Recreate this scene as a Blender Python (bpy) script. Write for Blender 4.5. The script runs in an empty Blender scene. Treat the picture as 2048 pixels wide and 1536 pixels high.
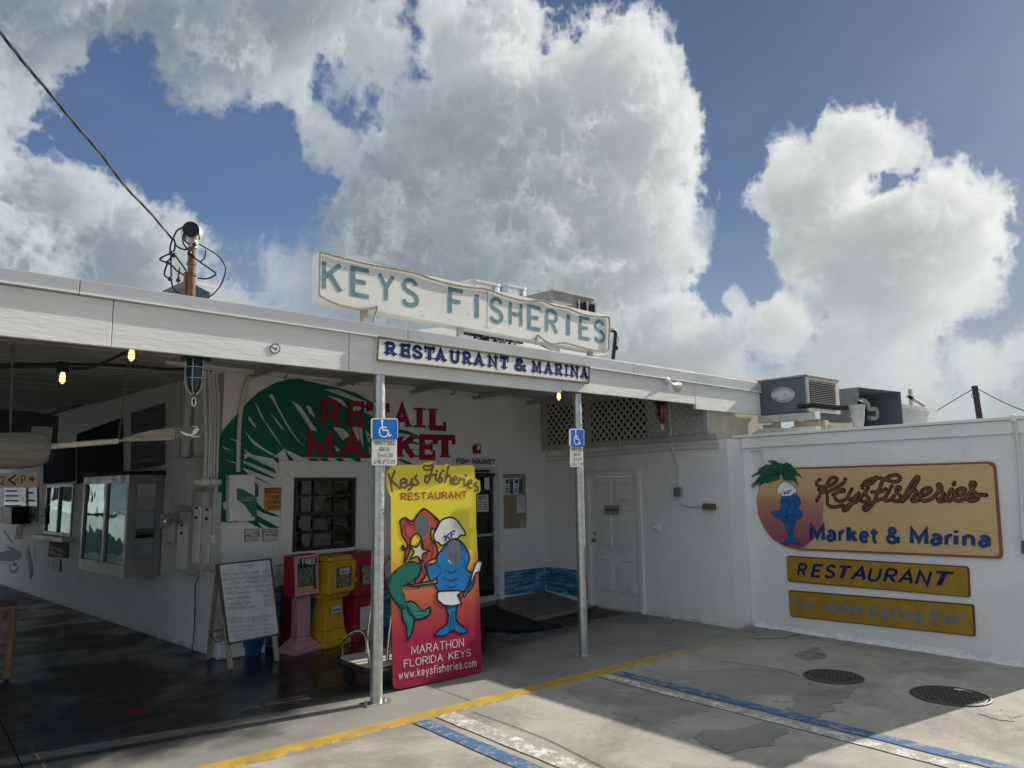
import bpy, bmesh, math, random
import numpy as np
from mathutils import Vector, Matrix
from mathutils.geometry import tessellate_polygon
random.seed(7)
S = bpy.context.scene
PI = math.pi

# ------------------------------------------------------------------ camera
# The camera stands on the parking area; x runs along the canopy front, y into the building, z up.
FOC, EYE = 1470.0, 1.85
def _n(v): return v / np.linalg.norm(v)
_Y = _n(np.array([-215 - 1024, -(989 - 768), -FOC])); _X = _n(np.array([2800 - 1024, -(945 - 768), -FOC]))
_X = _n(_X - _Y * _X.dot(_Y)); _Z = np.cross(_X, _Y)
ROT = np.array([_X, _Y, _Z]); CAMP = np.array([0.0, 0.0, EYE])
cam = bpy.data.cameras.new('camera'); cam.sensor_width = 36; cam.lens = FOC / 2048 * 36
cam.clip_start = 0.05; cam.clip_end = 4000
camo = bpy.data.objects.new('camera', cam); S.collection.objects.link(camo)
_m = Matrix([list(r) for r in ROT]).to_4x4(); _m.translation = Vector(CAMP); camo.matrix_world = _m
S.camera = camo

# ------------------------------------------------------------------ light
SUN_EL, SUN_AZ = math.radians(30.3), math.radians(-8.5)      # azimuth measured from +x towards +y
SUN = Vector((math.cos(SUN_EL) * math.cos(SUN_AZ), math.cos(SUN_EL) * math.sin(SUN_AZ), math.sin(SUN_EL)))
sl = bpy.data.lights.new('sun', 'SUN'); sl.energy = 3.4; sl.angle = math.radians(0.55); sl.color = (1.0, 0.93, 0.82)
so = bpy.data.objects.new('sun', sl); S.collection.objects.link(so)
so.rotation_euler = (-SUN).to_track_quat('-Z', 'Y').to_euler()
S.view_settings.view_transform = 'Standard'; S.view_settings.look = 'None'
S.view_settings.gamma = 1.0; S.view_settings.use_curve_mapping = False
S.view_settings.exposure = 0.96
S.render.engine = 'CYCLES'
S.cycles.max_bounces = 8; S.cycles.diffuse_bounces = 4

W = bpy.data.worlds.new('World'); S.world = W; W.use_nodes = True
class N:
    """thin wrapper to write node trees"""
    def __init__(s, tree): s.t = tree
    def new(s, t, **k):
        n = s.t.nodes.new(t)
        for a, v in k.items(): setattr(n, a, v)
        return n
    def put(s, sock, v):
        if isinstance(v, bpy.types.NodeSocket): s.t.links.new(v, sock)
        elif isinstance(v, (tuple, list)) and len(v) == 3 and sock.type == 'RGBA': sock.default_value = (*v, 1)
        else: sock.default_value = v
    def m(s, op, a, b=0.0, c=0.0, clamp=False):
        n = s.new('ShaderNodeMath', operation=op, use_clamp=clamp)
        s.put(n.inputs[0], a); s.put(n.inputs[1], b)
        if op in ('MULTIPLY_ADD', 'SMOOTH_MIN', 'SMOOTH_MAX', 'COMPARE'): s.put(n.inputs[2], c)
        return n.outputs[0]
    def v(s, op, a, b=(0, 0, 0), scale=1.0):
        n = s.new('ShaderNodeVectorMath', operation=op); s.put(n.inputs[0], a)
        if op == 'SCALE': s.put(n.inputs['Scale'], scale)
        else: s.put(n.inputs[1], b)
        return n.outputs['Value'] if op in ('DOT_PRODUCT', 'LENGTH', 'DISTANCE') else n.outputs[0]
    def noise(s, vec, scale, detail=4, rough=.55, dist=0.0, typ='FBM'):
        n = s.new('ShaderNodeTexNoise'); s.put(n.inputs['Vector'], vec); n.inputs['Scale'].default_value = scale
        n.inputs['Detail'].default_value = detail; n.inputs['Roughness'].default_value = rough; n.inputs['Distortion'].default_value = dist
        return n.outputs['Fac']
    def ramp(s, x, a, b, lo=0.0, hi=1.0, smooth=True):
        n = s.new('ShaderNodeMapRange'); n.interpolation_type = 'SMOOTHSTEP' if smooth else 'LINEAR'
        s.put(n.inputs['Value'], x)
        for k, v in (('From Min', a), ('From Max', b), ('To Min', lo), ('To Max', hi)): s.put(n.inputs[k], v)
        return n.outputs['Result']
    def mix(s, f, a, b, blend='MIX'):
        n = s.new('ShaderNodeMix', data_type='RGBA', blend_type=blend); s.put(n.inputs[0], f); s.put(n.inputs[6], a); s.put(n.inputs[7], b)
        return n.outputs[2]
    def pos(s, stretch=None):
        g = s.new('ShaderNodeNewGeometry').outputs['Position']
        return s.v('MULTIPLY', g, stretch) if stretch else g
    def xyz(s, v):
        n = s.new('ShaderNodeSeparateXYZ'); s.put(n.inputs[0], v); return n.outputs
# sky: physical sky with cumulus written as direction-based density (blobs of cloud mass broken up by fractal noise)
CLOUDS = [  # photo x, y, radius in photo pixels, weight: where each mass of cloud stands in the sky
 (1235,150,115,1),(1180,240,170,1),(1290,270,120,1),(1010,60,80,1),(930,130,130,.9),(1000,260,200,1),(860,350,150,1),(1100,420,240,1),(1300,520,100,1),
 (820,520,170,1),(960,560,240,1),(620,580,130,.7),(700,500,70,.7),(1180,620,180,1),(1275,340,95,.9),(735,300,60,.75),(850,230,110,.9),(1395,470,50,.7),(1290,90,50,.9),(1260,440,120,1),
 (60,50,105,1),(250,-20,95,1),(440,40,150,.93),(170,0,80,.9),(620,20,130,.92),(420,140,85,.85),(10,130,60,.8),(560,140,95,.82),(680,170,70,.72),(760,90,110,.85),(630,250,50,.8),(670,300,60,.8),(880,20,90,.9),
 (0,390,100,1),(110,450,130,1),(215,450,95,1),(300,540,120,1),(60,560,200,1),(400,610,115,.9),(-40,310,60,.8),
 (1600,310,70,.9),(1720,290,100,1),(1800,300,60,.9),(1640,420,130,1),(1590,440,45,.8),(1780,500,150,1),(1900,430,110,1),(1905,510,95,1),(1810,580,110,1),(1935,580,65,.9),(1660,520,80,.9),(1870,370,60,.8),
 (1340,680,100,1),(1420,700,85,1),(1500,640,40,.9),(1470,600,30,.85),(1560,650,60,.95),(1250,720,130,1),(1330,630,60,.9),(1600,600,60,.7),(1545,700,50,.75),(1720,715,95,.95),(1810,745,80,.82),(1960,735,65,.9),(2040,700,60,.8),(1650,770,90,.8),(1480,820,130,.72),(1900,830,160,.7),
 (-250,200,260,1),(-300,600,260,1),(200,-250,260,1),(700,-200,220,1),(2500,700,200,.9),(1300,-500,200,.7),(-900,300,350,1),(2900,500,180,.8)]
CLOUDS += [(1765,368,44,-.6),(1470,300,90,-.7),(1490,480,80,-1.0),(1520,560,50,-.6),(1480,150,120,-.6),(560,235,45,-.4)]
A0_, AR_, E0_, ER_ = math.radians(8), math.radians(110), math.radians(-1), math.radians(42)
def cloud_map(NA=1160, NE=440, NS=28):
    """cumulus as a real density volume (blobs of mass + fractal noise) on a grid of azimuth x elevation x depth, lit by the sun:
    returns cover, sunlight, skylight over azimuths A0_ .. A0_ + AR_ and elevations E0_ .. E0_ + ER_"""
    rs = np.random.RandomState(5); f4 = np.float32
    A = A0_ + AR_ * (np.arange(NA) + .5) / NA; E_ = ER_ * (np.arange(NE) + .5) / NE + E0_
    DS = .22; Sx = (np.arange(NS) + .5) / NS * 2 * DS - DS; da = AR_ / NA; de = ER_ / NE; ds = 2 * DS / NS
    def axis(n, length, cell):
        """smooth interpolation weights from a random lattice"""
        k = int(length / cell) + 3; x = (np.arange(n) + .5) / n * length / cell + .5; i = x.astype(int); t = x - i; t = t * t * (3 - 2 * t)
        M = np.zeros((n, k), f4); M[np.arange(n), i] = 1 - t; M[np.arange(n), i + 1] = t; return M, k
    LA, LE, LS = AR_, ER_, 2 * DS
    pass
    def noise(cell):
        out = 0
        for fa, fe, fz in ((1, .83, 1.1), (.79, 1.05, .9)):
            Ma, ka = axis(NA, LA, cell * fa); Me, ke = axis(NE, LE, cell * fe); Ms, ks = axis(NS, LS, max(cell * fz, ds * 1.8))
            R_ = rs.uniform(-1, 1, (ka, ke, ks)).astype(f4); R_ = np.tensordot(Me, R_, (1, 1))          # e, a, s
            R_ = np.ascontiguousarray(R_.transpose(1, 0, 2)); R_ = (R_.reshape(-1, ks) @ Ms.T).reshape(ka, -1)     # a lattice, e * s
            first = (Ma > 0).argmax(1); t_ = Ma[np.arange(NA), np.minimum(first + 1, ka - 1)][:, None]
            out = out + (R_[first] * (1 - t_) + R_[np.minimum(first + 1, ka - 1)] * t_).reshape(NA, NE, NS)
        return out * .72     # a, e, s
    m = np.full((NA, NE, NS), -.6, f4); th = np.ones((NA, NE, NS), f4)
    for x, y, r, wt in CLOUDS:
        d = _n(ROT @ np.array([x - 1024, -(y - 768), -FOC])); k = FOC / math.sqrt(FOC ** 2 + (x - 1024) ** 2 + (y - 768) ** 2)
        R0 = r * k / FOC; a0 = math.atan2(d[1], d[0]); e0 = math.asin(d[2]); c = math.cos(e0); ext = R0 * 1.6
        i0, i1 = [int(np.clip((a0 + sg * ext / c - A0_) / da, 0, NA)) for sg in (-1, 1)]; j0, j1 = [int(np.clip((e0 + sg * ext - E0_) / de, 0, NE)) for sg in (-1, 1)]
        if i1 <= i0 or j1 <= j0: continue
        q = np.sqrt((((A[i0:i1] - a0) * c) ** 2)[:, None, None] + ((E_[j0:j1] - e0) ** 2)[None, :, None] + (((Sx - rs.uniform(-.03, .03)) * (1 if wt > 0 else .3)) ** 2)[None, None]).astype(f4)
        b = 1 - q / R0
        if wt > 0:
            v_ = b * wt + (wt - 1) * .25; up_ = v_ > m[i0:i1, j0:j1]; m[i0:i1, j0:j1][up_] = v_[up_]; th[i0:i1, j0:j1][up_] = 1.0 if wt > .9 else (.5 if wt > .79 else .16)
        else: m[i0:i1, j0:j1] -= np.maximum(b, 0) * -wt
    D = m.copy(); D[D > .6] = .6; D *= 1.15
    for cell, amp, bil in ((.16, .30, 0), (.075, .26, 1), (.034, .20, 1), (.016, .15, 1), (.0085, .085, 1), (.0048, .05, 1)):
        n = noise(cell)
        if bil: n = .75 - 2.2 * np.abs(n)
        D += amp * n
    D = np.clip((D - .05) / .40, 0, 1); D = D * D * (3 - 2 * D)
    for ax in (0, 1):                      # thin veils blend gently into the heaps
        k_ = 14; cs = np.cumsum(np.concatenate([np.repeat(np.take(th, [0], ax), k_, ax), th, np.repeat(np.take(th, [-1], ax), k_, ax)], ax), ax); n_ = th.shape[ax]; th = (np.take(cs, range(2 * k_ - 1, 2 * k_ - 1 + n_), ax) - np.take(cs, range(0, n_), ax)) / (2 * k_ - 1)
    D *= th
    # optical depth towards the sun: sweep from the sun's side, drifting up and away from the viewer
    tau = np.zeros((NE, NS), f4); T = np.zeros_like(D); sig = 1.0
    for i in range(NA):
        th = A[i] - SUN_AZ; cz = math.cos(th); fs = min(.9, max(0, cz * da / max(.25, math.sin(th)) / ds)); fe = .38
        tau = (1 - fe) * tau + fe * np.concatenate([tau[1:], tau[-1:]], 0)
        tau = (1 - fs) * tau + fs * np.concatenate([tau[:, 1:], tau[:, -1:]], 1)
        tau = tau * .990 + D[i] * (da * 38); T[i] = tau
    up = np.flip(np.cumsum(np.flip(D, 1), 1), 1) * (de * 20)
    light = np.exp(-T) * .75 + np.exp(-T * .28) * .25; amb = np.exp(-up * .5)
    tr = np.ones((NA, NE), f4); out = np.zeros((NA, NE), f4); outa = np.zeros((NA, NE), f4)
    for s in range(NS):
        al = 1 - np.exp(-D[:, :, s] * (ds * 75)); w = tr * al; out += w * light[:, :, s]; outa += w * amb[:, :, s]; tr *= 1 - al
    cov = 1 - tr; c_ = np.maximum(cov, 1e-3)
    return cov.T, (out / c_).T, (outa / c_).T
def build_sky(world):
    nt = world.node_tree; n = N(nt); bg = nt.nodes['Background']
    sky = n.new('ShaderNodeTexSky'); sky.sky_type = 'NISHITA'; sky.sun_disc = False
    sky.sun_elevation = SUN_EL; sky.sun_rotation = math.radians(90) - SUN_AZ
    sky.air_density = 1.0; sky.dust_density = .6; sky.ozone_density = 1.5; sky.altitude = 0
    cov, li, am = cloud_map(2000, 760, 34)
    NE, NA = cov.shape; im = bpy.data.images.new('cloud_field', NA, NE, alpha=True, float_buffer=True); im.colorspace_settings.name = 'Non-Color'
    px = np.ones((NE, NA, 4), np.float32); px[..., 0] = cov; px[..., 1] = li; px[..., 2] = am
    im.pixels.foreach_set(px.ravel()); im.update(); im.pack()
    d = n.v('NORMALIZE', n.new('ShaderNodeTexCoord').outputs['Generated'])
    w1 = n.new('ShaderNodeTexNoise'); w1.inputs['Scale'].default_value = 130; w1.inputs['Detail'].default_value = 3; n.put(w1.inputs['Vector'], d)
    dw = n.v('ADD', d, n.v('SCALE', n.v('SUBTRACT', w1.outputs['Color'], (.5, .5, .5)), scale=.0035))
    x = n.xyz(dw); az = n.m('ARCTAN2', x[1], x[0]); el = n.m('ARCSINE', x[2])
    u = n.m('PINGPONG', n.m('DIVIDE', n.m('SUBTRACT', az, A0_), AR_), 1.0); v = n.m('DIVIDE', n.m('SUBTRACT', el, E0_), ER_)
    cv = n.new('ShaderNodeCombineXYZ'); n.put(cv.inputs[0], u); n.put(cv.inputs[1], n.m('MINIMUM', n.m('MAXIMUM', v, .002), .998))
    t = n.new('ShaderNodeTexImage', interpolation='Cubic', extension='EXTEND'); t.image = im; n.put(t.inputs['Vector'], cv.outputs[0])
    ch = n.new('ShaderNodeSeparateColor'); n.put(ch.inputs[0], t.outputs['Color']); co, lt, ab = ch.outputs
    z = n.xyz(d)[2]
    near = n.ramp(n.v('DOT_PRODUCT', d, tuple(SUN)), .3, .95)
    b = n.m('POWER', n.ramp(lt, CL[0], CL[1], 0, 1, False), .85)
    low = n.mix(near, CSH[0], CSH[1]); hi = n.mix(near, CHI[0], CHI[1])
    anti = n.ramp(n.v('DOT_PRODUCT', d, tuple(SUN)), .1, -.45)      # sunlit cloud faces and veil, brightened out of view to fill the shade
    low = n.mix(anti, low, ASH); hi = n.mix(anti, hi, AHI)
    cc = n.mix(b, n.mix(1.0, low, n.mix(ab, (.86, .87, .9), (1.1, 1.09, 1.07)), 'MULTIPLY'), hi)
    skyc = n.mix(1.0, n.mix(1.0, sky.outputs[0], SKYT, 'MULTIPLY'), n.mix(near, (1.03, 1.03, 1.03), (.56, .575, .565)), 'MULTIPLY')
    base = n.mix(n.ramp(z, 0.0, .34, .8, 0.0, False), skyc, HZ)
    cc = n.mix(n.ramp(z, 0.0, .3, .75, 0), cc, (2.35, 2.6, 2.72))
    veil = n.ramp(n.noise(n.v('MULTIPLY', d, (1, 1, 2.2)), 3.5, 6, .6), .42, .78, 0, .5)      # thin high veil
    base = n.mix(n.m('MULTIPLY', veil, n.ramp(z, .7, .1)), base, n.mix(near, (1.5, 1.7, 1.9), (2.1, 2.2, 2.2)))
    base = n.mix(n.m('MULTIPLY', anti, .6), base, AVL)
    base = n.mix(n.m('MULTIPLY', n.ramp(z, .58, .74), .85), base, (3.3, 3.6, 3.9))      # bright overcast added overhead, above the frame, to lift the ground shade
    col = n.mix(n.m('MULTIPLY', co, n.ramp(z, .62, .66, 1, 0)), base, cc)
    col = n.mix(n.ramp(z, -.03, 0.0), (.5, .52, .52), col)
    nt.links.new(col, bg.inputs['Color']); bg.inputs['Strength'].default_value = .1
    world.cycles.sampling_method = 'MANUAL'; world.cycles.sample_map_resolution = 1024
# colours are in the sky texture's own (physically bright) units; the Background strength of 0.1 scales them
SKYT = (.40, .42, .485)
HZ = (1.9, 2.15, 2.3)
CL = (.08, .80)
CSH = ((.88, 1.15, 1.42), (1.35, 1.5, 1.6)); CHI = ((3.1, 3.35, 3.45), (4.5, 4.6, 4.5))
ASH, AHI, AVL = (2.5, 2.8, 3.2), (6.0, 6.5, 7.1), (3.2, 3.8, 4.6)      # cloud and veil tones opposite the sun, raised as unseen shade fill
build_sky(W)

# ------------------------------------------------------------------ rays and planes
def ray(px, py): return ROT @ np.array([px - 1024, -(py - 768), -FOC])
class Plane:
    """A real surface: origin o, outward normal n (towards the viewer). at() gives the point of the surface seen at a photo pixel."""
    def __init__(s, o, n): s.o = np.array(o, float); s.n = _n(np.array(n, float))
    def at(s, px, py, off=0.0):
        r = ray(px, py); o = s.o + s.n * off
        return CAMP + r * ((o - CAMP).dot(s.n) / r.dot(s.n))
    def off(s, d): return Plane(s.o + s.n * d, s.n)
FACADE = Plane((0, 5.85, 0), (0, -1, 0))
RETAIL = Plane((8.4, 9.25, 0), (.0916, -.9958, 0))
SIDE = Plane((2.9, 8.744, 0), (-.994, -.107, 0))
DOORW = Plane((8.4, 0, 0), (-1, 0, 0))
SIGNW = Plane((8.75, 0, 0), (-1, 0, 0))
FLOOR = Plane((0, 0, 0), (0, 0, 1))
def PY(y): return Plane((0, y, 0), (0, -1, 0))
def PX(x): return Plane((x, 0, 0), (-1, 0, 0))
def PZ(z): return Plane((0, 0, z), (0, 0, 1))

# ------------------------------------------------------------------ mesh builder
class MB:
    def __init__(s): s.v = []; s.f = []
    def add(s, vs, fs):
        b = len(s.v); s.v += [tuple(map(float, p)) for p in vs]; s.f += [[b + i for i in f] for f in fs]; return s
    def quad(s, a, b, c, d): return s.add([a, b, c, d], [[0, 1, 2, 3]])
    def box(s, p, q):
        (x0, y0, z0), (x1, y1, z1) = p, q
        vs = [(x, y, z) for z in (z0, z1) for y in (y0, y1) for x in (x0, x1)]
        return s.add(vs, [[0, 2, 3, 1], [4, 5, 7, 6], [0, 1, 5, 4], [2, 6, 7, 3], [0, 4, 6, 2], [1, 3, 7, 5]])
    def bar(s, a, b, w, t, up=(0, 0, 1)):
        """box from a to b, width w across, thickness t along up"""
        a, b = np.array(a, float), np.array(b, float); d = _n(b - a); u = np.array(up, float)
        if abs(d.dot(_n(u))) > .98: u = np.array((1., 0, 0))
        sx = _n(np.cross(d, u)); u = np.cross(sx, d)
        vs = [p + sx * i * w / 2 + u * j * t / 2 for p in (a, b) for i, j in ((-1, -1), (1, -1), (1, 1), (-1, 1))]
        return s.add(vs, [[3, 2, 1, 0], [4, 5, 6, 7], [0, 1, 5, 4], [1, 2, 6, 5], [2, 3, 7, 6], [3, 0, 4, 7]])
    def slab(s, pts, n, t):
        """polygon (3-D points, any winding) raised by t along n, with sides"""
        n = np.array(n, float); p0 = [np.array(p, float) for p in pts]; k = len(p0)
        nn = np.zeros(3)
        for i in range(k): nn += np.cross(p0[i], p0[(i + 1) % k])
        if nn.dot(n) < 0: p0 = p0[::-1]
        tri = tessellate_polygon([[Vector(p) for p in p0]])
        vs = p0 + [p + n * t for p in p0]; fs = []
        for a, b, c in tri:
            m = np.cross(p0[b] - p0[a], p0[c] - p0[a]).dot(n)
            if m < 0: a, b, c = c, b, a
            fs += [[a + k, b + k, c + k], [c, b, a]]
        fs += [[i, (i + 1) % k, (i + 1) % k + k, i + k] for i in range(k)]
        return s.add(vs, fs)
    def face(s, pts, n):
        p0 = [np.array(p, float) for p in pts]; fs = []
        for a, b, c in tessellate_polygon([[Vector(p) for p in p0]]):
            if np.cross(p0[b] - p0[a], p0[c] - p0[a]).dot(np.array(n, float)) < 0: a, b, c = c, b, a
            fs.append([a, b, c])
        return s.add(p0, fs)
    def tube(s, path, r, seg=8, cap=True, rs=None):
        P = [np.array(p, float) for p in path]; k = len(P); vs = []; u = None
        for i in range(k):
            d = _n(P[min(i + 1, k - 1)] - P[max(i - 1, 0)])
            if u is None: u = np.array((0, 0, 1.)) if abs(d[2]) < .9 else np.array((1., 0, 0))
            u = u - d * u.dot(d); u = _n(u); w = np.cross(d, u); rr = rs[i] if rs else r
            vs += [P[i] + rr * (math.cos(2 * PI * j / seg) * u + math.sin(2 * PI * j / seg) * w) for j in range(seg)]
        fs = [[i * seg + j, i * seg + (j + 1) % seg, (i + 1) * seg + (j + 1) % seg, (i + 1) * seg + j] for i in range(k - 1) for j in range(seg)]
        if cap: fs += [list(range(seg))[::-1], [(k - 1) * seg + j for j in range(seg)]]
        return s.add(vs, fs)
    def lathe(s, c, prof, seg=20, ax=(0, 0, 1), sx=1.0):
        """profile [(radius, height)...] turned about axis ax through c"""
        a = _n(np.array(ax, float)); u = np.array((1., 0, 0)) if abs(a[0]) < .9 else np.array((0, 1., 0))
        u = _n(u - a * u.dot(a)); w = np.cross(a, u); c = np.array(c, float)
        vs = [c + a * h + r * (math.cos(2 * PI * j / seg) * u * sx + math.sin(2 * PI * j / seg) * w) for r, h in prof for j in range(seg)]
        fs = [[i * seg + j, i * seg + (j + 1) % seg, (i + 1) * seg + (j + 1) % seg, (i + 1) * seg + j] for i in range(len(prof) - 1) for j in range(seg)]
        return s.add(vs, fs + [list(range(seg))[::-1], [(len(prof) - 1) * seg + j for j in range(seg)]])

def obj(name, mb, m, parent=None, smooth=False, bevel=0.0, kind=None):
    me = bpy.data.meshes.new(name); L = np.zeros(3); q = parent
    while q is not None: L = L + np.array(q.location); q = q.parent
    me.from_pydata([tuple(np.array(v) - L) for v in mb.v], [], mb.f); me.materials.append(m)
    if smooth: me.polygons.foreach_set('use_smooth', [True] * len(me.polygons))
    me.update()
    o = bpy.data.objects.new(name, me); S.collection.objects.link(o)
    if parent is not None: o.parent = parent
    if bevel:
        b = o.modifiers.new('bevel', 'BEVEL'); b.width = bevel; b.segments = 2; b.limit_method = 'ANGLE'; b.angle_limit = .6
    if smooth:
        e = o.modifiers.new('edges', 'EDGE_SPLIT'); e.split_angle = math.radians(40)
    if kind: o['kind'] = kind
    return o
def thing(name, label, cat, loc, group=None):
    o = bpy.data.objects.new(name, None); S.collection.objects.link(o); o.location = [float(c) for c in loc]
    o.empty_display_size = .1
    return tag(o, label, cat, group)
def tag(o, label, cat, group=None):
    o['label'] = label; o['category'] = cat
    if group: o['group'] = group
    return o
def struct(name, mb, m, **k):
    o = obj(name, mb, m, **k); o['kind'] = 'structure'; return o
def cr(pts, n=6, closed=False):
    """Catmull-Rom through points"""
    P = [np.array(p, float) for p in pts]
    if len(P) < 3: return P
    if closed: P = [P[-1]] + P + [P[0], P[1]]
    else: P = [2 * P[0] - P[1]] + P + [2 * P[-1] - P[-2]]
    out = []
    for i in range(1, len(P) - 2):
        for j in range(n):
            t = j / n; a, b, c, d = P[i - 1:i + 3]
            out.append(.5 * (2 * b + (c - a) * t + (2 * a - 5 * b + 4 * c - d) * t * t + (3 * b - a - 3 * c + d) * t ** 3))
    if not closed: out.append(P[-2])
    return out
def zpx(s, ox, oy, k):
    """'x y,x y' read off an enlargement k times the photo whose corner is (ox, oy) -> photo pixels"""
    return [(ox + float(a) / k, oy + float(b) / k) for a, b in (p.split() for p in s.split(','))]

# ------------------------------------------------------------------ materials
MATS = {}
def mat(name, col, rough=.6, metal=0.0, var=.12, scale=6.0, dirt=None, dirt_amt=.0, bump=0.0, bscale=60.0, spec=.32, coat=0.0, fn=None, stretch=None, emit=None, grain=.0, alpha=None):
    if name in MATS: return MATS[name]
    M = bpy.data.materials.new(name); M.use_nodes = True; n = N(M.node_tree); B = M.node_tree.nodes['Principled BSDF']
    p = n.pos(stretch); base = n.noise(p, scale, 5, .6)
    c = n.mix(n.ramp(base, .3, .7), tuple(x * (1 - var) for x in col), tuple(min(1, x * (1 + var)) for x in col))
    if grain: c = n.mix(n.ramp(n.noise(p, 260, 2, .7), .35, .65, 0, grain), c, tuple(x * .45 for x in col))
    if dirt: c = n.mix(n.ramp(n.noise(p, scale * .6, 8, .72), .62 - .2 * dirt_amt, .78 - .12 * dirt_amt, 0, min(1, .5 + dirt_amt)), c, dirt)
    if fn: c = fn(n, c, B, p)
    n.put(B.inputs['Base Color'], c); B.inputs['Roughness'].default_value = rough if not B.inputs['Roughness'].is_linked else .5
    if not B.inputs['Roughness'].is_linked: n.put(B.inputs['Roughness'], n.ramp(n.noise(p, scale * 2.3, 4), .3, .7, max(.02, rough - .1), min(1, rough + .1)))
    B.inputs['Metallic'].default_value = metal; B.inputs['Specular IOR Level'].default_value = spec; B.inputs['Coat Weight'].default_value = coat
    if bump:
        b = n.new('ShaderNodeBump'); b.inputs['Strength'].default_value = 1.0; b.inputs['Distance'].default_value = bump
        n.put(b.inputs['Height'], n.noise(p, bscale, 6, .65)); n.t.links.new(b.outputs[0], B.inputs['Normal'])
    if emit:
        n.put(B.inputs['Emission Color'], emit[0]); B.inputs['Emission Strength'].default_value = emit[1]
    if alpha is not None: B.inputs['Alpha'].default_value = alpha
    MATS[name] = M; return M
def glass(name, col=(.8, .85, .85), rough=.02, base=.0, trans=.35):
    """window glass seen from outside: mirror reflection over a tinted see-through body"""
    if name in MATS: return MATS[name]
    M = bpy.data.materials.new(name); M.use_nodes = True; n = N(M.node_tree); nt = M.node_tree
    nt.nodes.remove(nt.nodes['Principled BSDF']); out = nt.nodes['Material Output']
    g = n.new('ShaderNodeBsdfGlossy'); g.inputs['Roughness'].default_value = rough; g.inputs['Color'].default_value = (*col, 1)
    t = n.new('ShaderNodeBsdfTransparent'); t.inputs['Color'].default_value = (trans, trans * 1.03, trans * 1.05, 1)
    f = n.new('ShaderNodeFresnel'); f.inputs['IOR'].default_value = 1.7
    b = n.new('ShaderNodeBump'); b.inputs['Distance'].default_value = .02; b.inputs['Strength'].default_value = .35
    n.put(b.inputs['Height'], n.noise(n.pos(), 1.6, 2)); nt.links.new(b.outputs[0], g.inputs['Normal'])
    m = n.new('ShaderNodeMixShader'); nt.links.new(n.m('ADD', n.m('MULTIPLY', f.outputs[0], 1 - base), base), m.inputs[0]); nt.links.new(t.outputs[0], m.inputs[1]); nt.links.new(g.outputs[0], m.inputs[2])
    nt.links.new(m.outputs[0], out.inputs['Surface']); MATS[name] = M; return M

def wall_fn(n, c, B, p):
    x = n.xyz(n.pos())
    streak = n.noise(n.pos((6, 6, .25)), 1.6, 7, .7)
    c = n.mix(n.ramp(streak, .58, .8, 0, .3), c, (.48, .46, .41))
    c = n.mix(n.ramp(n.noise(n.pos(), .9, 7, .7), .5, .72, 0, .35), c, (.6, .61, .62))
    low = n.m('MULTIPLY', n.ramp(x[2], 0.0, .08, 1, 0), n.ramp(n.noise(n.pos(), 9, 8, .75), .45, .68))
    c = n.mix(n.m('MULTIPLY', low, .75), c, (.22, .22, .2))
    spots = n.ramp(n.noise(n.pos(), 9, 9, .8), .69, .74, 0, .6)
    return n.mix(spots, c, (.3, .29, .27))
WALL = mat('white_painted_stucco', (.76, .76, .75), .75, var=.05, scale=1.4, bump=.009, bscale=34, fn=wall_fn)
TRIM = mat('white_trim_paint', (.75, .75, .73), .5, var=.05, scale=3, bump=.002, bscale=30, dirt=(.4, .39, .36), dirt_amt=.1)
def peel_fn(n, c, B, p):
    q = n.pos((.9, 1, 6)); h = n.noise(q, 3.2, 8, .7)
    x = n.xyz(n.pos())
    low = n.ramp(x[2], 2.86, 3.12, 1, 0)
    crack = n.m('MULTIPLY', n.ramp(h, .66, .70), low)
    c = n.mix(crack, c, (.2, .17, .13))
    return n.mix(n.ramp(n.noise(n.pos((.4, 1, 2)), 4, 8, .7), .62, .8, 0, .25), c, (.45, .43, .38))
FASC = mat('peeling_white_board_paint', (.74, .74, .72), .6, var=.06, scale=2, bump=.0045, bscale=6, stretch=(.8, 1, 5), fn=peel_fn)
WHITE = mat('white_sign_paint', (.72, .72, .69), .55, var=.05, scale=2.5, bump=.0015, dirt=(.42, .38, .3), dirt_amt=.12)
GALV = mat('galvanised_steel', (.52, .54, .54), .38, .85, var=.16, scale=14, bump=.0006, dirt=(.3, .26, .2), dirt_amt=.15)
STEEL = mat('brushed_stainless_steel', (.5, .5, .5), .3, .9, var=.1, scale=8)
BLACK = mat('black_rubber', (.014, .014, .015), .5, var=.2)
DARK = mat('dark_interior', (.012, .014, .018), .8)
REDM = mat('faded_red_plastic', (.3, .012, .03), .45, dirt=(.2, .06, .07), dirt_amt=.15)
PINK = mat('faded_pink_plastic', (.5, .28, .32), .55, var=.12, dirt=(.3, .2, .2), dirt_amt=.2)
YELL = mat('yellow_plastic', (.55, .33, .015), .42, var=.1, dirt=(.3, .2, .05), dirt_amt=.15)
BLUEP = mat('blue_plastic', (.01, .1, .24), .45)
WOOD = mat('weathered_wood', (.22, .15, .09), .75, var=.25, scale=9, stretch=(3, 3, .5), bump=.002)
PALEW = mat('pale_wood', (.42, .38, .31), .7, var=.2, scale=9, stretch=(4, 4, .6), bump=.001)
PIPEW = mat('painted_pipe', (.6, .6, .57), .5, var=.06, scale=5)
GREYM = mat('grey_galvanised_sheet', (.1, .125, .15), .5, .15, var=.12, scale=2, dirt=(.2, .19, .17), dirt_amt=.15)
GREYB = mat('weathered_grey_sheet', (.3, .3, .29), .55, .2, var=.15, scale=3, dirt=(.13, .11, .09), dirt_amt=.3)
BRASS = mat('tarnished_copper', (.35, .2, .08), .4, .8)
PAPER = mat('printed_paper', (.62, .62, .6), .7)
INK = mat('black_ink', (.012, .012, .014), .6)
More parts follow.
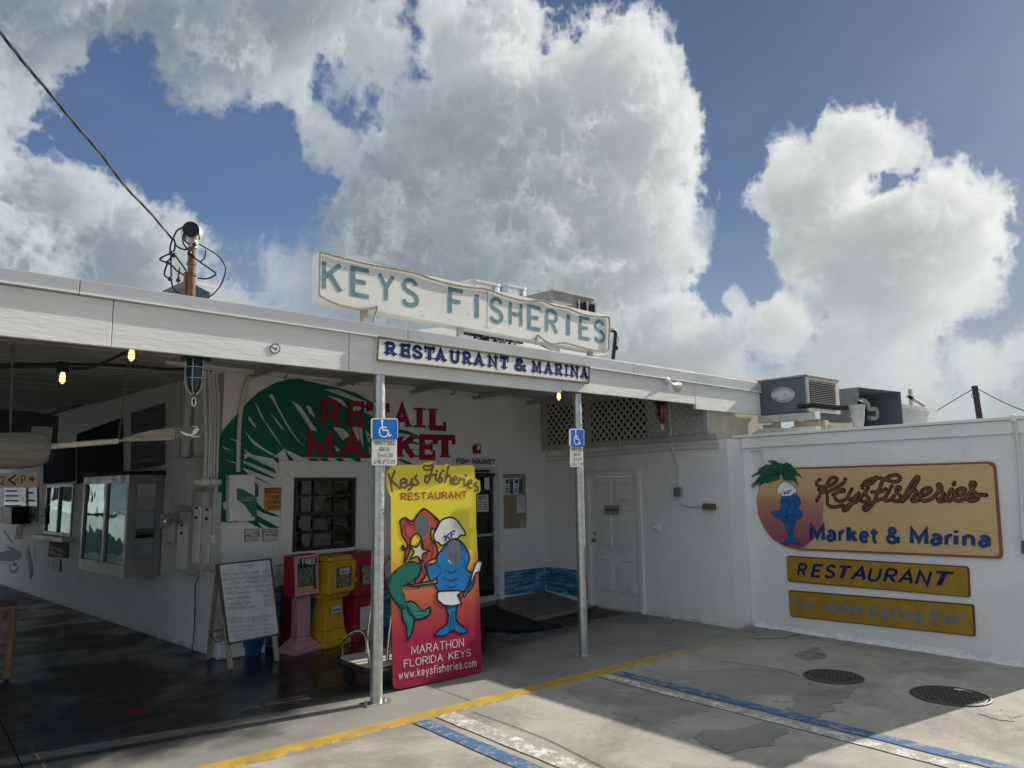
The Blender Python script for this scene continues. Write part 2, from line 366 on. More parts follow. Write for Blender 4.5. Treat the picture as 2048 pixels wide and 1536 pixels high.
NAVY = mat('navy_paint', (.012, .022, .14), .5, var=.25, scale=12)
WINK = mat('white_ink', (.78, .78, .76), .6)

# ------------------------------------------------------------------ stroke alphabet
# caps 6 high, small letters 4 high; '~' marks a curved stroke; first number = width
GL = {
'A': (4.4, '0 0,2.2 6,4.4 0|.95 2.1,3.45 2.1'), 'B': (3.8, '0 0,0 6|~0 6,2.2 6,3.3 5.3,3.2 3.9,2.2 3.2,0 3.2|~.1 3.2,2.6 3.1,3.8 2.2,3.7 .8,2.4 0,0 0'),
'C': (4, '~3.9 4.7,3.1 5.8,1.6 6,.4 4.9,0 3,.4 1.1,1.6 0,3.1 .2,3.9 1.3'), 'D': (4, '0 0,0 6|~0 6,2 6,3.5 5,4 3,3.5 1,2 0,0 0'),
'E': (3.5, '3.5 0,0 0,0 6,3.5 6|0 3.1,2.8 3.1'), 'F': (3.4, '0 0,0 6,3.4 6|0 3.1,2.7 3.1'),
'G': (4.2, '~3.9 4.7,3.1 5.8,1.6 6,.4 4.9,0 3,.4 1.1,1.6 0,3.2 .2,4 1.2|4 1.2,4 2.8,2.4 2.8'), 'H': (4, '0 0,0 6|4 0,4 6|0 3,4 3'),
'I': (.2, '.1 0,.1 6'), 'K': (4, '0 0,0 6|3.9 6,.1 2.5|1.3 3.6,4 0'), 'L': (3.2, '0 6,0 0,3.2 0'),
'M': (5, '0 0,0 6,2.5 1.2,5 6,5 0'), 'N': (4, '0 0,0 6,4 0,4 6'),
'O': (4.4, '~2.2 6,.6 5.3,0 3,.6 .7,2.2 0,3.8 .7,4.4 3,3.8 5.3,2.2 6'), 'P': (3.6, '0 0,0 6|~0 6,2.3 6,3.6 5.2,3.6 3.7,2.3 2.9,0 2.9'),
'R': (3.9, '0 0,0 6|~0 6,2.3 6,3.6 5.2,3.6 3.7,2.3 3,0 3|1.8 3,3.9 0'),
'S': (3.7, '~3.5 5,2.6 5.9,1.2 6,.2 5.1,.3 3.9,1.6 3.2,2.9 2.7,3.7 1.6,3.2 .4,1.8 0,.6 .2,0 1.1'),
'T': (4, '0 6,4 6|2 6,2 0'), 'U': (4, '0 6,0 2|~0 2.2,.2 1,1 .15,2 0,3 .15,3.8 1,4 2.2|4 2,4 6'), 'V': (4.2, '0 6,2.1 0,4.2 6'),
'W': (6, '0 6,1.5 0,3 5,4.5 0,6 6'), 'X': (4, '0 0,4 6|0 6,4 0'), 'Y': (4, '0 6,2 3,4 6|2 3,2 0'), 'Z': (3.8, '0 6,3.8 6,0 0,3.8 0'),
'&': (4.6, '~4.4 2.6,3.4 .7,1.7 0,.4 .5,0 1.7,.7 2.9,2.2 3.9,2.9 4.9,2.3 5.9,1.2 5.9,.7 4.9,1.4 3.5,4.6 0'),
'$': (3.2, '~3 4.6,2 5.3,.6 4.9,.4 3.7,1.6 3,2.8 2.3,2.9 1.2,1.6 .6,.2 1.2|1.6 6.2,1.6 -.2'),
'0': (3, '~1.5 6,.4 5.2,0 3,.4 .8,1.5 0,2.6 .8,3 3,2.6 5.2,1.5 6'), '1': (1.4, '0 4.9,1.2 6,1.2 0'), '2': (3, '~0 4.6,.7 5.8,2.1 5.9,2.9 4.8,2.5 3.5,1.2 1.8,0 0|0 0,3 0'),
'3': (3, '~0 5.2,1.4 6,2.7 5.2,2.5 3.8,1.2 3.2|~1.2 3.2,2.8 2.6,2.9 1,1.5 0,0 .7'), '4': (3, '2.2 0,2.2 6,0 2,3 2'), '5': (3, '2.8 6,.4 6,.2 3.5|~.2 3.5,1.6 3.9,2.9 2.9,2.8 1,1.5 0,0 .6'),
'7': (3, '0 6,3 6,1 0'), '8': (3, '~1.5 3.2,.3 4,.4 5.5,1.5 6,2.6 5.5,2.7 4,1.5 3.2,.1 2.2,.1 .7,1.5 0,2.9 .7,2.9 2.2,1.5 3.2'), '9': (3, '~2.9 4.2,1.8 3,.4 3.4,.1 4.8,1.2 6,2.6 5.6,2.9 4.2,2.4 1.5,1 0'),
'.': (.4, '.2 0,.2 .5'), ',': (.4, '.3 .5,0 -.8'), '-': (2, '0 2.6,2 2.6'), "'": (.4, '.3 6,0 4.8'), '"': (1.2, '0 6,.2 4.7|1 6,1.2 4.7'), '/': (3, '0 0,3 6'), '<': (3, '3 5,0 3,3 1'), '!': (.3, '.1 6,.1 2|.1 .6,.1 0'), ' ': (2.6, ''),
'a': (2.9, '~.3 3.3,1.2 4,2.3 3.8,2.8 2.9,2.8 2|2.8 2.6,2.8 0|~2.7 2.3,1.4 2.2,.3 1.7,.1 .8,.8 0,1.9 .2,2.7 1'), 'b': (3, '0 6,0 0|~.1 2.7,1 3.9,2.2 3.8,3 2.4,2.8 .9,1.8 0,.7 .2,.1 1.2'),
'c': (2.8, '~2.7 3.2,1.7 4,.6 3.6,0 2,.6 .4,1.7 0,2.8 .8'), 'd': (3, '2.9 6,2.9 0|~2.8 2.7,2 3.9,.8 3.8,0 2.4,.1 .9,1 0,2.2 .2,2.8 1.2'),
'e': (3, '.1 2.1,2.9 2.1|~2.9 2.1,2.6 3.5,1.5 4,.4 3.4,0 2,.5 .5,1.7 0,2.8 .7'), 'f': (2, '~2 5.8,1.2 6,.7 5.2,.7 4,.7 0|0 3.8,1.8 3.8'),
'g': (3, '~2.8 3,1.9 3.9,.8 3.8,0 2.6,.1 1.2,1 .3,2.1 .6,2.8 1.6|~2.9 4,2.9 0,2.6 -1.4,1.4 -1.9,.1 -1.3'), 'h': (2.9, '0 6,0 0|~0 2.6,.8 3.8,2 3.9,2.8 3,2.9 1.6|2.9 2,2.9 0'),
'i': (.2, '.1 4,.1 0|.1 6.3,.1 5.2'), 'k': (2.8, '0 6,0 0|2.6 4,.1 1.7|1 2.5,2.8 0'), 'l': (.2, '.1 6,.1 0'),
'm': (4.8, '0 4,0 0|~0 2.8,.8 3.9,1.8 3.9,2.4 3,2.4 1.6|2.4 2,2.4 0|~2.4 2.8,3.2 3.9,4.2 3.9,4.8 3,4.8 1.6|4.8 2,4.8 0'), 'n': (2.9, '0 4,0 0|~0 2.6,.8 3.8,2 3.9,2.8 3,2.9 1.6|2.9 2,2.9 0'),
'o': (3.1, '~1.5 4,.3 3.3,0 2,.3 .7,1.5 0,2.8 .7,3.1 2,2.8 3.3,1.5 4'), 'p': (3, '0 4,0 -2|~.1 2.7,1 3.9,2.2 3.8,3 2.4,2.8 .9,1.8 0,.7 .2,.1 1.2'), 'r': (2, '0 4,0 0|~0 2.4,.6 3.6,1.4 4,2 3.8'),
's': (2.6, '~2.5 3.3,1.6 4,.5 3.7,.3 2.7,1.3 2.1,2.3 1.6,2.5 .7,1.5 0,.5 .1,0 .7'), 't': (2.4, '1 5.4,1 .9|~1 1.1,1.2 .2,2.2 .2|-.2 4,2.4 4'), 'u': (2.9, '~0 2.4,0 1.2,.6 .1,1.9 0,2.9 1.4|0 4,0 2|2.9 4,2.9 0'),
'v': (3, '0 4,1.5 0,3 4'), 'w': (4.4, '0 4,1.1 0,2.2 3.4,3.3 0,4.4 4'), 'x': (3, '0 0,3 4|0 4,3 0'), 'y': (3, '0 4,1.6 .2|3 4,1 -1.9'), 'z': (2.8, '0 4,2.8 4,0 0,2.8 0'),
}
def ribbon(pts, w, rnd=False, ws=None):
    """flat ribbon along 2-D points -> (verts, faces); mitred joins"""
    P = [np.array(p, float) for p in pts]; Q = [P[0]]
    for p in P[1:]:
        if np.linalg.norm(p - Q[-1]) > 1e-5: Q.append(p)
    P = Q; k = len(P)
    if k < 2: return [], []
    if rnd:
        a, b = _n(P[0] - P[1]), _n(P[-1] - P[-2])
    vs, fs = [], []
    for i in range(k):
        d0 = _n(P[i] - P[i - 1]) if i else _n(P[1] - P[0]); d1 = _n(P[i + 1] - P[i]) if i < k - 1 else d0
        n0 = np.array((-d0[1], d0[0])); n1 = np.array((-d1[1], d1[0])); mm = n0 + n1
        L = np.linalg.norm(mm); m_ = mm / L if L > .2 else n0
        sc = 1 / max(.42, m_.dot(n0)); ww = (ws[i] if ws else w) / 2
        vs += [P[i] + m_ * ww * sc, P[i] - m_ * ww * sc]
    fs = [[2 * i, 2 * i + 1, 2 * i + 3, 2 * i + 2] for i in range(k - 1)]
    if rnd:
        for c, d, idx in ((P[0], a, 0), (P[-1], b, 2 * (k - 1))):
            base = len(vs); n0 = np.array((-d[1], d[0]))
            vs.append(c)
            for j in range(7):
                t = PI * j / 6; vs.append(c + (math.cos(t) * n0 + math.sin(t) * d) * (ws[idx // 2] if ws else w) / 2)
            fs += [[base, base + 1 + j, base + 2 + j] for j in range(6)]
    return vs, fs
def glyph(ch, wt, serif=0.0, rnd=False, slant=0.0, sx=1.0, st=None):
    """2-D layered shapes of one glyph: list of (verts, faces); serif = half length of the foot bars"""
    w, src = GL.get(ch, GL['o']); out = []
    if ch == 'I' and serif: serif = max(serif, wt * 1.05)
    for s_ in src.split('|'):
        if not s_: continue
        cv = s_[0] == '~'; pts = [tuple(map(float, p.split())) for p in s_.lstrip('~').split(',')]
        pts = [(x * sx, y) for x, y in pts]
        dense = cr(pts, 5) if cv else pts
        top = 6 if ch.isupper() or ch.isdigit() or ch in 'bdfhkl&' else 4
        out.append(ribbon(dense, wt, rnd))
        if serif and ch not in 'OQCGo&08':
            for e, nb in ((pts[0], pts[1]), (pts[-1], pts[-2])):
                dx, dy = nb[0] - e[0], nb[1] - e[1]
                if e[1] in (0, 6, 4) and abs(dy) > .8 * abs(dx) and not cv:
                    t = st or wt * .45; y = e[1] + (t / 2 if e[1] == 0 else -t / 2)
                    out.append(ribbon([(e[0] - serif, y), (e[0] + serif, y)], t, rnd))
                elif e[1] in (0, 6, 3.1) and abs(dy) < .1 and not cv and ch in 'ELFTZ':
                    y = e[1]; sg = -1 if y == 6 else 1
                    if y == 3.1: out.append(ribbon([(e[0], 3.1 - wt * .8), (e[0], 3.1 + wt * .8)], wt * .4, rnd))
                    else: out.append(ribbon([(e[0], y - sg * wt * .5), (e[0], y + sg * wt * 1.25)], wt * .5, rnd))
            if ch in 'BDEFLPRMN' :
                corners = {'B': [(0, 0), (0, 6)], 'D': [(0, 0), (0, 6)], 'E': [(0, 0), (0, 6)], 'F': [(0, 6)], 'L': [(0, 0)], 'P': [(0, 6)], 'R': [(0, 6)], 'M': [(0, 6), (5, 6)], 'N': [(0, 6)]}[ch]
                for cx, cy in corners:
                    t = st or wt * .45; y = cy + (t / 2 if cy == 0 else -t / 2)
                    out.append(ribbon([(cx * sx - serif, y), (cx * sx, y)], t, rnd))
    if slant: out = [([np.array((p[0] + p[1] * slant, p[1])) for p in vs], fs) for vs, fs in out]
    return w * sx, out
class Flat:
    """collects flat painted shapes in layers on a real plane"""
    def __init__(s, plane, off=.004): s.p = plane; s.off = off; s.mb = MB(); s.k = 0
    def layer(s): s.k += 1; return s.off + s.k * .00006
    def raw(s, pts3, fs):
        o = s.layer(); n = s.p.n; s.mb.add([np.array(p) + n * (o + i * 5e-6) for i, p in enumerate(pts3)], fix(pts3, fs, n))
    def poly(s, px):
        o = s.layer(); s.mb.face([s.p.at(*p) + s.p.n * o for p in px], s.p.n)
    def stroke(s, px, w, rnd=True, smooth=True, ws=None):
        """stroke through photo pixels on the plane, w in metres"""
        pts = [s.p.at(*p) for p in px]
        if smooth and len(pts) > 2: pts = cr(pts, 6)
        u = _n(np.cross((0, 0, 1.), s.p.n)) if abs(s.p.n[2]) < .9 else np.array((1., 0, 0)); v = np.cross(s.p.n, u)
        o = s.p.o; P2 = [((p - o).dot(u), (p - o).dot(v)) for p in pts]
        vs, fs = ribbon(P2, w, rnd, ws)
        s.raw([o + u * a + v * b for a, b in vs], fs); return [o + u * a + v * b for a, b in P2]
    def text(s, txt, TL, TR, BR, BL, wt=.7, gap=1.3, xr=None, lines3=False, **k):
        """text fitted into the four photo pixels (or 3-D points); top = cap height, bottom = base line"""
        C4 = [np.array(c, float) if len(c) == 3 else s.p.at(*c) for c in (TL, TR, BR, BL)]
        if xr:
            for ch, (x0, x1) in zip([c for c in txt if c != ' '], xr):
                def col(x, a, b): f = (x - a[0]) / (b[0] - a[0]); return a[1] + f * (b[1] - a[1])
                q = [s.p.at(x0, col(x0, TL, TR)), s.p.at(x1, col(x1, TL, TR)), s.p.at(x1, col(x1, BL, BR)), s.p.at(x0, col(x0, BL, BR))]
                s.run(ch, q, wt, gap, **k)
        else: s.run(txt, C4, wt, gap, **k)
    def run(s, txt, q, wt, gap, **k):
        rel = k.pop('rel', 0)
        x = 0; parts = []
        for ch in txt:
            w, gs = glyph(ch, wt, **k)
            if ch != ' ': parts += [([np.array((p[0] + x, p[1])) for p in vs], fs) for vs, fs in gs if len(vs)]
            x += w + gap
        if not parts: return
        lo = min(p[0] for vs, _ in parts for p in vs); hi = max(p[0] for vs, _ in parts for p in vs)
        yl, yh = -wt / 2, 6 + wt / 2
        for vs, fs in parts:
            out = []
            for p in vs:
                u = (p[0] - lo) / (hi - lo); v = (p[1] - yl) / (yh - yl)
                out.append((q[3] * (1 - u) + q[2] * u) * (1 - v) + (q[0] * (1 - u) + q[1] * u) * v)
            s.raw(out, fs)
def fix(P, fs, n):
    out = []
    for f in fs:
        a, b, c = (np.array(P[i]) for i in f[:3])
        out.append(f[::-1] if np.cross(b - a, c - a).dot(n) < 0 else f)
    return out
def panel(plane, px, t, off=0.0):
    """board of thickness t standing on the plane, outlined in photo pixels of its front"""
    pts = [plane.at(*p, off + t) for p in px]
    return MB().slab([p - plane.n * t for p in pts], plane.n, t)
# ================================================================== GROUND
def concrete(name, col, patch, wet=False, var=.12, lines=True):
    def fn(n, c, B, p):
        P = n.pos(); big = n.noise(P, .55, 6, .62, .6); mid = n.noise(P, 2.3, 8, .68)
        c = n.mix(n.ramp(big, .48, .60, 0, .95), c, patch)
        c = n.mix(n.ramp(mid, .5, .75, 0, .55), c, tuple(x * .55 for x in col))
        c = n.mix(n.ramp(n.noise(P, 1.1, 9, .7, .3), .56, .72, 0, .6), c, tuple(min(1, x * 1.35) for x in col))
        if lines:
            w = n.new('ShaderNodeTexNoise'); w.inputs['Scale'].default_value = 3.0; w.inputs['Detail'].default_value = 7; n.put(w.inputs['Vector'], P)
            vo = n.new('ShaderNodeTexVoronoi', feature='DISTANCE_TO_EDGE'); vo.inputs['Scale'].default_value = .62
            n.put(vo.inputs['Vector'], n.v('ADD', P, n.v('SCALE', n.v('SUBTRACT', w.outputs['Color'], (.5, .5, .5)), scale=.6)))
            crk = n.ramp(vo.outputs['Distance'], .001, .006, 1, 0); crk = n.m('MULTIPLY', crk, n.ramp(n.noise(P, .8, 3), .5, .6))
            c = n.mix(n.m('MULTIPLY', crk, .55), c, (.05, .047, .042))
        sp = n.ramp(n.noise(P, 150, 3, .8), .5, .72, 0, .55)
        c = n.mix(sp, c, tuple(x * .4 for x in col))
        c = n.mix(n.ramp(n.noise(P, 7, 9, .8), .62, .70, 0, .6), c, (.07, .065, .058))
        c = n.mix(n.ramp(n.noise(n.pos((1, 1, 1)), 1.7, 10, .8, 1.2), .52, .56, 0, .3), c, tuple(x * .6 for x in col))
        c = n.mix(n.ramp(n.noise(n.pos((1, .35, 1)), 26, 6, .75), .5, .75, 0, .35), c, tuple(x * .6 for x in col))
        c = n.mix(n.ramp(n.noise(P, 60, 4, .8), .55, .75, 0, .5), c, tuple(min(1, x * 1.3) for x in col))
        return c
    return mat(name, col, .85, var=var, scale=1.2, bump=.004, bscale=85, fn=fn)
LOT = concrete('old_parking_concrete', (.37, .345, .295), (.235, .22, .2))
def walk_fn(n, c, B, p):
    P = n.pos(); x = n.xyz(P)
    # hosed-down wet painted slab under the roof: dark and glossy, drying towards the kerb
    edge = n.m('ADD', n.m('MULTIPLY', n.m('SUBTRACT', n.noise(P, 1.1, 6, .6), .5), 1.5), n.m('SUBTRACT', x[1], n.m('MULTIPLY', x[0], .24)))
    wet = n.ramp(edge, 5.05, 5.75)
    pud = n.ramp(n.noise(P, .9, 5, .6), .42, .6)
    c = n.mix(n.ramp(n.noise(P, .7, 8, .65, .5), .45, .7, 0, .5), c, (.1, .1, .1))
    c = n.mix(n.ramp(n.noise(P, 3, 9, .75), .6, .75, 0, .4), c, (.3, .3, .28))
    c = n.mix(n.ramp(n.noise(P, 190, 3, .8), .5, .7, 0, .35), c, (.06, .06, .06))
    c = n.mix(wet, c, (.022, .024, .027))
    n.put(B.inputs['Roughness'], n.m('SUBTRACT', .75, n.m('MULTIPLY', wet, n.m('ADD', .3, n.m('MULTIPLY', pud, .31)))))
    return c
WALK = mat('walkway_concrete', (.25, .24, .22), .7, var=.1, scale=1.6, bump=.0015, bscale=50, fn=walk_fn)
def worn(name, col, under, amt=.5, sc=9):
    def fn(n, c, B, p):
        P = n.pos(); far_ = n.ramp(n.xyz(P)[0], 5.2, 8.4, 0, .13 if 'yellow' in name else .0); w = n.ramp(n.m('ADD', far_, n.m('ADD', n.m('MULTIPLY', n.noise(P, sc, 10, .75), .75), n.m('MULTIPLY', n.noise(P, 60, 4, .7), .25))), .5 + .16 * (1 - amt), .56 + .16 * (1 - amt))
        c = n.mix(w, c, under)
        return n.mix(n.ramp(n.noise(P, 140, 3, .8), .52, .7, 0, .45), c, tuple(x * .5 for x in col))
    return mat(name, col, .8, var=.18, scale=5, bump=.002, bscale=90, fn=fn)
YEL = worn('worn_yellow_kerb_paint', (.44, .28, .035), (.27, .25, .21), .9)
BLU = worn('worn_blue_line_paint', (.055, .135, .26), (.30, .27, .23), .95)
WHL = worn('worn_white_line_paint', (.6, .6, .58), (.33, .30, .25), 1.3)

g = MB().quad((-300, -300, -.03), (300, -300, -.03), (300, 300, -.03), (-300, 300, -.03))
struct('ground', g, mat('far_ground', (.2, .19, .17), .9, scale=.3))
KY = 5.28                                                  # kerb line between the lot and the walkway
struct('parking_lot', MB().add([(-14, -9, -.004), (12, -9, -.004), (12, KY, -.004), (-14, KY, -.004)], [[0, 1, 2, 3]]), LOT)
# walkway slab, three centimetres proud of the lot, with expansion joints
wk = []
xs = [-13, -9.4, -5.9, -2.4, .82, 4.0, 7.0, 8.76]
for i in range(len(xs) - 1):
    a, b = xs[i] + .006, xs[i + 1] - .006
    for y0, y1 in ((KY + .115, 7.35), (7.362, 12.5), (12.512, 19.5)):
        if b > 8.4 and y0 > 7: continue
        if y0 > 7 and a > 2.9: y1 = min(y1, 9.3)
        if y0 > 9.3 and a > 2.9: continue
        o = obj('slab', MB().box((a, y0, -.15), (b, y1, .0)), WALK); wk.append(o)
wroot = obj('walkway', MB().box((-13, KY + .12, -.2), (8.7, 19.4, -.012)), BLACK); wroot['kind'] = 'structure'
for o in wk: o.parent = wroot
yk = MB()
rr = random.Random(3); xx = -13.0; top = []
while xx < 8.3:
    top.append((xx, KY - .035 + rr.uniform(-.012, .012), KY + .105 + rr.uniform(-.006, .006))); xx += .07
vs = []
for x, a, b in top: vs += [(x, a - .01, -.003), (x, a, .008), (x, b, .0105)]
yk.add(vs, [[3 * i + j, 3 * i + 3 + j, 3 * i + 4 + j, 3 * i + 1 + j] for i in range(len(top) - 1) for j in (0, 1)])
struct('kerb_paint', yk, YEL)
def lane(name, x0, x1, y0, y1, m, z=.002):
    vs = []; r_ = random.Random(x0); k = 60
    for i in range(k + 1):
        y = y0 + (y1 - y0) * i / k; vs += [(x0 + r_.uniform(-.006, .006), y, z), (x1 + r_.uniform(-.006, .006), y, z)]
    return struct(name, MB().add(vs, [[2 * i, 2 * i + 1, 2 * i + 3, 2 * i + 2] for i in range(k)]), m)
lane('blue_line', 3.30, 3.44, KY - .05, -3, BLU); lane('white_line', 3.52, 3.70, KY - .05, -1.4, WHL)
lane('blue_line', 5.58, 5.72, KY - .08, -2.5, BLU); lane('white_line', 5.38, 5.52, KY - .06, 1.2, WHL)
# raised concrete apron in front of the market door with a yellow nose
apx = [PZ(z).at(x, y) for x, y, z in ((900, 1200, .07), (984, 1206, .03), (1002, 1217, .02), (1072, 1241, .015), (1186, 1214, .015))] + [np.array((8.39, 8.32, .015)), np.array((8.39, 9.24, .12)), np.array((7.3, 9.14, .12)), np.array((6.4, 9.06, .1))]
apm = MB(); k_ = len(apx); apm.face(apx, (0, 0, 1)); apm.add([tuple(p) for p in apx] + [(p[0], p[1], -.01) for p in apx], [[i, (i + 1) % k_, (i + 1) % k_ + k_, i + k_] for i in range(k_)])
apo = struct('door_ramp', apm, mat('rough_apron_concrete', (.2, .19, .16), .85, scale=6, grain=.4, bump=.003))
e3, e4, e5 = apx[3], apx[4], apx[5]; s_ = np.array((0, .09, .006)); o = obj('yellow_nose', MB().add([e3 + (0, -.02, .002), e4 + (0, -.02, .002), e5 + (0, -.02, .002), e5 + s_, e4 + s_, e3 + s_], [[0, 1, 4, 5], [1, 2, 3, 4]]), YEL); o.parent = apo
tag(obj('door_mat', MB().slab([PZ(.03).at(*p) - np.array((0, 0, .03)) for p in ((930, 1212), (959, 1208), (984, 1206), (1002, 1217), (1047, 1232), (1070, 1241), (1127, 1249), (1057, 1258), (1026, 1260), (940, 1250))], (0, 0, 1), .03), mat('black_mat', (.01, .01, .013), .9), bevel=.006),
    'black rubber mat lying on the ramp at the glass market door', 'mat')
# manhole covers
def manhole(cx, cy, r, lab, handle):
    t = thing('manhole_cover', lab, 'manhole cover', (cx, cy, 0), 'manhole covers in the parking bay')
    iron = mat('cast_iron', (.085, .083, .08), .5, .5, var=.3, scale=30)
    obj('rim', MB().lathe((cx, cy, -.02), [(r, 0), (r, .026), (r - .012, .03), (r - .03, .026), (r - .032, .0)], 40), iron, t)
    obj('plate', MB().lathe((cx, cy, -.02), [(r - .036, 0), (r - .036, .023), (r - .04, .025)], 40), iron, t)
    k = MB(); rg = random.Random(cx)
    s_ = .042; m_ = int(r / s_)
    for i in range(-m_, m_ + 1):
        for j in range(-m_, m_ + 1):
            x, y = i * s_, j * s_ + (i % 2) * s_ / 2
            if x * x + y * y < (r - .07) ** 2: k.box((cx + x - .013, cy + y - .008, .004), (cx + x + .013, cy + y + .008, .010))
    obj('tread', k, iron, t)['kind'] = 'stuff'
    if handle: obj('lift_handle', MB().tube([(cx + r * .62, cy - r * .35, .011), (cx + r * .7, cy - r * .1, .013), (cx + r * .66, cy + r * .12, .011)], .008), GALV, t)
manhole(7.02, 3.68, .27, 'round black manhole cover nearer the white wall corner', False)
manhole(7.13, 2.70, .31, 'round black manhole cover with a metal lift handle, near the edge of the shade', True)
DKP = concrete('dark_concrete_patch', (.265, .25, .225), (.19, .18, .165), lines=False)
for s_, lab, m_ in (('590 690,740 640,860 625,980 610,930 680,830 730,770 780,740 830,600 790,540 740', 'dark mended patch of paving below the left manhole cover', DKP), ('0 900,120 880,300 870,420 830,520 860,500 930,430 985,300 1000,150 1030,0 970', 'long dark mended patch of paving left of the blue line', DKP), ('620 390,740 360,790 385,770 430,700 440,640 430', 'small dark stain patch on the paving near the wall', mat('oily_patch', (.2, .19, .17), .7, var=.35, scale=8)),
                ('1750 775,1900 750,2040 790,1990 830,1850 810', 'pale square patch in the paving at the right edge', LOT)):
    q_ = [FLOOR.at(*p) for p in zpx(s_, 1400, 1180, 3.1605)]; rr = random.Random(len(lab)); q_ = [(p[0], p[1]) for p in q_]
    for it in range(5):                    # ragged outline
        n_ = []
        for i in range(len(q_)):
            a_, b_ = np.array(q_[i]), np.array(q_[(i + 1) % len(q_)]); d_ = b_ - a_; n_ += [tuple(a_), tuple((a_ + b_) / 2 + np.array((-d_[1], d_[0])) * rr.uniform(-.22, .22))]
        q_ = n_
    q_ = [(a_, b_, 0) for a_, b_ in q_]
    tag(obj('paving_patch', MB().face([(a, b, .0) for a, b, c in q_], (0, 0, 1)), m_), lab, 'paving patch')
for l_ in ([(944, 1423), (1030, 1453), (1100, 1481), (1210, 1536)], [(1440, 1322), (1560, 1338), (1600, 1352)], [(0, 1500), (60, 1490), (90, 1536)]):
    P_ = [FLOOR.at(*p) for p in l_]; vs, fs = ribbon([(p[0], p[1]) for p in P_], .009); struct('slab_joint', MB().add([(v[0], v[1], .0012) for v in vs], fs), mat('joint_dark', (.06, .055, .05), .9))
# broken concrete slabs by the wall corner
tag(obj('concrete_patch', MB().slab([(8.0, 5.15, 0), (8.25, 4.95, 0), (8.62, 4.9, 0), (8.68, 5.2, 0), (8.45, 5.42, 0)], (0, 0, 1), .012), LOT, bevel=.004), 'pale broken concrete patch at the foot of the wall corner', 'concrete patch')

# ================================================================== MARKET BUILDING (turned about five degrees)
mk = thing('market_building', 'white stucco fish market building with palm frond mural', 'building', (5.6, 9.0, 0))
RN, RT = RETAIL.n, np.array((.9958, .0916, 0))
SN, ST = SIDE.n, np.array((-.107, .994, 0))
WZ = 3.34
win = [(587, 957), (710, 954), (709.5, 1094), (584, 1104)]
def wall_with_holes(plane, u_dir, u0, u1, z0, z1, holes, t, m, name, parent):
    """solid wall slab made of blocks round rectangular openings (u0, u1, z0, z1)"""
    mb = MB(); cu = sorted({u0, u1, *[h[0] for h in holes], *[h[1] for h in holes]}); cz = sorted({z0, z1, *[h[2] for h in holes], *[h[3] for h in holes]})
    o = plane.o.copy(); o[2] = 0
    def P(u, z, d): return o + u_dir * u + np.array((0, 0, z)) - plane.n * d
    for i in range(len(cu) - 1):
        zs = []; 
        for j in range(len(cz) - 1):
            uc, zc = (cu[i] + cu[i + 1]) / 2, (cz[j] + cz[j + 1]) / 2
            if any(h[0] < uc < h[1] and h[2] < zc < h[3] for h in holes): continue
            if zs and abs(zs[-1][1] - cz[j]) < 1e-9: zs[-1][1] = cz[j + 1]
            else: zs.append([cz[j], cz[j + 1]])
        for a, b in zs:
            vs = [P(u, z, d) for d in (0, t) for z in (a, b) for u in (cu[i], cu[i + 1])]
            mb.add(vs, [[0, 1, 3, 2], [4, 6, 7, 5], [0, 4, 5, 1], [2, 3, 7, 6], [0, 2, 6, 4], [1, 5, 7, 3]])
    bm = bmesh.new(); me = bpy.data.meshes.new('tmp'); me.from_pydata(mb.v, [], mb.f); bm.from_mesh(me); bmesh.ops.remove_doubles(bm, verts=bm.verts, dist=1e-5)
    fs = {}
    for f in bm.faces: fs.setdefault(tuple(sorted(v.index for v in f.verts)), []).append(f)
    bmesh.ops.delete(bm, geom=[f for l in fs.values() if len(l) > 1 for f in l], context='FACES_ONLY')
    out = MB(); bm.verts.index_update(); out.v = [tuple(v.co) for v in bm.verts]; out.f = [[v.index for v in f.verts] for f in bm.faces]; bm.free(); bpy.data.meshes.remove(me)
    return obj(name, out, m, parent)
def uz(plane, u_dir, px):
    p = plane.at(*px); o = plane.o.copy(); o[2] = 0; return (p - o).dot(u_dir), p[2]
def rect_uz(plane, u_dir, quad):
    a = [uz(plane, u_dir, q) for q in quad]; us = sorted(x[0] for x in a); zs = sorted(x[1] for x in a)
    return ((us[0] + us[1]) / 2, (us[2] + us[3]) / 2, (zs[0] + zs[1]) / 2, (zs[2] + zs[3]) / 2)
wh = rect_uz(RETAIL, RT, win)
dl = uz(RETAIL, RT, (930, 1000))[0] - .12; dr = uz(RETAIL, RT, (996, 1000))[0]
dh = (dl, dr, .1, uz(RETAIL, RT, (980, 935))[1])
left_u = (np.array((2.9, 8.744, 0)) - np.array((8.4, 9.25, 0))).dot(RT)
wall_with_holes(RETAIL, RT, left_u, .09, 0, WZ, [wh, (dl, dr, 0, dh[3])], .2, WALL, 'front_wall', mk)
# side wall with openings behind the bay window and the small window
def on(plane, u_dir, u, z, d=0.0): o = plane.o.copy(); o[2] = 0; return o + u_dir * u + np.array((0, 0, z)) + plane.n * d
sw_small = rect_uz(SIDE, ST, [(92, 972), (146, 965), (146, 1074), (92, 1068)])
sw_bay = (uz(SIDE, ST, (322, 1000))[0], uz(SIDE, ST, (170, 1000))[0], .75, 2.05)
wall_with_holes(SIDE, ST, .0, 16.5, 0, WZ, [sw_small, sw_bay], .2, WALL, 'side_wall', mk)
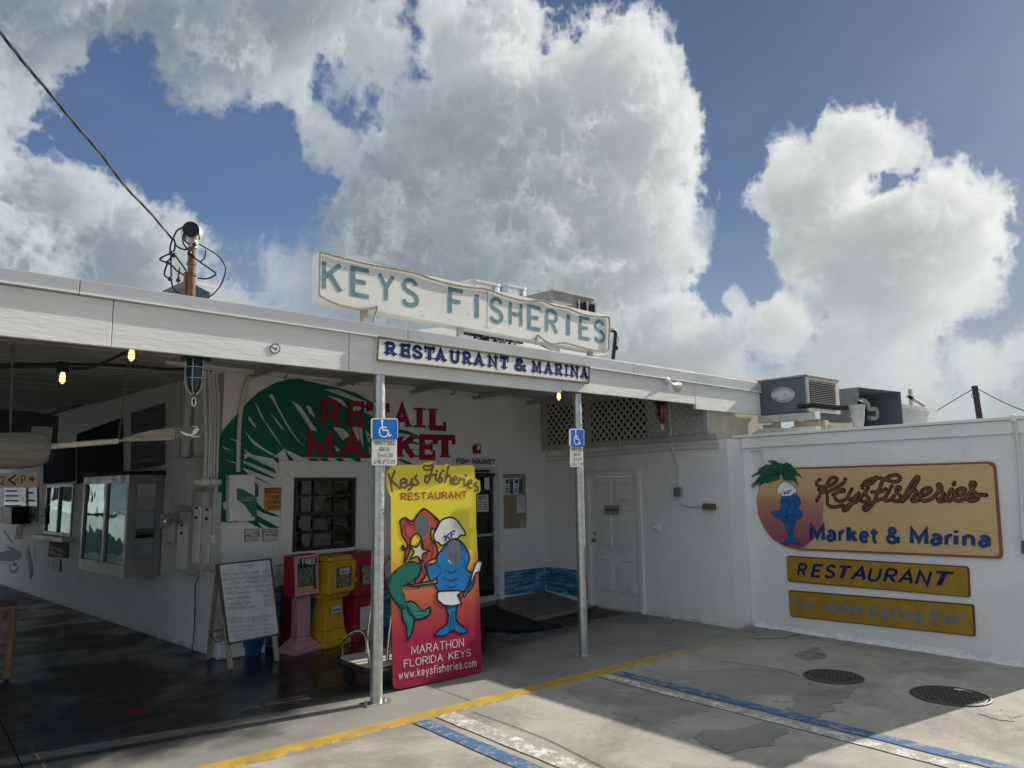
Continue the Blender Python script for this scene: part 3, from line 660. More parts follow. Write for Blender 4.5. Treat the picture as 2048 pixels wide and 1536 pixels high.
# dark room behind
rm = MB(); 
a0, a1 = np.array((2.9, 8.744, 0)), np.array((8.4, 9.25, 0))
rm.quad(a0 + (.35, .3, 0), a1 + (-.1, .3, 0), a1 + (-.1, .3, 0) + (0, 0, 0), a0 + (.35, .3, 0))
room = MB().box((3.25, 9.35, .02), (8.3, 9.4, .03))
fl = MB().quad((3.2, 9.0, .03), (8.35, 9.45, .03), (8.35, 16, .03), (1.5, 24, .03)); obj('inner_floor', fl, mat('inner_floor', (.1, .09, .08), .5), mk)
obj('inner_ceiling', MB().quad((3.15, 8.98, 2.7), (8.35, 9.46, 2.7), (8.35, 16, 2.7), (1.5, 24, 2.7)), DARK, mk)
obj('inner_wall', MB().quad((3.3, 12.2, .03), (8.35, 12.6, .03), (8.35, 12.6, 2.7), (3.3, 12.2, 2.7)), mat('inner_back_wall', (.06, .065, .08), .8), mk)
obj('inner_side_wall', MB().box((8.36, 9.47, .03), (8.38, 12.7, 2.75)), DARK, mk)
# front window: black frame, muntins, panes, white outer trim
def bar2(mb, plane, u_dir, u0, z0, u1, z1, w, t, off=0.0):
    """flat bar on a wall from (u0,z0) to (u1,z1), width w, thickness t, standing off the wall"""
    mb.bar(on(plane, u_dir, u0, z0, off + t / 2), on(plane, u_dir, u1, z1, off + t / 2), w, t, up=plane.n)
def rect_frame(plane, u_dir, r, w, t, off):
    u0, u1, z0, z1 = r; mb = MB()
    bar2(mb, plane, u_dir, u0, z0 + w / 2, u1, z0 + w / 2, w, t, off); bar2(mb, plane, u_dir, u0, z1 - w / 2, u1, z1 - w / 2, w, t, off)
    bar2(mb, plane, u_dir, u0 + w / 2, z0 + w, u0 + w / 2, z1 - w, w, t, off); bar2(mb, plane, u_dir, u1 - w / 2, z0 + w, u1 - w / 2, z1 - w, w, t, off); return mb
BLK = mat('black_window_frame', (.02, .021, .022), .45)
GLS = glass('window_glass'); GLSD = glass('shop_glass', trans=.22)
u0, u1, z0, z1 = wh
w = obj('window', rect_frame(RETAIL, RT, wh, .045, .07, -.06), BLK, mk)
mid = z0 + (z1 - z0) * .505
mb = MB(); bar2(mb, RETAIL, RT, u0 + .045, mid, u1 - .045, mid, .045, .05, -.05)
for f in (1 / 3, 2 / 3):
    for a, b in ((z0 + .045, mid - .022), (mid + .022, z1 - .045)): bar2(mb, RETAIL, RT, u0 + (u1 - u0) * f, a, u0 + (u1 - u0) * f, b, .018, .02, -.035)
for zz in (z0 + (mid - z0) * .5, mid + (z1 - mid) * .5): bar2(mb, RETAIL, RT, u0 + .045, zz, u1 - .045, zz, .018, .019, -.034)
obj('muntin', mb, BLK, w)
for i in range(3):
    for j in range(4):
        ua, ub = u0 + (u1 - u0) * i / 3 + .02, u0 + (u1 - u0) * (i + 1) / 3 - .02; za, zb_ = z0 + (z1 - z0) * j / 4 + .02, z0 + (z1 - z0) * (j + 1) / 4 - .02
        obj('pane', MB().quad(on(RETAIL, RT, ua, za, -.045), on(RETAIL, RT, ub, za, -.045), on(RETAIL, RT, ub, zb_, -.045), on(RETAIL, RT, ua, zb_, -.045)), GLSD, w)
tr = MB(); e = .16
bar2(tr, RETAIL, RT, u0 - .21, z1 + .11, u1 + .3, z1 + .11, .20, .03); bar2(tr, RETAIL, RT, u0 - .09, z0 - .02, u0 - .09, z1 + .01, .16, .03)
bar2(tr, RETAIL, RT, u1 + .12, z0 - .02, u1 + .12, z1 + .01, .22, .03); bar2(tr, RETAIL, RT, u0 - .25, z0 - .08, u1 + .34, z0 - .08, .11, .06); bar2(tr, RETAIL, RT, u0 - .22, z0 - .2, u1 + .3, z0 - .2, .12, .03)
obj('window_trim', tr, TRIM, mk, bevel=.004)
# things on show behind the window
sh = thing('display_shelf', 'dark shelves with jars and bread behind the black framed window', 'shelf', (4.2, 9.25, 0))
rs_ = random.Random(4)
PV = on(RETAIL, RT, u0, 0, -.35)
for k_, zf in enumerate((.15, .42, .73)):
    zz = z0 + (z1 - z0) * zf; m_ = MB(); m_.bar(on(RETAIL, RT, u0 + .04, zz, -.35), on(RETAIL, RT, u1 - .04, zz, -.35), .3, .02, up=(0, 0, 1)); obj('shelf_board', m_, mat('pale_shelf', (.4, .4, .38), .6), sh)
    u = u0 + .1
    while u < u1 - .12:
        c = on(RETAIL, RT, u, zz + .01, -.3 + rs_.uniform(-.06, .04)); hh = rs_.uniform(.06, .16); rr_ = rs_.uniform(.02, .045)
        if rs_.random() < .75:
            col = rs_.choice([(.4, .3, .12), (.3, .32, .3), (.35, .12, .15), (.5, .5, .46), (.15, .12, .08)])
            o = obj('jar', MB().lathe(c, [(rr_, 0), (rr_, hh * .75), (rr_ * .6, hh * .88), (rr_ * .6, hh)], 10), mat('jar_%d' % int(col[0] * 100), col, .3), sh, smooth=True)
        u += rs_.uniform(.06, .13)
# market glass door
d0, d1, dz0, dz1 = dh
dr_ = obj('glass_door', rect_frame(RETAIL, RT, (d0, d1, .1, dz1), .085, .06, -.05), mat('white_aluminium', (.62, .63, .63), .35, .3), mk, bevel=.004)
obj('door_glass', MB().quad(on(RETAIL, RT, d0 + .08, .18, -.03), on(RETAIL, RT, d1 - .08, .18, -.03), on(RETAIL, RT, d1 - .08, dz1 - .08, -.03), on(RETAIL, RT, d0 + .08, dz1 - .08, -.03)), GLSD, dr_)
m_ = MB(); bar2(m_, RETAIL, RT, d0 + .085, 1.1, d1 - .085, 1.1, .04, .03, -.025); obj('push_bar', m_, GALV, dr_)
m_ = MB(); bar2(m_, RETAIL, RT, d1 - .5, dz1 - .12, d1 - .12, dz1 - .12, .05, .06, .0); bar2(m_, RETAIL, RT, d1 - .52, dz1 - .055, d1 - .2, dz1 - .055, .03, .02, .02); obj('door_closer', m_, mat('dark_bronze', (.03, .028, .025), .4), dr_)
def sheet(name, plane, quad, m, off, parent=None, t=.002, **k):
    return obj(name, panel(plane, quad, t, off), m, parent, **k)
f_ = Flat(RETAIL, .004)
f_.poly([(953, 990), (976, 989), (977, 1023), (954, 1024)]); obj('door_notice', f_.mb, PAPER, dr_)
f_ = Flat(RETAIL, .006); f_.text('KEYS', (957, 992), (973, 991), (973, 1000), (957, 1001), wt=1.2)
for q in range(4): f_.stroke([(956, 1005 + q * 4.4), (964, 1004.6 + q * 4.4)], .008); f_.stroke([(967, 1004.6 + q * 4.4), (974, 1004.2 + q * 4.4)], .012)
obj('notice_print', f_.mb, INK, dr_)
f_ = Flat(RETAIL, .004); f_.poly([(968, 955), (978, 954.5), (979, 979), (969, 979.5)]); obj('door_notice', f_.mb, PAPER, dr_)
fr = MB(); bar2(fr, RETAIL, RT, d1 + .04, .1, d1 + .04, dz1 + .02, .08, .04); bar2(fr, RETAIL, RT, d0 - .04, .1, d0 - .04, dz1 + .02, .08, .04); bar2(fr, RETAIL, RT, d0, dz1 + .012, d1, dz1 + .012, .02, .03); obj('door_frame', fr, TRIM, mk)
# painted blue wave band
def wave_fn(n, c, B, p):
    h = n.noise(n.pos((1.2, 1.2, 9)), 2.4, 5, .6, .4)
    c = n.mix(n.ramp(h, .45, .62), c, (.16, .4, .55)); return n.mix(n.ramp(h, .66, .74, 0, .6), c, (.5, .66, .74))
WAVE = mat('blue_wave_paint', (.025, .16, .3), .6, fn=wave_fn, var=.25, scale=3)
f_ = Flat(RETAIL, .003)
f_.poly([(999, 1145), (1030, 1141), (1060, 1138), (1088.5, 1135), (1092.5, 1182), (1040, 1188), (1001, 1190)]); obj('wave_band', f_.mb, WAVE, mk)
f_ = Flat(RETAIL, .003); f_.poly([(550, 1172), (600, 1168), (700, 1160), (930, 1148), (932, 1215), (760, 1265), (600, 1292), (500, 1308), (545, 1240)]); obj('wave_band', f_.mb, WAVE, mk)
# mural: one huge green palm frond, cut through with slashes of bare wall
GREEN = mat('green_mural_paint', (.008, .135, .095), .7, var=.12, scale=2)
Z4 = (380, 700, 5.12)
def z4(s): return zpx(s, *Z4)
f_ = Flat(RETAIL, .003)
f_.poly(z4('290 1330,275 1200,283 1000,295 900,350 800,480 660,560 560,700 430,870 335,1000 300,1120 297,1300 340,1480 375,1700 440,1900 555,2010 650,1960 700,1990 800,2100 860,2060 980,1990 1010,1930 1080,1880 1110,1150 1100,960 1010,840 1110,560 1060,540 1210,650 1330,700 1400,700 1500,480 1560,420 1700,300 1700,290 1330')); 
for q in ('1200 495,1350 515,1500 575,1580 640,1400 575,1250 545', '1400 640,1540 690,1540 705,1400 680', '1400 755,1530 765,1400 775', '1240 885,1350 945,1470 955,1340 900,1280 880'): f_.poly(zpx(q, 600, 780, 6.4)); 
for q in ('1190 1110,1380 1210,1300 1105', '1310 1110,1490 1210,1400 1105', '1480 1110,1620 1215,1560 1110', '1640 1110,1770 1190,1740 1105', '820 1090,985 1240,900 1100', '960 1010,1130 1210,1010 1130', '540 1130,890 1265,860 1215,600 1090', '520 1200,865 1325,850 1300,560 1160', '620 1290,880 1405,850 1390,700 1310'): f_.poly(z4(q))
f_.poly(zpx('205 0,500 0,560 70,700 130,640 125,560 100,500 60,480 100,690 215,610 215,520 170,560 225,500 200,420 150,360 170,205 170', 380, 1000, 3.84))
obj('mural', f_.mb, GREEN, mk)
BARE = mat('bare_wall_slash', (.6, .6, .58), .75)
f_ = Flat(RETAIL, .0045)
for q in ('665 535,700 590,760 720,860 860,950 1000,1010 1080,960 1010,860 890,780 760,710 660', '810 465,840 445,890 560,960 690,1040 830,1120 940,1190 1005,1100 930,1010 810,930 670,870 560', '1030 515,1130 575,1200 680,1300 830,1240 825,1130 650',
          '1183 572,1232 575,1280 695,1225 650', '1370 402,1510 403,1700 490,1900 560,2100 640,1900 600,1680 520', '1400 465,1560 510,1620 600,1580 575,1500 520', '390 898,500 935,540 972,480 945', '335 985,425 1030,345 1010', '350 1122,530 1165,470 1165',
          '595 680,610 685,685 800,640 770,598 715', '820 650,900 730,968 828,930 800', '555 820,640 920,760 1010,900 1090,820 1070,640 960', '540 1005,660 1090,800 1160,870 1190,740 1165,600 1080', '1100 815,1200 920,1190 915', '1460 790,1560 800,1640 880,1560 920', '1470 970,1540 1030,1500 1040', '1730 790,1760 800,1775 1000,1740 900', '1790 815,1850 880,1880 1010,1820 930',
          '530 1130,880 1265,870 1280,760 1230,560 1160', '1640 640,1760 620,1900 700,2010 740,1960 690,1880 640,1750 570,1650 560', '1830 1000,1900 870,1960 900,1900 1090,1840 1100', '1660 790,1720 780,1735 900,1700 1000,1670 900'):
    f_ = Flat(RETAIL, .0045); f_.poly(z4(q)); obj('mural_gap', f_.mb, BARE, mk)
f_ = Flat(RETAIL, .0045); f_.poly(zpx('250 20,300 0,330 30,420 80,470 150,330 130,255 60', 380, 1000, 3.84)); obj('mural_gap', f_.mb, BARE, mk)
# RETAIL MARKET in dark red slab letters outlined in navy
RED = mat('dark_red_letter_paint', (.34, .014, .022), .6, var=.15, scale=6)
def both(plane, txt, TL, TR, BR, BL, xr, wt, serif, st, m1, m2, grow, parent, off=.006, name='letter'):
    def col(x, a, b): f = (x - a[0]) / (b[0] - a[0]); return a[1] + f * (b[1] - a[1])
    for ch, (x0, x1) in zip([c for c in txt if c != ' '], xr):
        for k_, (m, g_) in enumerate(((m2, grow), (m1, 0))):
            f = Flat(plane, off + .003 * k_)
            q = [(x0, col(x0, TL, TR)), (x1, col(x1, TL, TR)), (x1, col(x1, BL, BR)), (x0, col(x0, BL, BR))]
            cx, cy = sum(p[0] for p in q) / 4, sum(p[1] for p in q) / 4
            h = q[3][1] - q[0][1]; gx = g_ * h
            q = [(p[0] + math.copysign(gx, p[0] - cx) * (1 if g_ else 0), p[1] + (math.copysign(gx, p[1] - cy) if g_ else 0)) for p in q]
            f.text(ch, *q, wt=wt * (1 + g_ * 6), serif=serif, st=st)
            if k_ == 0: base = obj(name, f.mb, m, parent)
            else: obj('letter_face', f.mb, m, base)
Z7 = lambda x, y: (600 + x / 6.4, 780 + y / 6.4)
def zr(l, k=6.4, o=600): return [(o + a / k, o + b / k) for a, b in l]
both(RETAIL, 'RETAIL', Z7(240, 118), Z7(1790, 222), Z7(1790, 515), Z7(240, 445), zr([(235, 548), (590, 810), (850, 1135), (1180, 1425), (1455, 1600), (1640, 1860)]), 1.4, 1.25, .55, RED, NAVY, .028, mk)
both(RETAIL, 'MARKET', Z7(100, 540), Z7(1950, 585), Z7(1950, 890), Z7(50, 872), zr([(55, 455), (485, 845), (880, 1230), (1225, 1490), (1515, 1720), (1725, 1975)]), 1.4, 1.25, .55, RED, NAVY, .028, mk)

# ================================================================== STORAGE BUILDING (door wall + sign wall)
sb = thing('storage_building', 'long white stucco building with a panel door and painted signs', 'building', (9, 5.8, 0))
DT = np.array((0, 1., 0))
dq = rect_uz(DOORW, DT, [(1178, 955), (1276, 950), (1282, 1227), (1187, 1212)]); dq = (dq[0], dq[1], .0, dq[3])
lat_top = 2.42
mb = wall_with_holes(DOORW, DT, 5.76, 9.32, 0, lat_top, [dq], .12, WALL, 'door_wall', sb)
obj('pilaster', MB().box((8.4, 5.64, 0), (8.9, 5.76, lat_top)), WALL, sb)
obj('sign_wall', MB().box((8.75, 2.22, 0), (8.95, 5.637, 2.44)), WALL, sb)
obj('end_wall', MB().box((8.953, 2.22, 0), (16, 2.4, 2.44)), WALL, sb)
obj('flat_roof', MB().box((8.98, 2.403, 2.2), (16, 9.2, 2.3)), mat('white_roof_membrane', (.6, .6, .58), .8, scale=2), sb)
cp = MB().box((8.70, 2.17, 2.44), (9.02, 5.76, 2.475)); cp.box((8.722, 2.19, 2.30), (8.747, 5.635, 2.437)); obj('parapet_cap', cp, TRIM, sb, bevel=.006)
u0, u1, z0, z1 = dq
dm = mat('white_door_paint', (.74, .74, .72), .45, var=.05)
dd = MB().box((8.425, u0 + .005, .012), (8.465, u1 - .005, z1 - .004)); door = obj('door', dd, dm, sb, bevel=.003)
pn = MB(); W_ = u1 - u0
for (a, b) in ((.12, .45), (.57, .88)):
    for za, zb_ in ((.80, .95), (.46, .75), (.13, .37)):
        ya, yb, ca, cb = u0 + a * W_, u0 + b * W_, z0 + za * (z1 - z0), z0 + zb_ * (z1 - z0)
        pn = MB()
        for p, q in (((8.404, ya, ca), (8.4245, ya + .018, cb)), ((8.404, yb - .018, ca), (8.4245, yb, cb)), ((8.404, ya + .018, ca), (8.4245, yb - .018, ca + .018)), ((8.404, ya + .018, cb - .018), (8.4245, yb - .018, cb))): pn.box(p, q)
        pn.box((8.407, ya + .035, ca + .035), (8.4245, yb - .035, cb - .035))
        obj('door_panel', pn, dm, door, bevel=.007)
for zz in (.99, 1.10): obj('door_knob' if zz < 1 else 'deadbolt', MB().lathe((8.43, u1 - .065, zz), [(.028, 0), (.028, .012), (.012, .02), (.012, .04), (.027, .05), (.024, .07), (.01, .075)] if zz < 1 else [(.026, 0), (.026, .02), (.01, .026)], 16, ax=(-1, 0, 0)), STEEL, door, smooth=True)
for zz in (.22, 1.0, 1.75): obj('hinge', MB().box((8.405, u0 - .012, zz), (8.424, u0 + .012, zz + .1)), STEEL, door)
fr = MB()
for p, q in (((8.365, u0 - .075, 0), (8.398, u0 - .005, z1 + .07)), ((8.365, u1 + .005, 0), (8.398, u1 + .075, z1 + .07)), ((8.368, u0 - .003, z1 + .004), (8.398, u1 + .003, z1 + .07))): fr.box(p, q)
fr.box((8.352, u0 - .085, z1 + .073), (8.398, u1 + .085, z1 + .09)); obj('door_frame', fr, TRIM, sb, bevel=.003)
ds = sheet('door_sign', PX(8.402), [(1209, 1011), (1238, 1010), (1238, 1029), (1209, 1028.5)], mat('brushed_plate', (.4, .4, .4), .45, .5), .0, door)
f_ = Flat(PX(8.399), .001); f_.text('EMPLOYEES ONLY', (1212, 1017), (1236, 1017), (1236, 1022.5), (1212, 1022), wt=1.3); obj('lettering', f_.mb, INK, door)
f_ = Flat(DOORW, .003); f_.poly([(1088.8, 1134), (1120, 1136), (1150, 1140), (1176, 1141), (1178.5, 1200), (1094, 1180)]); obj('wave_band', f_.mb, WAVE, sb)
# plaster skirt left rough at the foot of the sign wall
sk = MB(); rr = random.Random(8); pts = [(8.745, 2.22 + i * .06, .0) for i in range(57)]
vs = []
for i, p in enumerate(pts): vs += [(8.747, p[1], .07 + rr.uniform(-.015, .015)), (8.738 - rr.uniform(0, .008), p[1], .03), (8.71 - rr.uniform(0, .03), p[1], -.003)]
sk.add(vs, [[3 * i + j, 3 * i + j + 1, 3 * i + j + 4, 3 * i + j + 3] for i in range(56) for j in (0, 1)]); obj('wall_foot', sk, mat('rough_foot_plaster', (.72, .72, .7), .9, var=.12, scale=14, bump=.01, dirt=(.12, .115, .11), dirt_amt=.05), sb)
# lattice screen above the door wall
lt = thing('lattice_screen', 'diagonal white lattice screen above the door wall', 'lattice', (8.4, 7.5, 2.42))
y0, y1, zb_, zt = 5.82, 9.22, 2.47, 3.25
rail = MB().box((8.36, 5.76, 2.423), (8.44, 9.23, 2.50)); rail.box((8.365, 5.9, 3.22), (8.435, 9.2, 3.255)); rail.box((8.363, 5.90, 2.502), (8.437, 5.97, 3.218)); rail.box((8.363, 9.14, 2.502), (8.437, 9.22, 3.218)); rail.box((8.368, 8.12, 2.502), (8.432, 8.2, 3.218))
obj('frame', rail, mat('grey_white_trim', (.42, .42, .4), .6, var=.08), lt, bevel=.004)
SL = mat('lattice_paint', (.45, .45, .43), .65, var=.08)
p_ = .125; hgt = 3.22 - 2.5
for sg, dx in ((1, 8.392), (-1, 8.404)):
    c = y0 - hgt
    while c < y1 + hgt:
        # slat runs from (ya, 2.5) to (yb, 3.22) at 45 degrees, cut to the frame
        ya, yb = (c, c + hgt) if sg > 0 else (c + hgt, c); a_, b_ = (ya, 2.5), (yb, 3.22)
        def clip(a, b, lo, hi):
            (ya, za), (yb, zb) = a, b; t0, t1 = 0, 1; d = yb - ya
            ta, tb = sorted(((lo - ya) / d, (hi - ya) / d)); t0, t1 = max(0, ta), min(1, tb)
            return None if t1 - t0 < .06 else ((ya + d * t0, za + (zb - za) * t0), (ya + d * t1, za + (zb - za) * t1))
        r = clip(a_, b_, 5.97, 9.14)
        if r: obj('slat', MB().bar((dx, *r[0]), (dx, *r[1]), .034, .008, up=(1, 0, 0)), SL, lt)
        c += p_
obj('backing_panel', MB().box((8.412, 5.97, 2.503), (8.43, 6.98, 3.217)), mat('backing_board', (.62, .62, .6), .7), lt)
obj('loft_shade_sheet', MB().box((8.75, 6.1, 2.43), (8.8, 11.5, 3.3)), DARK, sb); obj('loft_shade_end', MB().box((8.45, 9.26, 2.43), (8.745, 9.3, 3.29)), DARK, sb)  # near-black sheets: the shade behind the lattice is put into their colour
# ================================================================== CANOPY
cn = thing('canopy', 'long low canopy roof with peeling white fascia boards', 'canopy', (3, 5.87, 2.87))
fb = lambda x: 2.889 - .0048 * x            # underside height of the fascia along x
joints = [-13, -7.4, -2.3, 1.132, 3.02, 5.62, 8.06, 9.75]
for i in range(len(joints) - 1):
    a, b = joints[i], joints[i + 1] - .006; dz = [0, 0, 0, 0, .0, .012, -.035, .02][i]
    lo = 0 if i != 5 else .028
    mb = MB(); vs = [(x, y, z) for x in (a, b) for y in (5.85 + .002 * (i % 2), 5.895) for z in (fb(x) + lo + (dz if i == 6 else 0), 3.235 - .008 * x)]
    mb.add(vs, [[0, 1, 3, 2], [4, 6, 7, 5], [0, 4, 5, 1], [2, 3, 7, 6], [0, 2, 6, 4], [1, 5, 7, 3]])
    obj('fascia_board', mb, FASC, cn, bevel=.003)
mb = MB()                                   # metal drip edge, stands 4 cm proud: it shades the top of the boards
for a, b in ((-13, .9), (.905, 3.6), (3.606, 6.8), (6.806, 9.85)):
    z0_, z1_ = 3.262 - .0115 * a, 3.262 - .0115 * b
    t0_, t1_ = 3.345 - .0065 * a, 3.345 - .0065 * b
    vs = [(x, y, z) for x, zl, zh in ((a, z0_, t0_), (b, z1_, t1_)) for y in (5.818, 5.90) for z in (zl - .02, zh)]
    m1 = MB().add(vs, [[0, 1, 3, 2], [4, 6, 7, 5], [0, 4, 5, 1], [2, 3, 7, 6], [0, 2, 6, 4], [1, 5, 7, 3]])
    lip = MB().bar((a, 5.816, z0_ - .012), (b, 5.816, z1_ - .012), .014, .012)
    o = obj('drip_edge', m1, mat('grey_white_flashing', (.42, .44, .46), .5, var=.08, scale=1.5, dirt=(.2, .2, .2), dirt_amt=.1), cn, bevel=.004); obj('drip_lip', lip, TRIM, cn)
obj('roof_sheet', MB().box((-13, 5.905, 3.30), (8.72, 19.6, 3.335)).box((8.715, 5.905, 3.20), (9.8, 9.4, 3.338)), mat('white_roof_sheet', (.6, .6, .58), .8, scale=2), cn)
PLK = mat('ceiling_board_paint', (.42, .41, .38), .7, var=.1, scale=2)
y = 5.93; rr = random.Random(2)
while y < 19.4:
    w_ = .205 if y < 12 else .6
    obj('plank', MB().box((-12.9, y, 3.262 + rr.uniform(-.012, .006)), (8.36, min(19.5, y + w_ - .022), 3.295)), PLK, cn); y += w_
for x in (3.2, 4.4, 5.6, 6.8, 8.0):
    yy = 19 if x < 2.8 else 8.72 + (x - 2.9) * .092
    obj('rafter', MB().box((x, 5.9, 3.18), (x + .05, yy, 3.262)), mat('rafter_paint', (.35, .35, .33), .7), cn)
kb = thing('passage_light_blocker', 'unseen added building keeping light off the passage from the left', 'building', (-6, 12, 0))  # added out of view to block light and darken the passage wall
obj('wall', MB().box((-6.2, 6.6, 0), (-6, 19.5, 3.25)), mat('blocker_wall', (.14, .15, .16), .8), kb); obj('front_wall', MB().box((-13, 6.6, 0), (-6.203, 6.8, 3.25)), WALL, kb)
for yk in (8, 11, 14, 17): obj('blocker_panel', MB().box((-5.995, yk, .9), (-5.96, yk + 1.8, 2.1)), mat('blocker_dark', (.06, .08, .1), .6), kb)
obj('backing_recess', MB().box((8.46, 6.0, 2.43), (10.4, 6.05, 3.22)), mat('cream_paint', (.62, .56, .45), .7), cn)
# the three posts that carry it
def post(x, y, r, lab, ptop=2.87):
    t = thing('canopy_post', lab, 'post', (x, y, 0), 'galvanised posts under the canopy front')
    obj('pipe', MB().tube([(x, y, .012), (x, y, 1.2), (x, y, ptop)], r, 24), GALV, t, smooth=True)
    obj('base_plate', MB().slab([(x - .13, y - .07, 0), (x + .13, y - .07, 0), (x + .13, y + .07, 0), (x - .13, y + .07, 0)], (0, 0, 1), .012), GALV, t, bevel=.003)
    for sx_ in (-1, 1): obj('anchor_bolt', MB().lathe((x + sx_ * .1, y, .012), [(.014, 0), (.014, .012), (.007, .014), (.007, .03)], 6), STEEL, t)
    return t
P1 = post(3.352, 5.90, .054, 'galvanised steel post at the yellow and red standing board')
P2 = post(5.935, 5.935, .051, 'galvanised steel post in front of the white panel door', 2.875)
post(-4.3, 5.9, .054, 'galvanised steel post outside the left side of the view')
f_ = Flat(PY(5.845), .001)
def pole_mark(px, w_, m):
    f = Flat(PY(5.90 - .0535), .0); [f.stroke(q, w_) for q in px]; return f.mb
obj('scribble', pole_mark([[(763, 1021), (767, 1019.5), (771, 1021)], [(763, 1033), (767, 1034.5), (771, 1033)], [(767, 1024), (766, 1028), (768, 1030), (769, 1026), (767, 1024)]], .006, INK), INK, P1)
def parking_sign(P, quad_plane, x0, x1, yt, ym, yb, lab, tilt=0):
    t = thing('parking_sign', lab, 'parking sign', quad_plane.at((x0 + x1) / 2, (yt + yb) / 2), 'disabled parking signs on the canopy posts')
    def rr_(x0, y0, x1, y1, r=4):
        out = []
        for cx, cy, a0 in ((x1 - r, y0 + r, -90), (x1 - r, y1 - r, 0), (x0 + r, y1 - r, 90), (x0 + r, y0 + r, 180)):
            for k in range(4): a = math.radians(a0 + k * 30); out.append((cx + r * math.cos(a), cy + r * math.sin(a)))
        return out
    up = x1 - x0
    obj('lower_plate', panel(quad_plane, rr_(x0 + 1.5, ym - 2, x1 - 2, yb), .003, .0), mat('sign_white', (.68, .68, .66), .4), t)
    bd = Flat(quad_plane, .0035)
    obj('upper_plate', panel(quad_plane, rr_(x0, yt, x1, ym), .004, .004), mat('sign_white', (.6, .6, .6), .4), t)
    f = Flat(quad_plane, .0085); f.poly(rr_(x0 + 2.2, yt + 2.2, x1 - 2.2, ym + 1, 2.6)); obj('blue_field', f.mb, mat('sign_blue', (.005, .13, .52), .35), t)
    f = Flat(quad_plane, .009); W_ = x1 - x0; H_ = ym - yt
    def q(s): return [(x0 + float(a) * W_, yt + float(b) * H_) for a, b in (p.split() for p in s.split(','))]
    k_ = np.linalg.norm(quad_plane.at(x1, ym) - quad_plane.at(x0, ym)) / 620.
    for s_, w_ in (('.39 .12,.42 .58,.60 .58,.66 .86,.72 .80', 28), ('.41 .44,.55 .44', 26), ('.38 .42,.30 .55,.31 .78,.43 .90,.55 .87,.60 .76', 24)): f.stroke(q(s_), w_ * k_, smooth='.30' in s_)
    c = q('.39 .13')[0]; f.poly([(c[0] + .05 * W_ * math.cos(a), c[1] + .05 * W_ * math.sin(a)) for a in np.linspace(0, 2 * PI, 12)[:-1]])
    obj('wheelchair_symbol', f.mb, WINK, t)
    f = Flat(quad_plane, .0045); hh = yb - ym
    for s_, a, b, v0, v1 in (('PARKING BY DISABLED', .12, .9, .06, .23), ('PERMIT ONLY', .29, .72, .31, .47), ('TOW-AWAY ZONE', .22, .80, .54, .70), ('& FINE UP TO $250.', .10, .88, .78, .94)):
        f.text(s_, (x0 + a * W_, ym + v0 * hh), (x0 + b * W_, ym + v0 * hh), (x0 + b * W_, ym + v1 * hh), (x0 + a * W_, ym + v1 * hh), wt=.95, gap=1.2)
    obj('lettering', f.mb, INK, t)
    return t
parking_sign(P1, PY(5.838), 742, 796, 836.5, 878, 931, 'blue and white disabled parking sign on the post over the yellow board')
parking_sign(P2, PY(5.877), 1138.5, 1168.5, 857.5, 893, 934, 'smaller disabled parking sign on the right post before the door wall')

# ================================================================== SIGNS ON THE CANOPY
bs = thing('rooftop_sign', 'long white rooftop sign reading KEYS FISHERIES in teal', 'sign', (4.6, 6.05, 3.45))
BP = PY(6.0)
c4 = [BP.at(640, 503), BP.at(1219, 632), BP.at(1216, 708), BP.at(638, 601)]
cL = [BP.at(628, 499), BP.at(628, 599.5)]
mb = MB(); back = np.array((0, .16, 0))
TL, TR, BR, BL = c4; 
vs = [TL, TR, BR, BL, TL + back, TR + back, BR + back, BL + back]
mb.add(vs, [[0, 3, 2, 1], [4, 5, 6, 7], [0, 4, 7, 3], [1, 2, 6, 5], [0, 1, 5, 4], [3, 7, 6, 2]]); obj('panel_box', mb, WHITE, bs, bevel=.004)
TEAL = mat('faded_teal_paint', (.11, .24, .28), .6, var=.22, scale=9, dirt=(.3, .36, .37), dirt_amt=.2)
top_ = lambda x: 518 + (x - 645) * (639.5 - 518) / (1199 - 645); bot_ = lambda x: 581 + (x - 645) * (686 - 581) / (1200 - 645)
for ch, a, b in [('K', 643.5, 684.5), ('E', 700.5, 737.6), ('Y', 755.6, 789), ('S', 804, 838), ('F', 896, 926), ('I', 949.6, 957.7), ('S', 980, 1006.7), ('H', 1018, 1044.7), ('E', 1055, 1081), ('R', 1091, 1116), ('I', 1133, 1140), ('E', 1158, 1179), ('S', 1189, 1210)]:
    f = Flat(BP, .003); f.text(ch, (a, top_(a)), (b, top_(b)), (b, bot_(b)), (a, bot_(a)), wt=1.02); obj('letter', f.mb, TEAL, bs)
j = Flat(BP, .0025); j.stroke([(974.5, 578), (974, 656)], .006, rnd=False, smooth=False); obj('panel_joint', j.mb, mat('dark_joint', (.12, .11, .1), .8), bs)
sc = MB()
for x, y in ((690, 537), (690, 579), (844, 569), (843, 610), (938, 590), (938, 627), (1012, 643), (1085, 623), (1085, 655), (972, 654), (980, 655), (847, 631), (1183, 677)): sc.lathe(BP.at(x, y, .001), [(.006, 0), (.004, .004)], 8, ax=(0, -1, 0))
obj('screw_heads', sc, STEEL, bs)
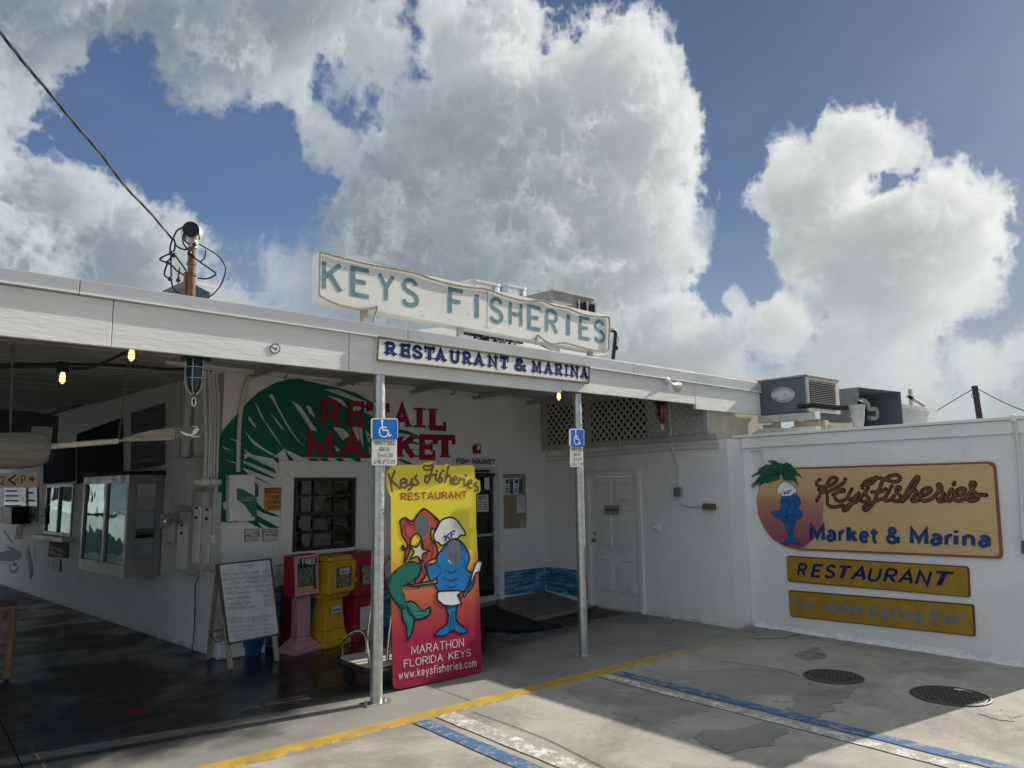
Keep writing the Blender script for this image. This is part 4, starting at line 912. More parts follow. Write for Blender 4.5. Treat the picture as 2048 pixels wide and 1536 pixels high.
def twisted(path, r, turns, seg=6, strands=3):
    P = cr(path, 14); mb = MB(); L = [0]
    for i in range(1, len(P)): L.append(L[-1] + np.linalg.norm(P[i] - P[i - 1]))
    n_ = int(L[-1] / (r * .9)) + 2; Q = []
    Pa = np.array(P); La = np.array(L)
    s = np.linspace(0, L[-1], n_); Q = np.stack([np.interp(s, La, Pa[:, i]) for i in range(3)], 1)
    for k in range(strands):
        pts = []
        for i in range(n_):
            d = _n(Q[min(i + 1, n_ - 1)] - Q[max(i - 1, 0)]); u = _n(np.cross(d, (0.13, .9, .4))); v = np.cross(d, u)
            a = s[i] / (r * 7) * 2 * PI * turns + 2 * PI * k / strands; pts.append(Q[i] + (u * math.cos(a) + v * math.sin(a)) * r * .55)
        mb.tube(pts, r * .6, seg)
    return mb
ROPE = mat('weathered_rope', (.4, .37, .31), .85, var=.2, scale=30)
rt = [(641, 504), (690, 517), (740, 529), (785, 537), (830, 546), (870, 560), (920, 572), (975, 579), (1010, 592), (1050, 602), (1085, 602), (1110, 612), (1140, 618), (1160, 627), (1190, 633), (1218, 634)]
rope = thing('border_rope', 'grey twisted rope wound round the edge of the teal lettered sign', 'rope', BP.at(930, 570, .02))
tag(rope, rope['label'], 'rope')
obj('rope_run', twisted([BP.at(x, y, .016) for x, y in rt], .0105, .7), ROPE, rope, smooth=True)
obj('rope_run', twisted([BP.at(x, y, .016) for x, y in ((641, 504), (640, 530), (640, 560), (639, 588), (650, 597), (680, 610), (715, 618), (745, 616), (755, 614), (750, 630), (746, 645))], .0105, .7), ROPE, rope, smooth=True)
obj('rope_run', twisted([BP.at(x, y, .016) for x, y in ((1072, 690), (1075, 671), (1090, 682), (1105, 688), (1130, 686), (1160, 694), (1190, 701), (1215, 702), (1218, 680), (1219, 650), (1218, 634))], .0105, .7), ROPE, rope, smooth=True)
for x, y0_, y1_ in ((723, 617, 646), (914, 648, 674), (1173, 700, 724)):
    a, b = PY(6.1).at(x, y0_ - 4), PY(6.1).at(x + .5, y1_); obj('support_leg', MB().box((a[0] - .025, 6.02, 3.33), (a[0] + .025, 6.08, a[2] + .02)), mat('old_post_paint', (.4, .38, .33), .7, var=.2), bs)

rs_t = thing('restaurant_sign', 'white sign on the fascia reading RESTAURANT & MARINA in blue', 'sign', FACADE.at(966, 720))
fr_q = [(755, 671.5), (1181, 732.5), (1179, 768.5), (752, 722)]
obj('board', panel(FACADE, fr_q, .03, .005), WHITE, rs_t, bevel=.002)
NB = mat('royal_navy_paint', (.006, .02, .11), .6, var=.2, scale=10, spec=.15)
t8 = lambda x: 682.5 + (x - 764) * (732.5 - 682.5) / (1165.7 - 764) + .3; b8 = lambda x: 711.2 + (x - 764) * (760.5 - 711.2) / (1173 - 764)
f = Flat(FACADE, .037)
X8 = [(60, 192), (200, 318), (325, 428), (430, 545), (525, 657), (662, 784), (782, 892), (880, 1012), (1016, 1134), (1134, 1230), (1272, 1392), (1428, 1542), (1540, 1646), (1643, 1737), (1738, 1785), (1785, 1887), (1880, 1972)]
for ch, (a, b) in zip('RESTAURANT&MARINA', X8):
    a, b = 750 + a / 4.6545 + .6, 750 + b / 4.6545 - .6
    ff = Flat(FACADE, .037); ff.text(ch, (a, t8(a)), (b, t8(b)), (b, b8(b)), (a, b8(a)), wt=1.85, serif=1.5, st=.95, rnd=True); obj('letter', ff.mb, NB, rs_t)
f = Flat(FACADE, .0362); f.stroke([(992, 712), (991.5, 747)], .004, False, False); obj('board_joint', f.mb, mat('dark_joint', (.12, .11, .1), .8), rs_t)
chn = mat('rope_trim_brown', (.22, .19, .15), .8)
crp = [FACADE.at(x, y, .04) for x, y in ((757, 674), (1179, 734), (1177.5, 766), (754.5, 720), (757, 674))]
for i in range(4): obj('rope_trim', twisted([crp[i], (crp[i] + crp[i + 1]) / 2, crp[i + 1]], .011, .8), chn, rs_t, smooth=True)
# round sticker on the fascia
st = thing('fascia_sticker', 'small round blue and white club sticker on the fascia', 'sticker', FACADE.at(549.5, 697.5))
def ell(cx, cy, rx, ry, n=24): return [(cx + rx * math.cos(2 * PI * i / n), cy + ry * math.sin(2 * PI * i / n)) for i in range(n)]
f = Flat(FACADE, .004); f.poly(ell(549.5, 697.5, 11, 10.8)); obj('disc', f.mb, mat('sticker_blue', (.3, .42, .52), .4), st)
f = Flat(FACADE, .005); f.poly(ell(549.5, 697.5, 8, 7.8)); obj('centre', f.mb, WINK, st)
f = Flat(FACADE, .006); f.poly([(548, 700), (552, 693), (554, 701)]); f.stroke([(544, 694), (548, 697)], .01)
for k in range(18): a = 2 * PI * k / 18; f.stroke([(549.5 + 9 * math.cos(a), 697.5 + 9 * math.sin(a)), (549.5 + 10 * math.cos(a + .12), 697.5 + 10 * math.sin(a + .12))], .006)
obj('print', f.mb, NAVY, st)

# floodlight on the fascia, ship lanterns under it, caged bulbs under the ceiling
fl = thing('floodlight', 'white cone floodlight on the fascia right of the restaurant sign', 'floodlight', FACADE.at(1333, 764))
p = FACADE.at(1332, 762, .0); q = FACADE.at(1344, 769, .16); r_ = FACADE.at(1360, 776, .12)
FLM = mat('white_lamp_metal', (.62, .62, .6), .4)
obj('base', MB().lathe(p, [(.05, 0), (.05, .03), (.03, .045)], 20, ax=(0, -1, 0)), FLM, fl, smooth=True)
obj('arm', MB().tube([p + (0, -.03, 0), (p + q) / 2 + (0, -.02, .01), q], .014, 8), FLM, fl, smooth=True)
ax_ = _n(r_ - q); obj('lamp_cone', MB().lathe(q - ax_ * .02, [(.022, 0), (.026, .05), (.035, .09), (.07, .17), (.066, .17), (.03, .1)], 20, ax=ax_), FLM, fl, smooth=True)
def lantern(c, lab, metal, glassc, s=1.0):
    t = thing('ship_lantern', lab, 'lantern', c, 'ship lanterns hanging under the fascia'); c = np.array(c)
    M1 = mat('lantern_%s' % metal[0], metal[1], .45, .3); G_ = mat('lantern_glass_%s' % glassc[0], glassc[1], .12, coat=.5)
    obj('hook', MB().tube([c + (0, 0, .30 * s), c + (.02, 0, .26 * s), c + (0, 0, .22 * s), c + (-.02, 0, .26 * s), c + (0, 0, .30 * s)], .005, 6), GALV, t)
    obj('cap', MB().lathe(c, [(.02 * s, .23 * s), (.045 * s, .2 * s), (.06 * s, .15 * s), (.105 * s, .135 * s), (.105 * s, .12 * s), (.06 * s, .115 * s), (.06 * s, .08 * s)], 24), M1, t, smooth=True)
    obj('glass_globe', MB().lathe(c, [(.05 * s, .1 * s), (.055 * s, .0), (.05 * s, -.07 * s), (.028 * s, -.115 * s), (.006, -.125 * s)], 20), G_, t, smooth=True)
    cg = MB()
    for k in range(6):
        a = 2 * PI * k / 6; e = np.array((math.cos(a), math.sin(a), 0)); cg.tube(cr([c + e * .072 * s + (0, 0, .12 * s), c + e * .07 * s, c + e * .062 * s + (0, 0, -.08 * s), c + e * .02 * s + (0, 0, -.14 * s)], 4), .0035, 5)
    for z in (.06, -.02): cg.tube([c + (.071 * s * math.cos(a), .071 * s * math.sin(a), z * s) for a in np.linspace(0, 2 * PI, 17)], .0035, 5)
    obj('wire_guard', cg, GALV if metal[0] == 'teal' else M1, t, smooth=True)
    obj('chain_link', MB().tube([c + (.015 * math.cos(a), 0, -.19 * s + .036 * math.sin(a)) for a in np.linspace(0, 2 * PI, 15)], .005, 6), mat('white_plastic', (.6, .6, .6), .4), t, smooth=True)
pt = PY(6.03).at(390, 752); lantern(pt, 'teal glass ship lantern hanging under the fascia near the paddle', ('teal', (.006, .03, .04)), ('teal', (.002, .03, .045)), 1.08)
pr = PY(6.03).at(1323.5, 825); lantern(pr, 'red glass ship lantern with a dark green cap hanging by the lattice', ('green', (.006, .02, .02)), ('red', (.2, .005, .008)), 1.0)
def bulb(c, lab, st_=14):
    c = np.array(c); t = thing('caged_bulb', lab, 'lamp', c, 'caged bulbs glowing under the canopy')
    obj('housing', MB().lathe(c, [(.045, .14), (.045, .07), (.05, .065), (.05, .05)], 14), BLACK, t)
    obj('bulb', MB().lathe(c, [(.014, .05), (.022, .02), (.025, -.01), (.017, -.035), (.004, -.045)], 14), mat('warm_bulb', (.9, .6, .25), .4, emit=((1, .55, .2), st_)), t, smooth=True)
    cg = MB()
    for k in range(4):
        a = 2 * PI * k / 4 + .4; e = np.array((math.cos(a), math.sin(a), 0)); cg.tube([c + e * .045 + (0, 0, .05), c + e * .045 + (0, 0, -.04), c + e * .02 + (0, 0, -.08)], .003, 4)
    for z in (0, -.04): cg.tube([c + (.046 * math.cos(a), .046 * math.sin(a), z) for a in np.linspace(0, 2 * PI, 13)], .003, 4)
    obj('cage', cg, BLACK, t)
bulb(PY(6.25).at(263, 711), 'caged warm bulb beside the hanging chain at the fascia', 1.6)
bulb(PY(7.1).at(125, 757), 'caged warm bulb over the dark passage, farther left', 1.6)
bulb(PY(6.3).at(1117.5, 793), 'caged warm bulb behind the fascia next to the right post', 1.6)

# ================================================================== ROOF TOP
# service mast with weatherhead and wire loops
ms = thing('service_mast', 'rusty service mast with grey weatherhead above the fascia', 'mast', (1.85, 6.5, 3.33))
MP = PY(6.5)
RUST = mat('rusty_pipe', (.17, .105, .065), .75, var=.3, scale=14, dirt=(.1, .04, .02), dirt_amt=.3)
a, b = MP.at(382, 596), MP.at(384, 492)
obj('pipe', MB().tube([(a[0], 6.5, 3.3), a, b], .033, 16), RUST, ms, smooth=True)
h = MP.at(384, 462)
obj('weatherhead', MB().lathe(h + np.array((.0, .02, -.02)), [(.02, -.07), (.07, -.055), (.092, 0), (.085, .05), (.05, .085), (.01, .095)], 20, ax=_n(np.array((.45, .35, .85)))), mat('grey_cast_metal', (.45, .45, .44), .5, .4), ms, smooth=True)
obj('weatherhead_mouth', MB().lathe(h + np.array((-.02, -.045, -.005)), [(.07, 0), (.066, .03), (.01, .035)], 18, ax=_n(np.array((-.35, -.8, -.15)))), BLACK, ms, smooth=True)
obj('neck', MB().lathe(MP.at(385, 492), [(.04, -.02), (.042, .05), (.05, .07)], 14), mat('grey_cast_metal', (.45, .45, .44), .5, .4), ms)
for y_ in (552, 530): obj('clamp', MB().lathe(MP.at(383, y_), [(.042, 0), (.042, .02)], 12), RUST, ms)
obj('mount_bracket', MB().bar(MP.at(374, 598, -.03), MP.at(375, 545, -.03), .05, .05), mat('red_brown_metal', (.2, .06, .04), .7), ms)
Zm = (300, 420, 8.08)
loops = ['530 280,440 330,390 420,345 520,325 620,330 700', '545 380,530 470,550 560,640 670', '570 400,570 500,650 560', '370 440,400 520,400 620,345 750,340 900,345 1040,350 1180,400 1290,470 1340', '350 690,160 790,270 850,370 910,430 980,545 1050', '340 760,280 870,235 1000,240 1060,310 1110', '410 740,500 860,590 990', '400 520,440 590,560 640,660 600',
         '700 760,850 870,1050 1010,1040 1060,920 1110,770 1100', '790 550,930 630,1100 740,1200 880,1220 1000,1150 1200,1040 1340,930 1430', '740 265,780 350,800 480', '480 930,460 1060,450 1180', '900 650,880 780,820 830']
wr = MB()
for i, s_ in enumerate(loops): wr.tube(cr([MP.at(x, y, .08 + .03 * math.sin(i)) for x, y in zpx(s_, *Zm)], 6), .0075 if i < 9 else .006, 6)
obj('wire_loop', wr, BLACK, ms, smooth=True)
for x, y in ((345, 700), (390, 730), (640, 700), (690, 740), (720, 560), (325, 1110), (290, 850), (460, 1130)): p = MP.at(*zpx('%d %d' % (x, y), *Zm)[0], .09); obj('splice', MB().lathe(p, [(.012, -.02), (.02, 0), (.012, .02)], 8, ax=(.5, .2, .8)), BLACK, ms)
# triplex service cable
A = MP.at(345, 478, .09); d0_ = ray(0, 65); Bp = CAMP + d0_ / np.linalg.norm(d0_) * 5.4; d1_ = ray(-700, -720); Cp = CAMP + d1_ / np.linalg.norm(d1_) * 9
def through(px, dist): r = ray(*px); return CAMP + r / np.linalg.norm(r) * dist
dA = np.linalg.norm(A - CAMP)
pts = [A] + [through(p, dA + (5.6 - dA) * t) for p, t in (((300, 425), .1), ((250, 372), .22), ((200, 306), .36), ((150, 248), .5), ((100, 187), .65), ((50, 128), .82), ((0, 65), 1.0))]
e_ = _n(pts[-1] - pts[-2]); pts += [pts[-1] + e_ * 1.5, pts[-1] + e_ * 4 + np.array((0, 0, -.1)), pts[-1] + e_ * 8 + np.array((0, 0, -.4))]; pe = pts[-1]
pp = thing('utility_pole', 'wooden utility pole outside the picture that carries the overhead cable', 'utility pole', (pe[0], pe[1], 0)); obj('pole', MB().tube([(pe[0], pe[1], -.1), (pe[0], pe[1], pe[2] * .5), (pe[0], pe[1], pe[2] + .8)], .14, 12), WOOD, pp, smooth=True)
cab = thing('overhead_cable', 'twisted black overhead cable running up left from the service mast', 'cable', A)
obj('cable_strand', twisted(pts, .0095, .13, 6, 3), BLACK, cab, smooth=True)
# grey hood vent behind the mast
hv = thing('roof_vent', 'low dark roof vent with white rim behind the rusty mast', 'roof vent', (2.2, 7.4, 3.34))
VP_ = PY(7.3); q = [VP_.at(x, y) for x, y in ((320, 584), (345, 574), (386, 566), (432, 573), (418, 602), (320, 600))]
obj('hood', MB().slab([VP_.at(322, 583), VP_.at(372, 560), VP_.at(420, 585), VP_.at(424, 612), VP_.at(330, 612)], (0, 1, 0), .5), mat('dark_sheet', (.09, .1, .11), .5), hv)
obj('hood_rim', MB().bar(VP_.at(392, 567, .02), VP_.at(432, 574, .02), .03, .03).bar(VP_.at(432, 574, .02), VP_.at(418, 603, .02), .02, .02), TRIM, hv)
# two white fan condensers and the exhaust hood behind the sign
WP = mat('white_plastic_unit', (.66, .67, .68), .35, var=.03)
def unit(x0, x1, y, ztop, lab):
    t = thing('rooftop_condenser', lab, 'air conditioner', ((x0 + x1) / 2, y, 3.34), 'white rooftop condensers')
    cx, cy, w_ = (x0 + x1) / 2, y + .3, (x1 - x0) / 2
    P_ = [(cx - w_, cy - .3), (cx + w_, cy - .3), (cx + w_, cy + .3), (cx - w_, cy + .3)]
    pr = []
    for i, (x, y_) in enumerate(P_):
        for k in range(4): a = math.radians([180, 270, 0, 90][i] + k * 30); pr.append((x + (.08 if x < cx else -.08) + .08 * math.cos(a), y_ + (.08 if y_ < cy else -.08) + .08 * math.sin(a)))
    obj('casing', MB().slab([(x, y_, 3.34) for x, y_ in pr], (0, 0, 1), ztop - 3.38), WP, t)
    obj('lid', MB().slab([(cx + (x - cx) * 1.03, cy + (y_ - cy) * 1.03, ztop - .04) for x, y_ in pr], (0, 0, 1), .04), WP, t)
    g_ = MB(); 
    for r in (.08, .14, .2, .25): g_.tube([(cx + r * math.cos(a), cy + r * math.sin(a), ztop + .02) for a in np.linspace(0, 2 * PI, 21)], .004, 4)
    obj('fan_grille', g_, GALV, t)
    gl = MB()
    for k in range(3): gl.box((cx + w_ * .35 + k * .02, cy - .306, 3.5), (cx + w_ * .35 + k * .02 + .008, cy - .299, ztop - .05))
    obj('side_groove', gl, mat('groove_grey', (.25, .26, .27), .6), t)
Q = PY(8.6); a, b = Q.at(943, 566), Q.at(1004, 575); unit(a[0], b[0], 8.6, Q.at(970, 562)[2], 'white rooftop condenser behind the sign, the left of two')
a, b = Q.at(1008, 577), Q.at(1056, 585); unit(a[0], b[0], 8.6, Q.at(1030, 570.5)[2], 'white rooftop condenser behind the sign, next to the brown hood')
hd = thing('exhaust_hood', 'weathered grey exhaust hood with dark opening behind the rooftop sign', 'exhaust hood', (7.6, 7.8, 3.34))
Q = PY(7.6); a, b, c, d_ = Q.at(1104, 579), Q.at(1189, 598), Q.at(1190, 640), Q.at(1104, 640)
e_ = np.array((0, .95, 0))
x0h, x1h, ztl, ztr = a[0], b[0], a[2], b[2]
mb = MB(); vs = [(x0h, 7.6, 3.3), (x0h, 8.9, 3.3), (x0h, 8.9, ztl + .06), (x0h, 7.6, ztl), (x1h, 7.6, 3.3), (x1h, 8.9, 3.3), (x1h, 8.9, ztr + .05), (x1h, 7.6, ztr)]
mb.add(vs, [[0, 3, 2, 1], [4, 5, 6, 7], [3, 7, 6, 2], [1, 2, 6, 5], [0, 4, 7, 3]]); obj('body', mb, GREYB, hd, bevel=.008)
op = MB(); A1, A2 = Q.at(1154, 600), Q.at(1187, 608); op.box((A1[0], 7.575, A1[2] - .32), (A2[0], 7.598, A1[2] - .02)); obj('opening', op, DARK, hd)
fr = MB(); 
for xx in (A1[0], (A1[0] + A2[0]) / 2, A2[0]): fr.box((xx - .012, 7.555, A1[2] - .34), (xx + .012, 7.574, A1[2]))
obj('opening_bar', fr, GREYB, hd); obj('rim', MB().bar((x0h - .01, 7.585, ztl), (x1h + .01, 7.585, ztr), .04, .03), mat('pale_grey_sheet', (.42, .41, .38), .5), hd)
# valves and pipes under the sign
vp = thing('valve_manifold', 'tangle of brass valves and black hoses on the roof under the sign', 'valves', PY(6.6).at(990, 675))
rr = random.Random(12); Q = PY(6.6)
for m_, n_ in ((BLACK, 16), (BRASS, 12), (mat('teal_hose', (.05, .12, .13), .5), 5)):
    mb = MB()
    for k in range(n_):
        x = rr.uniform(945, 1038); yb_ = 653 + (x - 940) * .23; p = Q.at(x, yb_ + rr.uniform(0, 24), rr.uniform(-.1, .1)); d = rr.uniform(.04, .12)
        if rr.random() < .5: mb.tube([p, p + (0, 0, -d)], rr.uniform(.008, .02), 7)
        elif rr.random() < .6: mb.tube(cr([p, p + (d * .5, 0, .04), p + (d, 0, -.03), p + (d, 0, -.12)], 4), .009, 6)
        else: mb.lathe(p, [(.012, -.02), (.028, -.005), (.028, .01), (.01, .03)], 9, ax=(rr.uniform(-1, 1), -1, rr.uniform(-1, 1)))
    obj('pipework', mb, m_, vp)
obj('rail', MB().bar(Q.at(925, 664), Q.at(1045, 684), .03, .05), DARK, vp)
db = thing('roof_duct', 'low white ducts and boards on the roof under the sign', 'duct', PY(6.9).at(1100, 690))
Q = PY(6.9)
for s_, m_ in (([(1045, 672), (1060, 676), (1105, 702), (1092, 706), (1040, 690)], TRIM), ([(1120, 684), (1180, 694), (1180, 716), (1120, 706)], WHITE), ([(838, 660), (910, 651), (920, 654), (920, 680), (838, 664)], WHITE), ([(1062, 668), (1112, 684), (1112, 706), (1078, 690)], GREYB)): obj('duct_piece', MB().slab([Q.at(*p) for p in s_], (0, 1, 0), .35), m_, db)
bp = thing('roof_pipe', 'bent black pipe at the right end of the rooftop sign', 'pipe', PY(6.4).at(1226, 720)); Q = PY(6.4)
obj('pipe', MB().tube(cr([Q.at(1218, 661), Q.at(1227, 661), Q.at(1231, 668), Q.at(1229, 690), Q.at(1226, 722)], 5), .026, 12), BLACK, bp, smooth=True)
obj('valve', MB().lathe(Q.at(1231, 694, .02), [(.03, -.04), (.04, 0), (.03, .04)], 10).tube(cr([Q.at(1232, 690), Q.at(1237, 680), Q.at(1235, 672)], 4), .005, 5), BLACK, bp)
# condenser with louvres and round badge above the sign wall
ac = thing('louvred_condenser', 'dark grey condenser with louvred end and oval badge on the roof', 'air conditioner', (9.9, 5.2, 2.7))
XP = PX(9.6); tB, tF = XP.at(1517, 763), XP.at(1613, 750); bB, bF = XP.at(1519.5, 831), XP.at(1617.5, 822.5)
yB, yF = tB[1], tF[1]; zT, zBt = (tB[2] + tF[2]) / 2, (bB[2] + bF[2]) / 2; xR = PY(yF).at(1676, 760)[0]
obj('casing', MB().box((9.6, yF + .03, zBt), (xR, yB, zT - .02)), GREYM, ac, bevel=.008)
obj('lid', MB().box((9.585, yF - .012, zT - .018), (xR + .015, yB + .012, zT + .012)), mat('grey_lid', (.2, .21, .22), .5), ac, bevel=.004)
lf = MB(); 
for p, q in (((9.60, yF, zBt), (9.65, yF + .028, zT - .02)), ((xR - .10, yF, zBt), (xR, yF + .028, zT - .02)), ((9.652, yF, zT - .06), (xR - .102, yF + .028, zT - .02)), ((9.652, yF, zBt), (xR - .102, yF + .028, zBt + .05))): lf.box(p, q)
obj('end_frame', lf, mat('pale_grey_sheet', (.42, .41, .38), .5), ac); obj('end_dark', MB().box((9.655, yF + .012, zBt + .05), (xR - .105, yF + .026, zT - .06)), BLACK, ac)
nl_ = 15
for k in range(nl_):
    z = zBt + .06 + (zT - zBt - .14) * k / (nl_ - 1); obj('louvre', MB().bar((9.655, yF - .001, z), (xR - .105, yF - .001, z), .020, .006, up=(0, -.5, 1)), mat('louvre_metal', (.2, .2, .2), .4, .4), ac)
bq = [XP.at(x, y, .003) for x, y in ell(1566.5, 789.5, 23.5, 15)]
f = Flat(PX(9.6), .004); f.poly(ell(1566.5, 789.5, 23.5, 15, 32)); bdg = obj('badge', f.mb, mat('badge_white', (.5, .5, .5), .5, dirt=(.2, .21, .22), dirt_amt=.5), ac)
f = Flat(PX(9.6), .006)
tw = 'REFRIGERATION'
for k, ch in enumerate(tw):
    a = math.radians(205 + 130 * k / (len(tw) - 1)); cx, cy = 1566.5 + 19.5 * math.cos(a), 789.5 + 12 * math.sin(a); f.text(ch, (cx - 1.3, cy - 1.7), (cx + 1.3, cy - 1.7), (cx + 1.3, cy + 1.7), (cx - 1.3, cy + 1.7), wt=1.3)
for k in range(8): a = math.radians(30 + 120 * k / 7); cx, cy = 1566.5 + 19.5 * math.cos(a), 789.5 + 12 * math.sin(a); f.stroke([(cx - 1, cy), (cx + 1, cy)], .012)
obj('badge_lettering', f.mb, mat('badge_ink', (.1, .11, .13), .6), ac)
st_ = thing('equipment_stand', 'stacked pale timbers carrying the louvred condenser', 'stand', (9.9, 5.2, 2.3))
for s_, x_ in (([(1516, 832), (1630, 824), (1631, 838), (1516, 846)], 9.55), ([(1518, 858), (1632, 853), (1632, 865), (1500, 869)], 9.3)): 
    q = [PX(x_).at(*p) for p in s_]; obj('beam', MB().slab(q, (1, 0, 0), .14), mat('pale_beam', (.5, .5, .47), .6), st_, bevel=.004)
q = [PY(4.55).at(*p) for p in ((1590, 841), (1760, 853), (1760, 864), (1590, 852))]; obj('beam', MB().slab([PX(9.75).at(*p) for p in ((1588, 842), (1712, 847), (1712, 859), (1588, 856))], (1, 0, 0), .14), mat('cream_beam', (.55, .5, .38), .6), st_)
for x_, y_ in ((9.62, 5.75), (9.62, 4.9), (10.3, 4.8), (10.3, 5.7)): obj('leg', MB().box((x_, y_, 2.3), (x_ + .09, y_ + .09, zBt - .14)), PALEW, st_)
# open duct box next to it
d2 = thing('open_duct_box', 'dark open sheet metal duct box with insulated pipe inside', 'duct', (11, 5, 2.5))
XQ = 11.0; g1, g2 = PX(XQ).at(1677, 777), PX(XQ).at(1708, 775); yb2, yf2, zt2 = g1[1], g2[1], g2[2]; zb2 = PX(XQ).at(1700, 852)[2]; xr2 = PY(yf2).at(1763, 784)[0]
obj('side_left', MB().box((XQ, yf2 - .05, 2.3), (XQ + .02, yb2 + .6, zt2)), mat('mid_grey_sheet', (.2, .21, .21), .5, .2), d2)
obj('side_right', MB().box((xr2, yf2 - .28, 2.3), (xr2 + .02, yb2 + .6, zt2 - .03)), GREYM, d2)
obj('top', MB().add([(XQ, yf2 - .05, zt2), (xr2, yf2 - .28, zt2 - .03), (xr2, yb2 + .6, zt2 - .03), (XQ, yb2 + .6, zt2)], [[0, 1, 2, 3]]), mat('mid_grey_sheet', (.2, .21, .21), .5, .2), d2)
obj('back', MB().box((XQ + .02, yf2 + .25, 2.3), (xr2, yf2 + .27, zt2 - .04)), mat('dark_duct_inside', (.04, .045, .05), .6), d2)
Q = PY(yf2 - .05); obj('insulated_pipe', MB().tube(cr([Q.at(x, y) for x, y in ((1716, 806), (1722, 800), (1734, 806), (1738, 818), (1750, 818), (1753, 828), (1750, 836), (1738, 836))], 5), .035, 10), mat('pale_insulation', (.22, .22, .22), .7, bump=.004), d2, smooth=True)
wpipe = thing('wrapped_vent_pipe', 'foil wrapped vent pipe with a flared top above the sign wall', 'pipe', PX(9.4).at(1714, 860))
q = PX(9.4); zt_, zb3 = q.at(1712, 810)[2], 2.3; c_ = q.at(1715, 830); cx_, cy_ = c_[0], c_[1]
prof = [(.055, 0), (.058, zt_ - zb3 - .28), (.075, zt_ - zb3 - .2), (.09, zt_ - zb3 - .05), (.1, zt_ - zb3), (.08, zt_ - zb3)]
obj('wrap', MB().lathe((cx_, cy_, zb3), prof, 24), mat('crumpled_foil', (.4, .41, .42), .45, .5, bump=.02, bscale=26), wpipe, smooth=True)
ap = MB().tube(cr([(PX(9.45)).at(x, y) for x, y in ((1597, 812), (1615, 812), (1627, 810), (1660, 814), (1690, 816), (1715, 812), (1722, 802))], 4), .035, 10)
o = thing('black_line_set', 'black insulated refrigerant pipe below the louvred condenser', 'pipe', (9.45, 4.6, 2.9)); obj('pipe', ap, BLACK, o, smooth=True)
# white parapet, timber cross brace, utility pole
pb = thing('far_parapet', 'white curved parapet of a farther roof behind the duct', 'parapet', (13, 5, 2.3)); Q = PX(12.5)
pts = [Q.at(x, y) for x, y in ((1640, 800), (1768, 806), (1862, 820), (1856, 835), (1850, 870), (1640, 870))]; obj('wall', MB().slab(pts, (1, 0, 0), .3), WALL, pb)
obj('coping', MB().bar(Q.at(1766, 806), Q.at(1864, 820), .4, .06), TRIM, pb)
tb = thing('timber_brace', 'grey timber cross with a slanting brace on the far parapet', 'timber', Q.at(1822, 810)); 
obj('upright', MB().bar(Q.at(1823, 814), Q.at(1820, 778), .05, .05), PALEW, tb); obj('cross_piece', MB().bar(Q.at(1814, 793), Q.at(1828, 796), .05, .05), PALEW, tb); obj('brace', MB().bar(Q.at(1824, 797), Q.at(1850, 812), .05, .05), PALEW, tb)
Q = PX(40); up_ = thing('utility_pole', 'distant wooden utility pole over the sign wall with thin wires', 'utility pole', (40, 12, 0))
tp, bt = Q.at(1949, 772), Q.at(1960, 842); obj('pole', MB().tube([tp, bt, (bt[0] + .1, bt[1] + .3, 0)], .14, 8), mat('dark_pole', (.06, .055, .05), .8), up_)
ww = MB(); ww.tube(cr([Q.at(1950, 776), Q.at(1905, 802), Q.at(1855, 833)], 6), .02, 4); ww.tube(cr([Q.at(1952, 776), Q.at(2010, 806), Q.at(2090, 838)], 6), .02, 4); ww.tube(cr([Q.at(1950, 780), Q.at(1942, 792), Q.at(1952, 797), Q.at(1960, 790), Q.at(1953, 780)], 5), .012, 4); obj('wire', ww, BLACK, up_)
# ================================================================== PAINTED SIGNS ON THE SIGN WALL
def rnd_px(q, r, n=5):
    """round the corners of a pixel quad"""
    out = []
    for i in range(len(q)):
        p = np.array(q[i], float); a = np.array(q[i - 1], float); b = np.array(q[(i + 1) % len(q)], float)
        rr_ = r[i] if isinstance(r, (list, tuple)) else r
        if rr_ <= 0: out.append(tuple(p)); continue
        u, v = p + _n(a - p) * rr_, p + _n(b - p) * rr_
        for k in range(n + 1): t = k / n; out.append(tuple(u * (1 - t) ** 2 + p * 2 * t * (1 - t) + v * t * t))
    return out
def grow_px(pts, d):
    c = np.mean(np.array(pts), 0); return [tuple(np.array(p) + _n(np.array(p) - c) * d) for p in pts]
ms2 = thing('wall_sign', 'large cream wall sign with rope lettering, palm fronds and blue fish', 'sign', SIGNW.at(1760, 1015))
out = [(1592, 935)] + rnd_px([(1592, 935), (1991, 922.5), (2006, 1118), (1700, 1104)], [0, 16, 12, 0])[1:-1] + [(1640, 1102), (1600, 1100), (1570, 1093), (1545, 1078), (1527, 1055), (1516, 1028), (1513, 1000), (1518, 975), (1528, 955), (1540, 945), (1560, 938)]
CREAM = mat('cream_sign_paint', (.56, .40, .20), .5, var=.06, scale=3, dirt=(.4, .28, .15), dirt_amt=.1)
COPPER = mat('copper_brown_border', (.22, .085, .05), .5, var=.15)
obj('board', panel(SIGNW, out, .02, .004), COPPER, ms2, bevel=.002)
ins = [(1592, 939)] + rnd_px([(1592, 939), (1987.5, 927), (2001, 1112.5), (1700, 1099.5)], [0, 15, 11, 0])[1:-1] + [(1640, 1098), (1602, 1097), (1572, 1090), (1548, 1076), (1530, 1053), (1519, 1027), (1516, 1000), (1521, 976), (1531, 957), (1543, 948), (1562, 941)]
f = Flat(SIGNW, .0255); f.poly(ins); obj('cream_face', f.mb, CREAM, ms2)
